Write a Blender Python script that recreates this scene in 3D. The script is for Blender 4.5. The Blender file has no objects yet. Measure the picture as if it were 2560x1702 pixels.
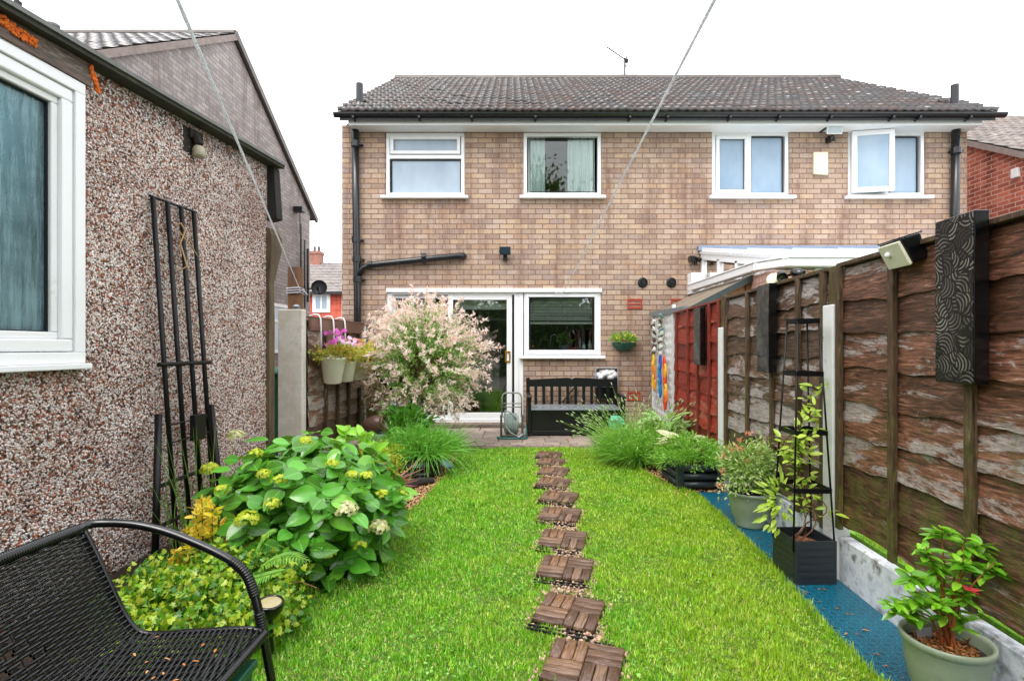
import bpy, math, random
import numpy as np
from mathutils import Vector, Matrix
random.seed(11)
rng = np.random.default_rng(11)
scene = bpy.context.scene
COL = scene.collection
# camera numbers: the photograph is 2560 px wide, focal length 1310 px, horizon at row 868, lens 1.28 m above the lawn
F, CX, HY, H = 1310.0, 1280.0, 868.0, 1.28
def at(px, py, Y): return Vector(((px - CX) / F * Y, Y, H + (HY - py) / F * Y))
def V3(*a): return Vector(a)
R = random.uniform

# ---------------------------------------------------------------- mesh helpers
class MB:
    def __init__(s): s.v = []; s.f = []; s.M = None
    def add(s, vs, fs):
        o = len(s.v)
        for v in vs:
            v = Vector(v)
            if s.M is not None: v = s.M @ v
            s.v.append(v)
        for f in fs: s.f.append(tuple(i + o for i in f))
        return s
    def box(s, x0, y0, z0, x1, y1, z1):
        if x0 > x1: x0, x1 = x1, x0
        if y0 > y1: y0, y1 = y1, y0
        if z0 > z1: z0, z1 = z1, z0
        return s.add([(x0,y0,z0),(x1,y0,z0),(x1,y1,z0),(x0,y1,z0),(x0,y0,z1),(x1,y0,z1),(x1,y1,z1),(x0,y1,z1)],
              [(0,3,2,1),(4,5,6,7),(0,1,5,4),(1,2,6,5),(2,3,7,6),(3,0,4,7)])
    def hexa(s, p):   # eight corners, bottom ring then top ring
        return s.add(p, [(0,3,2,1),(4,5,6,7),(0,1,5,4),(1,2,6,5),(2,3,7,6),(3,0,4,7)])
    def beam(s, a, b, w, h, up=(0,0,1)):
        a, b = Vector(a), Vector(b); d = (b - a).normalized(); u = Vector(up)
        x = d.cross(u).normalized(); u = x.cross(d).normalized()
        x *= w / 2; u *= h / 2
        return s.hexa([a-x-u, a+x-u, b+x-u, b-x-u, a-x+u, a+x+u, b+x+u, b-x+u])
    def quad(s, a, b, c, d): return s.add([a,b,c,d], [(0,1,2,3)])
    def tube(s, pts, r, seg=8, cap=True):
        pts = [Vector(p) for p in pts]; n = len(pts)
        rs = r if isinstance(r, (list, tuple)) else [r] * n
        t0 = (pts[1] - pts[0]).normalized()
        a = Vector((0,0,1)) if abs(t0.z) < .9 else Vector((1,0,0))
        u = t0.cross(a).normalized(); vs = []
        for i, p in enumerate(pts):
            t = (pts[min(i+1, n-1)] - pts[max(i-1, 0)])
            t = t.normalized() if t.length > 1e-9 else t0
            u = (u - t * u.dot(t)); u = u.normalized() if u.length > 1e-6 else t.orthogonal().normalized()
            w = t.cross(u)
            for k in range(seg):
                an = 2 * math.pi * k / seg
                vs.append(p + (u * math.cos(an) + w * math.sin(an)) * rs[i])
        fs = []
        for i in range(n - 1):
            for k in range(seg):
                k2 = (k + 1) % seg
                fs.append((i*seg+k, i*seg+k2, (i+1)*seg+k2, (i+1)*seg+k))
        if cap:
            fs.append(tuple(range(seg-1, -1, -1))); fs.append(tuple((n-1)*seg + k for k in range(seg)))
        return s.add(vs, fs)
    def lathe(s, prof, c=(0,0,0), seg=32, cap0=True, cap1=False, axis=None):
        c = Vector(c); vs = []
        Q = Vector((0,0,1)).rotation_difference(Vector(axis)).to_matrix() if axis is not None else Matrix.Identity(3)
        for r, z in prof:
            for k in range(seg):
                an = 2 * math.pi * k / seg
                vs.append(c + Q @ Vector((r * math.cos(an), r * math.sin(an), z)))
        fs = []
        for i in range(len(prof) - 1):
            for k in range(seg):
                k2 = (k + 1) % seg
                fs.append((i*seg+k, i*seg+k2, (i+1)*seg+k2, (i+1)*seg+k))
        if cap0: fs.append(tuple(range(seg-1, -1, -1)))
        if cap1: fs.append(tuple((len(prof)-1)*seg + k for k in range(seg)))
        return s.add(vs, fs)
    def prism(s, poly, ext):    # poly: 3-D ring, ext: extrusion vector
        n = len(poly); e = Vector(ext); p = [Vector(q) for q in poly]
        return s.add(p + [q + e for q in p], [tuple(range(n-1,-1,-1)), tuple(range(n, 2*n))] + [(i,(i+1)%n,n+(i+1)%n,n+i) for i in range(n)])

def wloc(o):
    v = Vector((0,0,0))
    while o is not None: v = v + o.location; o = o.parent
    return v
def tag(o, label, cat, group=None):
    o['label'] = label; o['category'] = cat
    if group: o['group'] = group
    return o
def kind(o, k): o['kind'] = k; return o
def thing(name, label, cat, loc=(0,0,0), group=None, rz=0):
    o = bpy.data.objects.new(name, None); COL.objects.link(o)
    o.empty_display_size = .1; o.location = loc; o.rotation_euler = (0,0,rz)
    return tag(o, label, cat, group)
def finish(name, me, m, parent, loc, smooth, bevel):
    me.materials.append(m)
    if smooth: me.polygons.foreach_set('use_smooth', [True] * len(me.polygons))
    o = bpy.data.objects.new(name, me); COL.objects.link(o)
    if parent is not None: o.parent = parent
    if loc is not None: o.location = loc
    if bevel:
        b = o.modifiers.new('bevel', 'BEVEL'); b.width = bevel; b.segments = 2; b.limit_method = 'ANGLE'; b.angle_limit = math.radians(40)
    return o
def obj(name, mb, m, parent=None, smooth=False, bevel=0, loc=None, local=False):
    off = Vector((0,0,0))
    if not local: off = wloc(parent) + (Vector(loc) if loc is not None else Vector((0,0,0)))
    me = bpy.data.meshes.new(name)
    me.from_pydata([tuple(v - off) for v in mb.v], [], mb.f); me.update()
    return finish(name, me, m, parent, loc, smooth, bevel)
def norm(a): return a / np.maximum(np.linalg.norm(a, axis=-1, keepdims=True), 1e-9)
def npmesh(name, V, idx, totals, m, parent=None, smooth=False, uv=None, loc=None):
    off = np.array(wloc(parent) + (Vector(loc) if loc is not None else Vector((0,0,0))))
    me = bpy.data.meshes.new(name)
    me.vertices.add(len(V)); me.vertices.foreach_set('co', (V - off).astype(np.float32).ravel())
    me.loops.add(len(idx)); me.loops.foreach_set('vertex_index', idx.astype(np.int32))
    me.polygons.add(len(totals))
    st = np.concatenate([[0], np.cumsum(totals)[:-1]]).astype(np.int32)
    me.polygons.foreach_set('loop_start', st); me.polygons.foreach_set('loop_total', totals.astype(np.int32))
    if uv is not None:
        l = me.uv_layers.new(name='UVMap'); l.data.foreach_set('uv', uv.astype(np.float32).ravel())
    me.update(calc_edges=True); me.validate()
    return finish(name, me, m, parent, loc, smooth, 0)
def scatter(name, tpl, P, D, N, L, W, m, parent=None, smooth=False, loc=None, T=None):
    """n copies of a small leaf-shaped template in ONE mesh"""
    tv, tf = tpl; n = len(P); k = len(tv)
    D = norm(D); S = norm(np.cross(D, N)); N = np.cross(S, D)
    L = np.broadcast_to(L, (n,)).reshape(n,1,1); W = np.broadcast_to(W, (n,)).reshape(n,1,1)
    T = L if T is None else np.broadcast_to(T, (n,)).reshape(n,1,1)
    V = P[:,None,:] + tv[None,:,0:1]*L*D[:,None,:] + tv[None,:,1:2]*W*S[:,None,:] + tv[None,:,2:3]*T*N[:,None,:]
    fl = np.concatenate([np.array(f) for f in tf]); ft = np.array([len(f) for f in tf])
    idx = (fl[None,:] + (np.arange(n)*k)[:,None]).ravel()
    uv = np.tile(np.stack([tv[fl,0], tv[fl,1]+.5], 1), (n,1))
    return npmesh(name, V.reshape(-1,3), idx, np.tile(ft, n), m, parent, smooth, uv, loc)
T_RHOMB = (np.array([(0,0,0),(.42,-.5,.1),(1,0,-.06),(.42,.5,.1)]), [(0,1,2),(0,2,3)])
T_LONG = (np.array([(0,0,0),(.3,-.5,.05),(.3,.5,.05),(.7,-.42,-.02),(.7,.42,-.02),(1,0,-.12),(.3,0,.01),(.7,0,-.06)]),
          [(0,1,6),(0,6,2),(1,3,7,6),(6,7,4,2),(3,5,7),(7,5,4)])
def _ovate():
    us = [.0,.06,.2,.38,.58,.76,.9,1.]; hw = [.04,.24,.43,.5,.46,.33,.16,0]
    v = []; f = []
    for u, h in zip(us, hw):
        w = -.20*u*u; v += [(u,-h,w+.10*h),(u,-h*.5,w+.05*h),(u,0,w-.015),(u,h*.5,w+.05*h),(u,h,w+.10*h)]
    for i in range(len(us)-1):
        for j in range(4): f.append((i*5+j,i*5+j+1,(i+1)*5+j+1,(i+1)*5+j))
    return np.array(v), f
T_OVATE = _ovate()
_h = [(0,0),(.02,.3),(.22,.55),(.34,.28),(.62,.42),(.66,.16),(1,0)]
_iv = [(u,v,.0 if 0<u<1 else -.05) for u,v in _h] + [(u,-v,0) for u,v in _h[5:0:-1]] + [(.38,0,.07)]
T_IVY = (np.array(_iv), [(i,(i+1)%12,12) for i in range(12)])
T_BLADE = (np.array([(0,-.5,0),(0,.5,0),(.55,-.42,.1),(.55,.42,.1),(1,0,.38)]), [(0,2,3,1),(2,4,3)])
def _petals(n):
    v = [(0,0,0)]; f = []
    for i in range(n):
        a = 2*math.pi*i/n; d = math.pi/n*.92
        b = len(v)
        v += [(.32*math.cos(a-d),.32*math.sin(a-d),.05),(.5*math.cos(a-d*.5),.5*math.sin(a-d*.5),.0),(.5*math.cos(a+d*.5),.5*math.sin(a+d*.5),.0),(.32*math.cos(a+d),.32*math.sin(a+d),.05)]
        f.append((0,b,b+1,b+2,b+3))
    return np.array(v), f
T_FLORET = _petals(4); T_FLOWER = _petals(5)
def _ico():
    p = (1+5**.5)/2
    v = np.array([(-1,p,0),(1,p,0),(-1,-p,0),(1,-p,0),(0,-1,p),(0,1,p),(0,-1,-p),(0,1,-p),(p,0,-1),(p,0,1),(-p,0,-1),(-p,0,1)])/ (2*math.sqrt(1+p*p))
    f = [(0,11,5),(0,5,1),(0,1,7),(0,7,10),(0,10,11),(1,5,9),(5,11,4),(11,10,2),(10,7,6),(7,1,8),(3,9,4),(3,4,2),(3,2,6),(3,6,8),(3,8,9),(4,9,5),(2,4,11),(6,2,10),(8,6,7),(9,8,1)]
    return v, f
T_STONE = _ico()
def rdir(n): return norm(rng.normal(size=(n,3)))
def perp(D):
    return np.cross(norm(D), norm(rng.normal(size=D.shape)))
def clumps(c, rad, nc, per, spread, zmin=-.3, lo=.55):
    """points gathered in uneven clumps over an ellipsoid, and the direction outward at each"""
    d = rdir(nc*3); d = d[d[:,2] > zmin][:nc]
    cc = d * rng.uniform(lo, 1.0, (len(d),1))
    p = np.repeat(cc, per, 0) + rng.normal(size=(len(cc)*per,3)) * spread * rng.uniform(.6,1.3,(len(cc),1)).repeat(per,0)
    return np.array(c) + p*np.array(rad), norm(p)
def blades(name, c, n, length, spread, width, m, parent, up=.55, droop=.5, base=.06, bias=(0,0,0), seg=5):
    """long thin arching stems / strap leaves growing out of a common foot; returns tip points"""
    c = np.array(c); a = rng.uniform(0, 2*math.pi, n); t = rng.uniform(0,1,n)**.6*spread
    d = np.stack([np.cos(a)*t, np.sin(a)*t, np.full(n, up)+rng.uniform(-.1,.25,n)],1) + np.array(bias); d = norm(d)
    L = rng.uniform(length[0], length[1], n)
    foot = c + np.stack([np.cos(a), np.sin(a), 0*a],1)*base*rng.uniform(0,1,(n,1))**.5
    us = np.linspace(0,1,seg)
    side = norm(np.cross(d, rng.normal(size=(n,3))))
    dr = rng.uniform(.4,1.2,n)*droop
    ctr = foot[:,None,:] + d[:,None,:]*us[None,:,None]*L[:,None,None] - np.array([0,0,1.])*(us**2)[None,:,None]*(dr*L)[:,None,None]*.5 + (rng.normal(size=(n,3))*.05)[:,None,:]*(us**2)[None,:,None]
    w = (width*(1-us**2*.85))[None,:,None]*rng.uniform(.7,1.3,n)[:,None,None]
    V = np.stack([ctr - side[:,None,:]*w/2, ctr + side[:,None,:]*w/2], 2).reshape(-1,3)
    k = 2*seg; f = np.array([[2*i,2*i+2,2*i+3,2*i+1] for i in range(seg-1)]).ravel()
    idx = (f[None,:] + (np.arange(n)*k)[:,None]).ravel()
    uv = np.tile(np.stack([(f//2)/(seg-1), (f%2)*1.0],1),(n,1))
    o = npmesh(name, V, idx, np.full(n*(seg-1),4), m, parent, False, uv)
    return ctr, d
# ---------------------------------------------------------------- material helpers
def S(h):
    h = h.lstrip('#'); c = [int(h[i:i+2],16)/255 for i in (0,2,4)]
    return tuple((x/12.92 if x <= .04045 else ((x+.055)/1.055)**2.4) for x in c) + (1,)
class G:
    def __init__(s, name):
        s.m = bpy.data.materials.new(name); s.m.use_nodes = True; s.t = s.m.node_tree; s.t.nodes.clear()
        s.out = s.t.nodes.new('ShaderNodeOutputMaterial'); s.tc = s.t.nodes.new('ShaderNodeTexCoord')
    def n(s, typ, props=None, **inp):
        nd = s.t.nodes.new('ShaderNode' + typ)
        for k, v in (props or {}).items(): setattr(nd, k, v)
        for k, v in inp.items():
            k2 = int(k[1:]) if k[0] == '_' else k.replace('_', ' ')
            s.set(nd.inputs[k2], v)
        return nd
    def set(s, sock, v):
        if isinstance(v, bpy.types.NodeSocket): s.t.links.new(v, sock)
        else: sock.default_value = v
    def math(s, op, a, b=0.0, c=0.0): return s.n('Math', {'operation': op}, _0=a, _1=b, _2=c).outputs[0]
    def mix(s, f, a, b, blend='MIX'):
        return s.n('Mix', {'data_type': 'RGBA', 'blend_type': blend}, _0=f, _6=a, _7=b).outputs[2]
    def ramp(s, f, stops, interp='LINEAR'):
        nd = s.n('ValToRGB', None, Fac=f); cr = nd.color_ramp; cr.interpolation = interp
        while len(cr.elements) < len(stops): cr.elements.new(.5)
        for e, (p, c) in zip(cr.elements, stops): e.position = p; e.color = c if len(c) == 4 else c + (1,)
        return nd.outputs[0]
    def map(s, scale=(1,1,1), rot=(0,0,0), loc=(0,0,0), src='Object'):
        return s.n('Mapping', None, Vector=s.tc.outputs[src], Scale=scale, Rotation=rot, Location=loc).outputs[0]
    def noise(s, vec, scale, detail=4, rough=.6, dist=0.0):
        return s.n('TexNoise', None, Vector=vec, Scale=scale, Detail=detail, Roughness=rough, Distortion=dist).outputs['Fac']
    def bump(s, h, strength=.5, dist=.01, nrm=None):
        nd = s.n('Bump', None, Height=h, Strength=strength, Distance=dist)
        if nrm is not None: s.set(nd.inputs['Normal'], nrm)
        return nd.outputs[0]
    def island(s): return s.n('NewGeometry').outputs['Random Per Island']
    def objrand(s): return s.n('ObjectInfo').outputs['Random']
    def pbr(s, col, rough=.6, nrm=None, spec=.5, metal=0.0, coat=0.0, crough=.1):
        b = s.n('BsdfPrincipled', None, Base_Color=col, Roughness=rough, Metallic=metal)
        b.inputs['Specular IOR Level'].default_value = spec
        s.set(b.inputs['Coat Weight'], coat); b.inputs['Coat Roughness'].default_value = crough
        if nrm is not None: s.set(b.inputs['Normal'], nrm)
        return b.outputs[0]
    def done(s, sh): s.t.links.new(sh, s.out.inputs['Surface']); return s.m
def grey(f): return (f,f,f,1)
def mul(c, f): return (min(1,c[0]*f), min(1,c[1]*f), min(1,c[2]*f), 1)
def M(name, col, rough=.55, var=.2, vs=6, bump=.0, bs=60, spec=.5, metal=0.0, stretch=(1,1,1), cols=None, island=0.0, coat=0.0, dirt=None, dirt_s=3, dirt_t=(.52,.68)):
    """general weathered surface: two scales of colour variation, optional dirt patches with a shape of their own, fine bump"""
    g = G(name); c = S(col) if isinstance(col, str) else col; v = g.map(stretch)
    n1 = g.noise(v, vs, 6, .65)
    stops = [(.28, mul(c,1-var)), (.5, c), (.72, mul(c,1+var))] if cols is None else [(.25+.5*i/(len(cols)-1), S(x)) for i, x in enumerate(cols)]
    k = g.ramp(n1, stops)
    if island:
        k = g.mix(1.0, k, g.ramp(g.island(), [(0, grey(1-island)), (1, grey(1+island))]), 'MULTIPLY')
    if dirt:
        d = g.ramp(g.noise(g.map(stretch, loc=(3,5,1)), dirt_s, 8, .7), [(dirt_t[0], grey(0)), (dirt_t[1], grey(1))])
        k = g.mix(d, k, S(dirt))
    nr = None
    if bump: nr = g.bump(g.noise(v, bs, 5, .7), bump, .006)
    ro = g.math('MULTIPLY_ADD', g.noise(v, vs*2.3, 4), .25, rough-.12)
    return g.done(g.pbr(k, ro, nr, spec, metal, coat))
def FOL(name, cols, rough=.38, transl=.3, vein=None, tip=None, spec=.5, pale=False):
    """leaves: colour by leaf, thin light through them"""
    g = G(name); n = len(cols)
    k = g.ramp(g.island(), [(i/max(1,n-1), S(c)) for i, c in enumerate(cols)])
    k = g.mix(g.math('MULTIPLY', g.noise(g.map(), 9, 3), .5), k, S(cols[-1]), 'MIX')
    if vein or tip:
        uv = g.n('SeparateXYZ', None, Vector=g.tc.outputs['UV'])
        if vein:
            a = g.math('ABSOLUTE', g.math('SUBTRACT', uv.outputs[1], .5))
            rib = g.math('LESS_THAN', a, .028)
            w = g.math('SINE', g.math('MULTIPLY', g.math('SUBTRACT', uv.outputs[0], g.math('MULTIPLY', a, .7)), 46.0))
            sv = g.math('MULTIPLY', g.math('GREATER_THAN', w, .86), .55)
            k = g.mix(g.math('MAXIMUM', rib, sv), k, S(vein))
        if tip:
            k = g.mix(g.ramp(uv.outputs[0], [(.7, grey(0)), (.95, grey(.9))]), k, S(tip))
    p = g.pbr(k, rough, None, spec)
    tr = g.n('BsdfTranslucent', None, Color=k if pale else g.mix(.35, k, (.55,.75,.08,1), 'MIX')).outputs[0]
    return g.done(g.n('MixShader', None, _0=transl, _1=p, _2=tr).outputs[0])
def BRICK(name, cols, mortar, axis='X', bw=.2235, bh=.0792, joint=.011, rough=.75, wet=.1, dark=None, off=(0,0)):
    """stretcher-bond brickwork in real metres; each brick takes its own colour"""
    g = G(name); sp = g.n('SeparateXYZ', None, Vector=g.tc.outputs['Object']).outputs
    h = g.math('ADD', sp[0] if axis == 'X' else sp[1], 50+off[0]); z = g.math('ADD', sp[2], 20+off[1])
    wob = g.math('MULTIPLY', g.math('SUBTRACT', g.noise(g.map(), 22, 3), .5), .012)
    h = g.math('ADD', h, wob); z = g.math('ADD', z, g.math('MULTIPLY', wob, .7))
    vz = g.math('DIVIDE', z, bh); row = g.math('FLOOR', vz)
    u = g.math('ADD', g.math('DIVIDE', h, bw), g.math('MULTIPLY', g.math('FLOORED_MODULO', row, 2.0), .5))
    cell = g.math('FLOOR', u); fu = g.math('FRACT', u); fz = g.math('FRACT', vz)
    du = g.math('MULTIPLY', g.math('MINIMUM', fu, g.math('SUBTRACT', 1.0, fu)), bw)
    dz = g.math('MULTIPLY', g.math('MINIMUM', fz, g.math('SUBTRACT', 1.0, fz)), bh)
    d = g.math('MINIMUM', du, dz)
    mk = g.ramp(d, [(joint*.36, grey(0)), (joint*.75, grey(1))])
    cv = g.n('CombineXYZ', None, X=cell, Y=row).outputs[0]
    wn = g.n('TexWhiteNoise', {'noise_dimensions': '2D'}, Vector=cv).outputs
    n = len(cols)
    k = g.ramp(wn['Value'], [(i/n, S(c)) for i, c in enumerate(cols)], 'CONSTANT')
    k = g.mix(.3, k, g.ramp(g.noise(g.map(), 1.3, 5), [(.3, S(cols[0])), (.7, S(cols[-1]))]))
    k = g.mix(1.0, k, g.ramp(g.noise(g.map((1,1,2.2)), 24, 6, .78), [(.25, grey(.6)), (.5, grey(1)), (.75, grey(1.32))]), 'MULTIPLY')
    st = g.ramp(g.noise(g.map((1,1,.6)), .9, 7, .65), [(.56, grey(0)), (.74, grey(.55))])
    k = g.mix(st, k, g.mix(.6, k, S(dark or cols[-1]), 'MULTIPLY'))
    k = g.mix(1.0, k, g.ramp(g.noise(g.map((1,1,.13)), 3.2, 7, .72), [(.34, S('#c9b6b0')), (.5, grey(1)), (.7, grey(1.1))]), 'MULTIPLY')
    k = g.mix(mk, S(mortar), k)
    hgt = g.math('ADD', g.math('MULTIPLY', mk, .8), g.math('MULTIPLY', g.noise(g.map(), 60, 4), .35))
    return g.done(g.pbr(k, g.math('MULTIPLY_ADD', g.noise(g.map(), 7), .3, rough-.15), g.bump(hgt, .55, .007)))
STONES = ['#faf6f5','#efe6e4','#f5f0ee','#e6dcd6','#fbf8f6','#cdb8ac','#dcc3b2','#a5715a','#f7f2f0','#c59c84','#84503c','#f0e8e4','#b5a6a0','#c4693f','#f2ecea','#5a3c32','#dccdc4','#f8f4f2','#2c1f1a','#93492c','#f3ece8']
def PEBBLE(name):
    """dashed render: angular stone chips pressed into a dark coat"""
    g = G(name); vo = {}
    v = g.n('Mapping', None, Vector=g.n('VectorMath', {'operation':'ADD'}, _0=g.tc.outputs['Object'], _1=g.n('VectorMath', {'operation':'SCALE'}, _0=g.n('TexNoise', None, Vector=g.map(), Scale=60, Detail=2).outputs['Color'], Scale=.012).outputs[0]).outputs[0], Scale=(1,1,1.12)).outputs[0]
    a = g.n('TexVoronoi', {'feature':'F1'}, Vector=v, Scale=74, Randomness=1.0)
    e = g.n('TexVoronoi', {'feature':'DISTANCE_TO_EDGE'}, Vector=v, Scale=74, Randomness=1.0).outputs['Distance']
    rnd = g.n('SeparateColor', None, Color=a.outputs['Color']).outputs
    stones = STONES
    k = g.ramp(rnd[0], [(i/len(stones), S(c)) for i, c in enumerate(stones)], 'CONSTANT')
    big = g.ramp(g.noise(g.map(), 1.6, 5), [(.35, grey(.78)), (.65, grey(1.1))])
    k = g.mix(1.0, k, big, 'MULTIPLY')
    gap = g.ramp(e, [(.02, grey(0)), (.13, grey(1))])
    gone = g.math('GREATER_THAN', rnd[1], .10)
    k = g.mix(g.math('MULTIPLY', gap, gone), S('#54423a'), k)
    hgt = g.math('MULTIPLY', g.math('POWER', e, .5), g.math('MULTIPLY_ADD', rnd[2], .8, .4))
    hgt = g.math('MULTIPLY', hgt, gone)
    return g.done(g.pbr(k, .34, g.bump(hgt, .7, .014), .5))
def FENCE(name, dark, mid, pale, red, amount=.5, moss='#5c6128', axis='y', k2=1.0):
    """waney-edge boards: grain along the board, flaking pale patches, moss low down"""
    g = G(name); off = g.n('CombineXYZ', None, X=0, Y=g.math('MULTIPLY', g.island(), 37.0), Z=g.math('MULTIPLY', g.island(), 11.0)).outputs[0]
    v0 = g.n('VectorMath', {'operation':'ADD'}, _0=g.tc.outputs['Object'], _1=off).outputs[0]
    st = (1,.14,1.6) if axis == 'y' else (1.4,1,.14)
    v = g.n('Mapping', None, Vector=v0, Scale=st).outputs[0]
    gr = g.noise(v, 34, 6, .72, 1.2)
    k = g.ramp(gr, [(.32, S(dark)), (.48, S(mid)), (.6, S(red)), (.74, S(pale))])
    isl = g.ramp(g.island(), [(0, grey(.6)), (.5, grey(1)), (1, grey(1.7))])
    k = g.mix(1.0, k, isl, 'MULTIPLY')
    stp = (1,.33,1.25) if axis == 'y' else (1,1,.35)
    p = g.noise(g.n('Mapping', None, Vector=v0, Scale=stp).outputs[0], 4.2, 9, .74, .6)
    p = g.math('ADD', p, g.math('MULTIPLY', g.math('SUBTRACT', g.island(), .5), .22))
    t = .62 - .12*amount
    pm = g.ramp(p, [(t, grey(0)), (t+.035, grey(1))])
    fl = g.ramp(g.noise(v0, 46, 5, .8), [(.3, grey(.35)), (.52, grey(1))])
    pcol = g.ramp(g.noise(v, 22, 5, .7), [(.3, mul(S(pale),.5)), (.5, S(pale)), (.75, mul(S(pale),1.15))])
    k = g.mix(g.math('MULTIPLY', pm, fl), k, pcol)
    z = g.n('SeparateXYZ', None, Vector=g.tc.outputs['Object']).outputs[2]
    ms = g.ramp(g.math('ADD', g.math('MULTIPLY', g.noise(v0, 7, 7, .75), .8), g.math('MULTIPLY', z, -.17)), [(.33, grey(0)), (.46, grey(.65))])
    k = g.mix(ms, k, S(moss))
    k = g.mix(1.0, k, g.ramp(g.noise(v, 90, 4, .8), [(.3, grey(.45)), (.55, grey(1.05)), (.75, grey(1.6))]), 'MULTIPLY')
    nr = g.bump(g.math('ADD', g.noise(v, 60, 5, .75), g.math('MULTIPLY', pm, .25)), .7, .006)
    return g.done(g.pbr(k, g.math('MULTIPLY_ADD', gr, .35, .34), nr, .45))
def TILEROOF(name, base, moss, pale, amt=.5):
    g = G(name); v = g.map()
    k = g.ramp(g.noise(v, 5, 6, .7), [(.3, mul(S(base),.65)), (.5, S(base)), (.7, S(pale))])
    m = g.math('MULTIPLY', g.ramp(g.noise(v, 2.1, 6, .7), [(.48-.1*amt, grey(0)), (.66, grey(1))]), g.ramp(g.noise(v, 26, 5, .75), [(.46, grey(0)), (.6, grey(1))]))
    k = g.mix(m, k, S(moss))
    r = g.math('MULTIPLY_ADD', m, .5, .3)
    return g.done(g.pbr(k, r, g.bump(g.noise(v, 45, 4, .7), .12, .005), 1.0))
def GLASS(name, tint='#ffffff', refl=1.0):
    g = G(name); fr = g.n('Fresnel', None, IOR=1.5).outputs[0]
    f = g.math('MINIMUM', g.math('MULTIPLY', fr, 1.9*refl), 1.0)
    tr = g.n('BsdfTransparent', None, Color=S(tint)).outputs[0]
    gl = g.n('BsdfGlossy', None, Color=(1,1,1,1), Roughness=.015).outputs[0]
    return g.done(g.n('MixShader', None, _0=f, _1=tr, _2=gl).outputs[0])
def OBSCURE(name, c1, c2):
    g = G(name); n = g.noise(g.map(), 130, 3, .6)
    k = g.ramp(g.noise(g.map((1,1,.5)), 1.7, 3), [(.3, S(c1)), (.7, S(c2))])  # pale blue-grey base colour stands in for the reflected sky
    return g.done(g.pbr(k, .22, g.bump(n, .35, .004), .5))
def STEAMY(name):
    """condensation run down the inside of a pane"""
    g = G(name); v = g.map((1,1,.07)); n = g.noise(v, 42, 6, .7)
    z = g.noise(g.map((.3,.3,1.6)), 2.4, 3)
    f = g.ramp(g.math('ADD', g.math('MULTIPLY', n, .7), g.math('MULTIPLY', z, .45)), [(.44, grey(.06)), (.78, grey(.62))])
    d = g.noise(g.map(), 160, 2)
    f = g.math('MAXIMUM', f, g.math('MULTIPLY', g.math('GREATER_THAN', d, .68), .35))
    tr = g.n('BsdfTransparent', None, Color=S('#9fd4dc')).outputs[0]
    df = g.n('BsdfDiffuse', None, Color=S('#9cc3cc')).outputs[0]
    a = g.n('MixShader', None, _0=f, _1=tr, _2=df).outputs[0]
    gl = g.n('BsdfGlossy', None, Roughness=.05, Normal=g.bump(d, .3, .003)).outputs[0]
    return g.done(g.n('MixShader', None, _0=g.math('MINIMUM', g.math('MULTIPLY', g.n('Fresnel', None, IOR=1.5).outputs[0], 1.2), 1.0), _1=a, _2=gl).outputs[0])

m_upvc = M('white_upvc', '#eef0f2', .32, .03, 3)
m_upvc_d = M('white_upvc_weathered', '#e2e4e4', .42, .06, 4, dirt='#a9a9a2', dirt_s=5, dirt_t=(.6,.8))
m_gasket = M('black_gasket', '#15171a', .5, .1)
m_black_pipe = M('black_pipe', '#16181c', .3, .2, 9, spec=.6)
m_black_metal = M('black_metal', '#07080a', .45, .25, 12, bump=.15, bs=90, spec=.35, dirt='#33211a', dirt_s=7, dirt_t=(.68,.8))
m_black_plastic = M('black_plastic', '#0b0d10', .4, .2, 8)
m_grey_metal = M('grey_metal', '#8f959b', .35, .15, 8, metal=.8)
m_concrete = M('pitted_concrete', '#aca79b', .8, .16, 5, bump=.5, bs=70, cols=['#b8b2a6','#dedad2','#cdc6b8','#e8e5de'], dirt='#5d594f', dirt_s=28, dirt_t=(.66,.74))
m_white_post = M('flaking_white_paint', '#dfe0df', .6, .06, 5, bump=.4, bs=40, dirt='#7c625a', dirt_s=5.5, dirt_t=(.63,.66), stretch=(1,1,.5))
m_gravel_board = M('stained_white_board', '#c3c4c6', .6, .12, 7, bump=.5, bs=50, cols=['#3f4045','#8d9096','#c9ccd2','#e2e4e8','#7d7a76','#4a433c'], dirt='#4b3a2a', dirt_s=4, dirt_t=(.55,.7))
m_soil = M('dark_soil', '#2a1c13', .9, .4, 30, bump=1.0, bs=70, cols=['#120b07','#2e1e14','#3d2818'])
m_glass = GLASS('clear_glass')
m_glass_b = GLASS('door_glass', '#eef3f3', 1.4)
m_obscure = OBSCURE('obscured_glass', '#8fa2b4', '#b2c2d0')
m_obscure_b = OBSCURE('obscured_glass_blue', '#7f9ab4', '#a1b6c9')
m_steamy = STEAMY('steamy_glass')
m_brick = BRICK('buff_brick', ['#ab9585','#9f8979','#b39b86','#a48b78','#998171','#b89e83','#a78f7e','#8d7264','#ae9786','#9b8578','#ac8e74','#b49f90','#95827a','#b6a08b'], '#765a4d', 'X', dark='#6e5648')
m_brick_s = BRICK('buff_brick_side', ['#b8937f','#a07c6b','#bd9a82','#a5806f','#94705f','#c3a387','#b08b79','#8b6a5c'], '#7d6455', 'Y', dark='#6e5648')
m_brick_g = BRICK('grey_brick', ['#a09895','#928b88','#a89f9b','#9a928f','#8b8583','#aea5a1','#9e9694','#85807e'], '#77716f', 'Y', rough=.65)
m_brick_r = BRICK('red_brick', ['#b8614b','#a04f3e','#c46d55','#ae5a46','#8f4438','#bb6650','#a5523f','#c77a62'], '#c8aa98', 'Y', dark='#6b3a30')
m_brick_o = BRICK('orange_brick', ['#d25a44','#c24f3c','#da6850','#cc5541'], '#b57a68', 'X', bw=.4, bh=.16)
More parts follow.
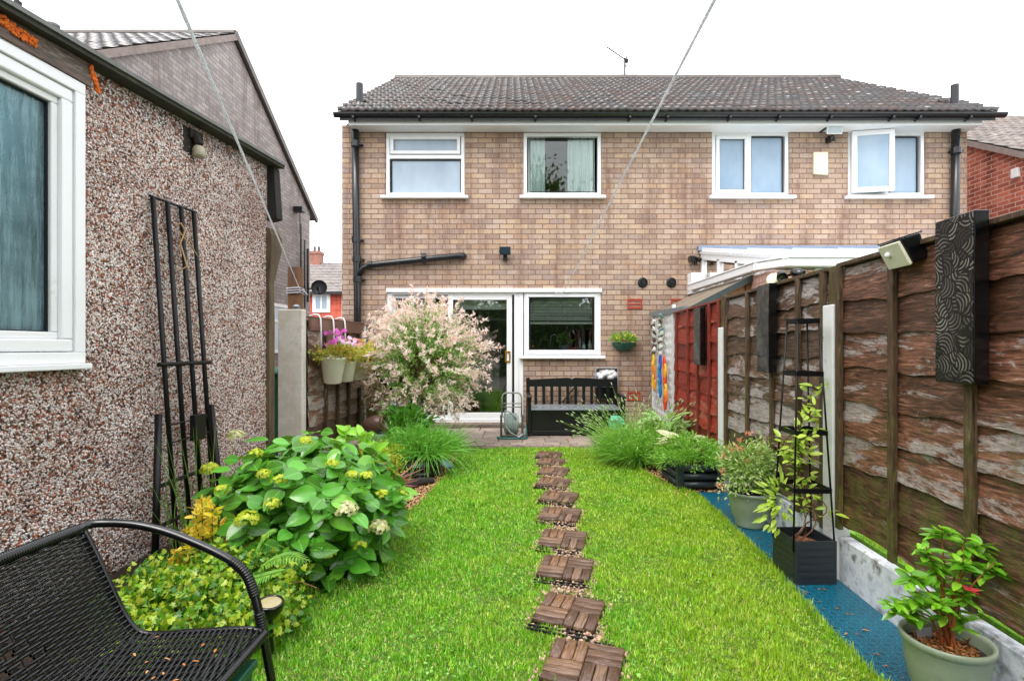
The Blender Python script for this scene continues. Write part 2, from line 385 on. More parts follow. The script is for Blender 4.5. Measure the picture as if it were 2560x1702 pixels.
m_brick_p = BRICK('pinkish_brick', ['#dcb9aa','#d2ab9c','#e4c6b8','#d8b4a4'], '#b0907f', 'Y')
m_brick_p2 = BRICK('pinkish_brick_front', ['#dcb9aa','#d2ab9c','#e4c6b8','#d8b4a4'], '#b0907f', 'X')
m_pebble = PEBBLE('dashed_render')
g = G('dash_stone'); k = g.ramp(g.island(), [(i/len(STONES), S(c)) for i, c in enumerate(STONES)], 'CONSTANT'); k = g.mix(1.0, k, g.ramp(g.noise(g.map(), 2.0, 6, .7), [(.33, S('#c4b2aa')), (.6, S('#fffcfa'))]), 'MULTIPLY'); k = g.mix(1.0, k, g.ramp(g.noise(g.map(), 150, 2), [(.3, grey(.8)), (.7, grey(1.1))]), 'MULTIPLY')
m_stone = g.done(g.pbr(k, .3, None, .5))
m_tile = TILEROOF('weathered_roof_tile', '#262222', '#6a3c22', '#403a39', .5)
m_tile_g = TILEROOF('grey_roof_tile', '#3c393d', '#4e4436', '#5c595e', .1)
m_ridge = M('ridge_mortar', '#5d5652', .5, .3, 6, bump=.5, bs=30)
m_verge = M('verge_mortar', '#8d807a', .7, .25, 8, bump=.5, bs=30)
m_fence = FENCE('weathered_fence_board', '#1c110c', '#553726', '#a89c96', '#7d5340', .28)
m_fence2 = FENCE('greyed_fence_board', '#1e1512', '#54402f', '#b0a6a4', '#785a4a', .55)
m_fence_b = FENCE('weathered_fence_batten', '#241a12', '#54412e', '#a0967f', '#6b5236', .3, axis='z')
m_fence_r = FENCE('red_fence_board', '#43140f', '#85291c', '#b06050', '#9a3524', .15, moss='#4a2f22')
m_fence_rb = FENCE('red_fence_batten', '#4b1c13', '#8a3526', '#9c5442', '#8e3a2a', .1, axis='z', moss='#5a3a26')
m_fence_l = FENCE('grey_brown_fence_board', '#30231d', '#6e5547', '#b3a9a2', '#86685a', .5)
m_timber = M('brown_timber', '#6b4a2e', .6, .35, 5, bump=.4, bs=30, stretch=(1,1,.12), cols=['#2f1f14','#5a3d27','#7d5634','#3f2a1b'])
m_timber_d = M('rotten_timber', '#3a3022', .8, .4, 6, bump=.7, bs=40, stretch=(1,1,.2), cols=['#1a140e','#43372a','#6b5b45','#2a2118'])
m_fascia_old = FENCE('weathered_fascia', '#2c2723', '#5b5049', '#8c857c', '#6c5648', .25)
m_foam = M('orange_foam', '#e0731f', .7, .2, 20, bump=.8, bs=60)
# ---------------------------------------------------------------- camera, sky, sun
cd = bpy.data.cameras.new('camera'); cam = bpy.data.objects.new('camera', cd); COL.objects.link(cam)
cam.location = (0,0,H); cam.rotation_euler = (math.pi/2,0,0)
cd.sensor_width = 36; cd.lens = 36*F/2560; cd.shift_y = 17/2560; cd.clip_start = .05; cd.clip_end = 400
scene.camera = cam
w = bpy.data.worlds.new('World'); scene.world = w; w.use_nodes = True
nt = w.node_tree; bg = nt.nodes['Background']
sk = nt.nodes.new('ShaderNodeTexSky'); sk.sky_type = 'NISHITA'; sk.sun_disc = False
SUN_EL, SUN_AZ = math.radians(58), math.radians(205)
sk.sun_elevation = SUN_EL; sk.sun_rotation = SUN_AZ; sk.dust_density = 4; sk.ozone_density = 1
mx = nt.nodes.new('ShaderNodeMix'); mx.data_type = 'RGBA'; mx.inputs[0].default_value = .82
mx.inputs[7].default_value = (14.0, 14.1, 14.4, 1)      # cloud cover: even and almost colourless
nt.links.new(sk.outputs[0], mx.inputs[6]); nt.links.new(mx.outputs[2], bg.inputs['Color'])
bg.inputs['Strength'].default_value = .085
sl = bpy.data.lights.new('sun', 'SUN'); sl.energy = .9; sl.angle = math.radians(25); sl.color = (1,.97,.92)
so = bpy.data.objects.new('sun', sl); COL.objects.link(so)
sd = Vector((math.sin(SUN_AZ)*math.cos(SUN_EL), math.cos(SUN_AZ)*math.cos(SUN_EL), math.sin(SUN_EL)))   # towards the sun
so.rotation_euler = sd.to_track_quat('Z', 'Y').to_euler()
scene.view_settings.view_transform = 'Standard'; scene.view_settings.look = 'None'
scene.view_settings.exposure = 1.22; scene.view_settings.gamma = 1

# ---------------------------------------------------------------- ground
g = G('paved_ground'); k = g.ramp(g.noise(g.map(), .8, 8, .7), [(.3, S('#4c4a44')), (.7, S('#77736a'))])
m_ground = g.done(g.pbr(k, .6, g.bump(g.noise(g.map(), 30), .4, .01)))
mb = MB().quad((-90,-40,-.03),(90,-40,-.03),(90,140,-.03),(-90,140,-.03)); kind(obj('ground', mb, m_ground), 'structure')
m_bed = M('dark_compost', '#2a1d14', .85, .4, 40, bump=.9, bs=60, cols=['#120c08','#2e2016','#3f2c1e','#1c130d'])
LAWN_L = [(-1.0,.3),(-1.0,1.7),(-1.05,2.2),(-1.08,2.66),(-1.0,3.2),(-.82,3.73),(-.73,4.25),(-.64,5.08),(-.6,5.6),(-.62,6.66)]
LAWN_R = [(1.3,6.66),(1.36,5.3),(1.46,4.78),(1.62,4.5),(1.55,3.19),(1.44,2.28),(1.42,2.01),(1.40,.3)]
mb = MB().quad((-2.42,.2,-.012),(2.2,.2,-.012),(2.2,6.66,-.012),(-2.1,6.66,-.012)); kind(obj('garden_soil', mb, m_bed), 'structure')
g = G('lawn_thatch')
k = g.ramp(g.noise(g.map(), 40, 6, .75), [(.3, S('#22330c')), (.5, S('#4f6e1a')), (.7, S('#8a8a34'))])
m_lawn = g.done(g.pbr(k, .8, g.bump(g.noise(g.map(), 90), .8, .01)))
mb = MB(); mb.add([(x,y,0) for x,y in LAWN_L + LAWN_R], [tuple(range(len(LAWN_L+LAWN_R)))[::-1]]); kind(obj('lawn', mb, m_lawn), 'structure')

# stepping tiles: (x, y, turn); used for the lawn too
TILES = [(.438,6.17,-9),(.432,5.78,-10),(.424,5.34,-13),(.389,4.90,-15),(.398,4.42,-17),(.363,3.96,-14),(.337,3.45,-13),(.307,3.0,-14),(.276,2.51,-20),(.287,2.09,-18)]
def in_poly(x, y, poly):
    ins = np.zeros(len(x), bool); n = len(poly)
    for i in range(n):
        x0,y0 = poly[i]; x1,y1 = poly[(i+1)%n]
        c = ((y0 > y) != (y1 > y)) & (x < (x1-x0)*(y-y0)/(y1-y0+1e-12)+x0); ins ^= c
    return ins
def path_clear(x, y, grow=0.0):
    ok = np.ones(len(x), bool)
    for tx, ty, a in TILES:
        a = math.radians(a); u = (x-tx)*math.cos(a)+(y-ty)*math.sin(a); v = -(x-tx)*math.sin(a)+(y-ty)*math.cos(a)
        ok &= ~((abs(u) < .152+grow) & (abs(v) < .152+grow))
    for (x0,y0,_), (x1,y1,_) in zip(TILES[:-1], TILES[1:]):
        t = np.clip((y-y1)/(y0-y1), 0, 1); cx = x1+(x0-x1)*t
        ok &= ~((abs(x-cx-.02) < .085+grow) & (y > y1) & (y < y0))
    return ok
def grass_patch(ya, yb, dens):
    A = 2.9*(yb-ya); n = int(A*dens)
    x = rng.uniform(-1.12,1.75,n); y = rng.uniform(ya,yb,n)
    jit = rng.normal(0,.012,(2,n))
    ok = in_poly(x+jit[0], y+jit[1], LAWN_L+LAWN_R) & path_clear(x+jit[0]*.6, y+jit[1]*.6)
    px = x/y*F+CX; ok &= (px > 300) & (px < 2500)
    return x[ok], y[ok]
gx, gy, gl, gw = [], [], [], []
for ya, yb, dens, L, W in [(1.7,2.6,22000,.026,.0042),(2.6,3.6,16000,.027,.005),(3.6,4.9,12500,.028,.0062),(4.9,6.64,9000,.030,.0078)]:
    x, y = grass_patch(ya, yb, dens); gx.append(x); gy.append(y); gl.append(np.full(len(x), L)); gw.append(np.full(len(x), W))
gx = np.concatenate(gx); gy = np.concatenate(gy); gl = np.concatenate(gl); gw = np.concatenate(gw); n = len(gx)
tuft = .8 + .4*np.sin(gx*9+np.sin(gy*7)*2)*np.sin(gy*8+1.3*np.sin(gx*6)) + .3*np.sin(gx*31+gy*17)*np.sin(gy*29+gx*13)
a = rng.uniform(0,2*math.pi,n); lean = np.abs(rng.normal(0,1.7,n))
D = norm(np.stack([np.cos(a)*lean, np.sin(a)*lean, np.ones(n)],1))
N = -np.stack([np.cos(a), np.sin(a), np.zeros(n)],1)
g = G('grass_blades'); v = g.map()
base = g.ramp(g.island(), [(0, S('#2f7a14')), (.25, S('#56ac1e')), (.55, S('#84cc2e')), (.82, S('#b4e44c')), (.94, S('#e0e080')), (1, S('#ecdcac'))])
yel = g.math('MULTIPLY_ADD', g.n('SeparateXYZ', None, Vector=g.tc.outputs['Object']).outputs[0], .16, g.noise(v, 1.5, 5, .65))
k = g.mix(g.ramp(yel, [(.46, grey(0)), (.74, grey(.65))]), base, g.mix(.55, base, S('#d6d83c')))
k = g.mix(g.ramp(g.noise(v, 3.4, 5, .7), [(.5, grey(0)), (.7, grey(.45))]), k, S('#5fa022'))
k = g.mix(1.0, k, g.ramp(g.noise(v, 22, 4, .75), [(.32, grey(.62)), (.5, grey(1)), (.68, grey(1.25))]), 'MULTIPLY')
tr = g.n('BsdfTranslucent', None, Color=g.mix(.4, k, S('#c4ea30'))).outputs[0]
m_grass = g.done(g.n('MixShader', None, _0=.38, _1=g.pbr(k, .3, None, .5), _2=tr).outputs[0])
kind(scatter('grass', T_BLADE, np.stack([gx,gy,np.zeros(n)],1), D, N, gl*np.clip(tuft,.4,1.4)*rng.uniform(.55,1.35,n), gw*rng.uniform(.7,1.3,n), m_grass), 'stuff')
# clover and broad weed leaves in the turf
n = 5000; x = rng.uniform(-1.1,1.7,n); y = rng.uniform(1.75,6.6,n)
ok = in_poly(x,y,LAWN_L+LAWN_R) & path_clear(x,y,.01) & (np.sin(x*7+1)*np.sin(y*5)+rng.normal(0,.5,n) > .25); x, y = x[ok], y[ok]; n = len(x)
a = rng.uniform(0,2*math.pi,n); D = np.stack([np.cos(a),np.sin(a),rng.uniform(-.1,.4,n)],1)
m_clover = FOL('clover_leaf', ['#3f8d1f','#4fa028','#74b83c','#9cd060'], .35, .25)
kind(scatter('clover_leaves', T_RHOMB, np.stack([x,y,rng.uniform(.014,.032,n)],1), D, np.tile([0,0,1.],(n,1)), rng.uniform(.010,.024,n), rng.uniform(.008,.017,n), m_clover), 'stuff')
# longer tufts along every edge of the turf
def edge_pts(poly, per, jit):
    pts = []
    for (x0,y0),(x1,y1) in zip(poly[:-1], poly[1:]):
        L = math.hypot(x1-x0,y1-y0); k = int(L*per); t = rng.uniform(0,1,k)
        pts.append(np.stack([x0+(x1-x0)*t, y0+(y1-y0)*t],1))
    p = np.concatenate(pts); return p + rng.normal(0,jit,p.shape)
e = np.concatenate([edge_pts(LAWN_L,900,.014), edge_pts([(x_-.03,y_) for x_,y_ in LAWN_R],900,.010)]); 
ring = []
for tx,ty,a in TILES:
    q = rng.uniform(-.165,.165,(260,2)); q = q[(np.abs(q).max(1) > .152)]; a = math.radians(a)
    ring.append(np.stack([tx+q[:,0]*math.cos(a)-q[:,1]*math.sin(a), ty+q[:,0]*math.sin(a)+q[:,1]*math.cos(a)],1))
e = np.concatenate([e]+ring); n = len(e); a = rng.uniform(0,2*math.pi,n); lean = np.abs(rng.normal(0,.7,n))
D = norm(np.stack([np.cos(a)*lean, np.sin(a)*lean, np.ones(n)],1)); N = -np.stack([np.cos(a), np.sin(a), np.zeros(n)],1)
kind(scatter('edge_grass', T_BLADE, np.concatenate([e, np.zeros((n,1))],1), D, N, rng.uniform(.02,.055,n), rng.uniform(.003,.005,n), m_grass), 'stuff')

# pebbles along the stepping tiles, bark and gravel in the border
m_pebbles = M('path_pebbles', '#b08a72', .35, .3, 30, cols=['#5f4438','#a17f68','#b89c86','#7d5e4e'], island=.5)
pts = []
for (x0,y0,_),(x1,y1,_) in zip(TILES[:-1], TILES[1:]):
    k = 420; t = rng.uniform(0,1,k); pts.append(np.stack([x1+(x0-x1)*t+.02+rng.uniform(-.11,.11,k), y1+(y0-y1)*t, rng.uniform(.0,.010,k)],1))
for tx,ty,a in TILES:
    k = 260; q = rng.uniform(-.185,.185,(k,2)); a = math.radians(a)
    pts.append(np.stack([tx+q[:,0]*math.cos(a)-q[:,1]*math.sin(a), ty+q[:,0]*math.sin(a)+q[:,1]*math.cos(a), rng.uniform(0,.008,k)],1))
p = np.concatenate(pts); n = len(p)
kind(scatter('path_pebbles', T_STONE, p, rdir(n), rdir(n), rng.uniform(.010,.024,n), rng.uniform(.009,.018,n), m_pebbles, None, True), 'stuff')
m_chips = M('bark_chips', '#b98a60', .6, .3, 30, cols=['#7c4f2e','#c08c5e','#e0b98c','#a8683e'], island=.5)
n = 13000; y = rng.uniform(3.1,6.66,n); lx = np.interp(y, [q[1] for q in LAWN_L], [q[0] for q in LAWN_L])
x = lx - rng.uniform(-.02,1.0,n)**1.0*np.minimum(1.3, lx+2.05); p = np.stack([x,y,rng.uniform(-.01,.006,n)],1)
n2 = 1500; y2 = rng.uniform(4.55,5.7,n2); x2 = rng.uniform(1.3,1.95,n2); p = np.concatenate([p, np.stack([x2,y2,rng.uniform(-.01,.006,n2)],1)]); n = len(p)
D = norm(np.stack([rng.normal(size=n), rng.normal(size=n), rng.normal(size=n)*.25],1))
kind(scatter('bark_chips', T_STONE, p, D, np.tile([0,0,1.],(n,1)) + rng.normal(size=(n,3))*.2, rng.uniform(.016,.036,n), rng.uniform(.010,.018,n), m_chips, None, False, None, rng.uniform(.005,.011,n)), 'stuff')

# patio: block edging in front of slabs
m_pav = M('patio_blocks', '#8c7b70', .5, .2, 5, bump=.5, bs=35, cols=['#6b5c54','#96857a','#a4948a','#7c6c66'], island=.2, dirt='#4c443a', dirt_s=4, dirt_t=(.55,.75))
mb = MB(); x = -2.3
while x < 2.2:
    mb.box(x, 6.66, -.02, x+.205, 6.77, .03+R(-.003,.003)); mb.box(x+.1, 6.782, -.02, x+.305, 6.885, .03+R(-.003,.003)); x += .218
y = 6.9
while y < 8.15:
    x = -2.4 + R(0,.2)
    while x < 2.3:
        wd = R(.29,.31); mb.box(x, y, -.02, x+wd, min(y+.3,8.19), .03+R(-.004,.004)); x += wd+.012
    y += .312
mb.box(-2.45,6.655,-.03,2.28,8.19,.012)
kind(obj('patio', mb, m_pav, None, bevel=.004), 'structure')

# ---------------------------------------------------------------- the house
HYY = 8.2
def hx(px): return (px-CX)/F*HYY
def hz(py): return H+(HY-py)/F*HYY
def wall_xz(mb, x0, x1, z0, z1, y, holes, deep=.11):
    xs = sorted({x0,x1}|{v for h in holes for v in h[:2]}); zs = sorted({z0,z1}|{v for h in holes for v in h[2:]})
    for i in range(len(xs)-1):
        for j in range(len(zs)-1):
            cx, cz = (xs[i]+xs[i+1])/2, (zs[j]+zs[j+1])/2
            if any(h[0]<cx<h[1] and h[2]<cz<h[3] for h in holes): continue
            mb.quad((xs[i],y,zs[j]),(xs[i+1],y,zs[j]),(xs[i+1],y,zs[j+1]),(xs[i],y,zs[j+1]))
    for a,b,c,d in holes:
        mb.quad((a,y,c),(a,y,d),(a,y+deep,d),(a,y+deep,c)); mb.quad((b,y,c),(b,y+deep,c),(b,y+deep,d),(b,y,d))
        mb.quad((a,y,d),(b,y,d),(b,y+deep,d),(a,y+deep,d)); mb.quad((a,y,c),(a,y+deep,c),(b,y+deep,c),(b,y,c))
house = thing('brick_house', 'pair of joined two storey houses in mottled buff brick with white windows, facing the lawn', 'house', (2.2, HYY, 0))
HX0, HX1, HB = -2.66, 7.12, 15.2
W1 = (hx(964),hx(1162),hz(491),hz(331)); W2 = (hx(1308),hx(1504),hz(491),hz(331)); W3 = (hx(1780),hx(1973),hz(491),hz(329)); W4 = (hx(2120),hx(2313),hz(491),hz(329))
WG = (hx(1309),hx(1503),hz(889),hz(724)); DR = (hx(967),hx(1297),.10,hz(724))
mb = MB(); wall_xz(mb, HX0, HX1, -.05, 4.75, HYY, [W1,W2,W3,W4,(DR[0],WG[0],DR[2],DR[3]),WG])
obj('wall', mb, m_brick, house)
for x in (HX0, HX1):
    mb = MB().add([(x,HYY,-.05),(x,HB,-.05),(x,HB,4.7),(x,11.7,7.12),(x,HYY,4.7)], [(0,1,2,3,4)]); obj('gable_wall', mb, m_brick_s, house)
mb = MB().quad((HX0,HB,-.05),(HX1,HB,-.05),(HX1,HB,4.75),(HX0,HB,4.75)); obj('front_wall', mb, m_brick, house)
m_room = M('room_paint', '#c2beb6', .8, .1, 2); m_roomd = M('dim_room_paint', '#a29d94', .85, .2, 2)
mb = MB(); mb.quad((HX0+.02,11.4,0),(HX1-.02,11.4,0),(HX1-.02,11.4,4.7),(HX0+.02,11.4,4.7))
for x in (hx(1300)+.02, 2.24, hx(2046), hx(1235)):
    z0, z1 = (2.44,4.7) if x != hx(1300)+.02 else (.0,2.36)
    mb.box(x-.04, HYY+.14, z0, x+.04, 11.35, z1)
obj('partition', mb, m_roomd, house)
mb = MB().box(HX0+.03,HYY+.13,2.37,HX1-.03,11.38,2.43).box(HX0+.03,HYY+.13,0,HX1-.03,11.38,.1); obj('floor_slab', mb, m_room, house)

# windows: frame, sashes, panes, sill
def frame_ring(mb, x0, x1, z0, z1, y0, y1, t, tb=None):
    tb = tb or t
    mb.box(x0,y0,z0,x1,y1,z0+tb); mb.box(x0,y0,z1-t,x1,y1,z1); mb.box(x0,y0,z0+tb,x0+t,y1,z1-t); mb.box(x1-t,y0,z0+tb,x1,y1,z1-t)
def window(w, sashes, panes, sill, paneM, split=None, opn=None):
    x0,x1,z0,z1 = w; y = HYY
    mb = MB(); frame_ring(mb, x0+.004, x1-.004, z0+.004, z1-.004, y+.012, y+.085, .055)
    for s in (split or []):
        if s[0] == 'v': mb.box(s[1]-.03, y+.014, z0+.05, s[1]+.03, y+.083, z1-.05)
        else: mb.box(x0+.05, y+.014, s[1]-.03, x1-.05, y+.083, s[1]+.03)
    fr = obj('window', mb, m_upvc, house, bevel=.005)
    for a,b,c,d in sashes:
        mb = MB(); frame_ring(mb, a, b, c, d, y-.004, y+.07, .052); so_ = obj('sash', mb, m_upvc, fr, bevel=.006)
    for i,(a,b,c,d) in enumerate(panes):
        mb = MB().box(a,y+.045,c,b,y+.051,d); obj('pane', mb, paneM[i] if isinstance(paneM,list) else paneM, fr)
        mb = MB(); frame_ring(mb, a-.001, b+.001, c-.001, d+.001, y+.026, y+.044, .008); obj('gasket', mb, m_gasket, fr)
    mb = MB().box(sill[0], y-.075, z0-.045, sill[1], y+.03, z0+.0); obj('sill', mb, m_upvc, fr, bevel=.006)
    return fr
p1a = (hx(850+.5421*244),hx(850+.5421*541),hz(.5421*697),hz(.5421*639)); p1b = (hx(850+.5421*236),hx(850+.5421*556),hz(.5421*897),hz(.5421*736))
window(W1, [(p1a[0]-.045,p1a[1]+.045,p1a[2]-.045,p1a[3]+.04)], [p1a,p1b], (hx(953),hx(1171)), [m_obscure,m_obscure], [('h',hz(.5421*722))])
p2 = (hx(1325),hx(1485),hz(479),hz(346)); window(W2, [], [p2], (hx(1299),hx(1513)), GLASS('bedroom_glass','#f0f6f4',.7))
p3a = (hx(1700+.5423*182),hx(1700+.5423*300),hz(.5423*876),hz(.5423*640)); p3b = (hx(1700+.5423*332),hx(1700+.5423*477),hz(.5423*890),hz(.5423*630))
window(W3, [(p3a[0]-.05,p3a[1]+.05,p3a[2]-.05,p3a[3]+.05)], [p3a,p3b], (hx(1772),hx(1985)), [m_obscure_b,m_obscure_b], [('v',hx(1700+.5423*322))])
p4b = (hx(1700+.5423*972),hx(1700+.5423*1100),hz(.5423*888),hz(.5423*630))
w4 = window(W4, [], [p4b], (hx(2111),hx(2327)), [m_obscure_b], [('v',hx(1700+.5423*955))])
# the open casement of the fourth window, hinged on its left
a = math.radians(-10); px0 = hx(1700+.5423*786); pw = .60; z0, z1 = hz(.5423*893), hz(.5423*612)
mb = MB(); mb.M = Matrix.Translation((px0,HYY-.006,0)) @ Matrix.Rotation(a,4,'Z')
frame_ring(mb, 0, pw, z0, z1, -.05, .0, .075); sash = obj('open_sash', mb, m_upvc, house, bevel=.006); sash['label'] = 'casement hanging open on its left hinge'
mb = MB(); mb.M = Matrix.Translation((px0,HYY-.006,0)) @ Matrix.Rotation(a,4,'Z'); mb.box(.075,-.028,z0+.075,pw-.075,-.02,z1-.075); obj('pane', mb, m_obscure_b, sash)
pg = (hx(1325),hx(1484),hz(872),hz(743)); window(WG, [(pg[0]-.07,pg[1]+.07,pg[2]-.07,pg[3]+.055)], [pg], (hx(1298),hx(1512)), m_glass_b)
# white head trim over the door and the kitchen window
mb = MB().box(hx(966),HYY-.035,hz(731),hx(1504),HYY+.02,hz(721)); obj('head_trim', mb, m_upvc, house, bevel=.004)
# sliding patio door
x0,x1,z0,z1 = DR; mb = MB(); frame_ring(mb, x0+.004, x1, z0, z1-.006, HYY+.01, HYY+.12, .07, .06); mb.box(x1+.002,HYY+.008,z0,WG[0]-.004,HYY+.11,z1-.006)
door = obj('patio_door', mb, m_upvc, house, bevel=.005)
mb = MB(); xs0, xs1 = x0+.075, hx(1130); frame_ring(mb, xs0, xs1, z0+.06, z1-.08, HYY+.07, HYY+.11, .05); fx = obj('fixed_panel', mb, m_upvc, door, bevel=.004)
mb = MB().box(xs0+.05,HYY+.088,z0+.11,xs1-.05,HYY+.093,z1-.13); obj('pane', mb, m_glass_b, fx)
mb = MB(); sx0, sx1 = hx(1119), hx(1280); frame_ring(mb, sx0, sx1, z0+.055, z1-.075, HYY+.02, HYY+.062, .082, .1); sp_ = obj('sliding_panel', mb, m_upvc, door, bevel=.004)
mb = MB().box(sx0+.082,HYY+.04,z0+.155,sx1-.082,HYY+.045,z1-.157); obj('pane', mb, m_glass_b, sp_)
m_gold = M('brass', '#b98a2c', .3, .2, 20, metal=.85)
hz0, hz1 = hz(906), hz(877); hxx = hx(1269.5)
mb = MB(); mb.box(hxx-.042,HYY+.005,hz0,hxx+.042,HYY+.019,hz0+.028); mb.box(hxx-.042,HYY+.005,hz1-.028,hxx+.042,HYY+.019,hz1); mb.box(hxx-.042,HYY+.005,hz0+.028,hxx-.02,HYY+.019,hz1-.028); mb.box(hxx+.02,HYY+.005,hz0+.028,hxx+.042,HYY+.019,hz1-.028)
obj('handle', mb, m_gold, sp_, bevel=.003)
mb = MB().box(sx1+.004,HYY+.03,z0+.07,hx(1287),HYY+.1,z1-.08); obj('seal_gap', mb, m_gasket, door)
mb = MB().box(x0-.02,HYY-.09,.03,x1+.08,HYY+.01,.085); obj('door_step', mb, M('step_stone','#6a5f57',.6,.25,6,bump=.4), house, bevel=.006)

# roof of interlocking tiles, laid as real courses
def tile_roof(name, A, B, up, gauge, period, m, parent, amp=.02, dx=.025, lap=.026, jag=.012):
    """A to B: the eaves line; up: vector from eaves to ridge"""
    A, B, up = Vector(A), Vector(B), Vector(up); X = (B-A); wd = X.length; X.normalize(); Ln = up.length; S_ = up.normalized(); Nn = X.cross(S_).normalized()
    if Nn.z < 0: Nn = -Nn
    nx = int(wd/dx)+1; xs = np.linspace(0, wd, nx); ph = (xs % period)/period
    prof = amp*np.where(ph < .55, np.sin(np.pi*ph/.55)**1.0, -.18*np.sin(np.pi*(ph-.55)/.45))
    ny = int(math.ceil(Ln/gauge)); V = []; F_ = []
    ti = np.floor(xs/(period*2)).astype(int)
    for r in range(ny):
        jit = rng.normal(0, jag, ti.max()+1)[ti]; dz = rng.normal(0, .004, ti.max()+1)[ti]
        s0 = np.clip(r*gauge + jit*.6 - (.0 if r else .0), -.05, Ln); s1 = min(Ln, (r+1)*gauge + .03)
        for s, h in ((s0, -.012), (s0, lap), (np.full(nx, s1), .002)):
            h_ = prof*(1.0) + h + (dz if h > -.01 else 0)
            V.append(np.array(A)[None,:] + xs[:,None]*np.array(X) + np.asarray(s)[:,None]*np.array(S_) + h_[:,None]*np.array(Nn))
        b = r*3*nx
        for q in (0,1):
            i0 = np.arange(nx-1) + b + q*nx
            F_.append(np.stack([i0, i0+1, i0+1+nx, i0+nx],1))
    V = np.concatenate(V); F_ = np.concatenate(F_)
    return npmesh(name, V, F_.ravel(), np.full(len(F_),4), m, parent)
RX0, RX1 = -2.61, 7.28
EV, EZ, RYY, RZ = 7.84, 4.82, 11.7, 7.25
tile_roof('roof', (RX0,EV,EZ), (RX1,EV,EZ), (0,RYY-EV,RZ-EZ), .31, .13, m_tile, house, .013, .0185, .05, .012)
mb = MB().quad((RX0+.02,EV+.03,EZ-.045),(RX1-.02,EV+.03,EZ-.045),(RX1-.02,RYY,RZ-.05),(RX0+.02,RYY,RZ-.05)).quad((RX0+.02,EV+.03,EZ-.14),(RX1-.02,EV+.03,EZ-.14),(RX1-.02,EV+.03,EZ-.045),(RX0+.02,EV+.03,EZ-.045)); obj('roof_underlay', mb, m_gasket, house)
mb = MB().quad((RX0+.1,RYY,RZ-.03),(RX1-.1,RYY,RZ-.03),(RX1-.1,HB+.3,4.8),(RX0+.1,HB+.3,4.8)); obj('front_roof_slope', mb, m_tile, house)
mb = MB(); x = RX0
while x < RX1-.1:
    l = min(.45, RX1-x); mb.tube([(x,RYY,RZ+.0+R(-.008,.008)),(x+l+.01,RYY,RZ+.0+R(-.008,.008))], .1, 10); x += l
obj('ridge_tile', mb, m_ridge, house)
for x in (RX0+.012, RX1-.012): obj('verge', MB().beam((x,EV+.02,EZ-.045),(x,RYY,RZ-.045),.05,.06), m_verge, house)
mb = MB().box(-2.48,7.93,4.64,7.12,7.955,4.79); mb.box(-2.48,7.955,4.645,7.12,HYY+.02,4.67); obj('fascia', mb, m_upvc, house, bevel=.003)
gz = 4.785; mb = MB(); prof = [(math.cos(t)*.06, math.sin(t)*.06) for t in np.linspace(math.pi, 2*math.pi, 9)]
vs = [(x, 7.865+q[0], gz+q[1]) for x in (RX0-.06, RX1+.12) for q in prof] ; vs += [(x, 7.865+q[0]*.9, gz+q[1]*.9) for x in (RX0-.06, RX1+.12) for q in prof]
fs = [(i,i+1,9+i+1,9+i) for i in range(8)] + [(18+i+1,18+i,27+i,27+i+1) for i in range(8)] + [(0,9,27,18),(8,26,35,17),tuple(range(8,-1,-1)),tuple(range(9,18))]
mb.add(vs, fs); gut = obj('gutter', mb, m_black_pipe, house)
for px in (887, 1050, 1180, 1338, 1572, 1665, 1820, 1942, 2070, 2224, 2290, 2415):
    x = (px-CX)/F*7.9; mb = MB().box(x-.015,7.80,gz-.085,x+.015,7.93,gz-.055); mb.box(x-.012,7.905,gz-.10,x+.012,7.929,gz-.05); obj('gutter_bracket', mb, m_black_pipe, gut)
def pipe_run(pts, r, collars, name='downpipe', yb=HYY):
    mb = MB(); mb.tube(pts, r, 14); o = obj(name, mb, m_black_pipe, house, smooth=True)
    for (x,z) in collars:
        mb = MB(); mb.lathe([(r,-.05),(r+.012,-.045),(r+.012,.045),(r,.05)], (x,pts[0][1],z), 14, False); mb.box(x-r-.012,pts[0][1]-.012,z-.012,x+r+.05,yb-.001,z+.012); obj('pipe_collar', mb, m_black_pipe, o)
    return o
xl = hx(897); y = HYY-.075
dp = pipe_run([(xl,y,.1),(xl,y,2.0),(xl-.02,y,3.2),(xl-.035,y,4.66)], .054, [(xl-.03,hz(365)),(xl-.02,hz(602)),(xl-.01,hz(650)),(xl,hz(700))])
xr = hx(2380); pipe_run([(xr-.03,y,.1),(xr-.02,y,3.2),(xr,y,4.66)], .058, [(xr,hz(382))])
e1 = (hx(1158),hz(641)); e0 = (hx(915),hz(665))
wp = pipe_run([(e1[0]+.01,HYY+.02,e1[1]+.005),(e1[0],HYY-.05,e1[1]),(e1[0]-.05,y,e1[1]-.005),(e0[0]+.09,y,e0[1]+.005),(e0[0]-.02,y,e0[1]-.04),(xl,y,e0[1]-.17)], .05, [], 'waste_pipe')
for px in (1060, 925):
    c = at(px, 643 if px > 1000 else 662, y); mb = MB(); mb.tube([c-V3(.035,0,.004),c+V3(.035,0,.004)], .063, 14)
    if px > 1000: mb.box(c.x-.03,y,c.z-.11,c.x+.02,HYY-.001,c.z-.03)
    obj('pipe_collar', mb, m_black_pipe, wp)
for px, top, bot in ((899,210,268),(2387,213,275)):
    yy = 8.25; c = at(px, top, yy); b = at(px, bot, yy); mb = MB(); mb.lathe([(.055,b.z-c.z-.12),(.055,0),(.044,0),(.044,-.3)], c, 14, False)
    mb.lathe([(.11,b.z-c.z-.10),(.06,b.z-c.z+.06)], c, 14, False); obj('vent_pipe', mb, m_black_pipe, house)
m_terra = M('terracotta_vent', '#a8432f', .6, .2, 8, bump=.3)
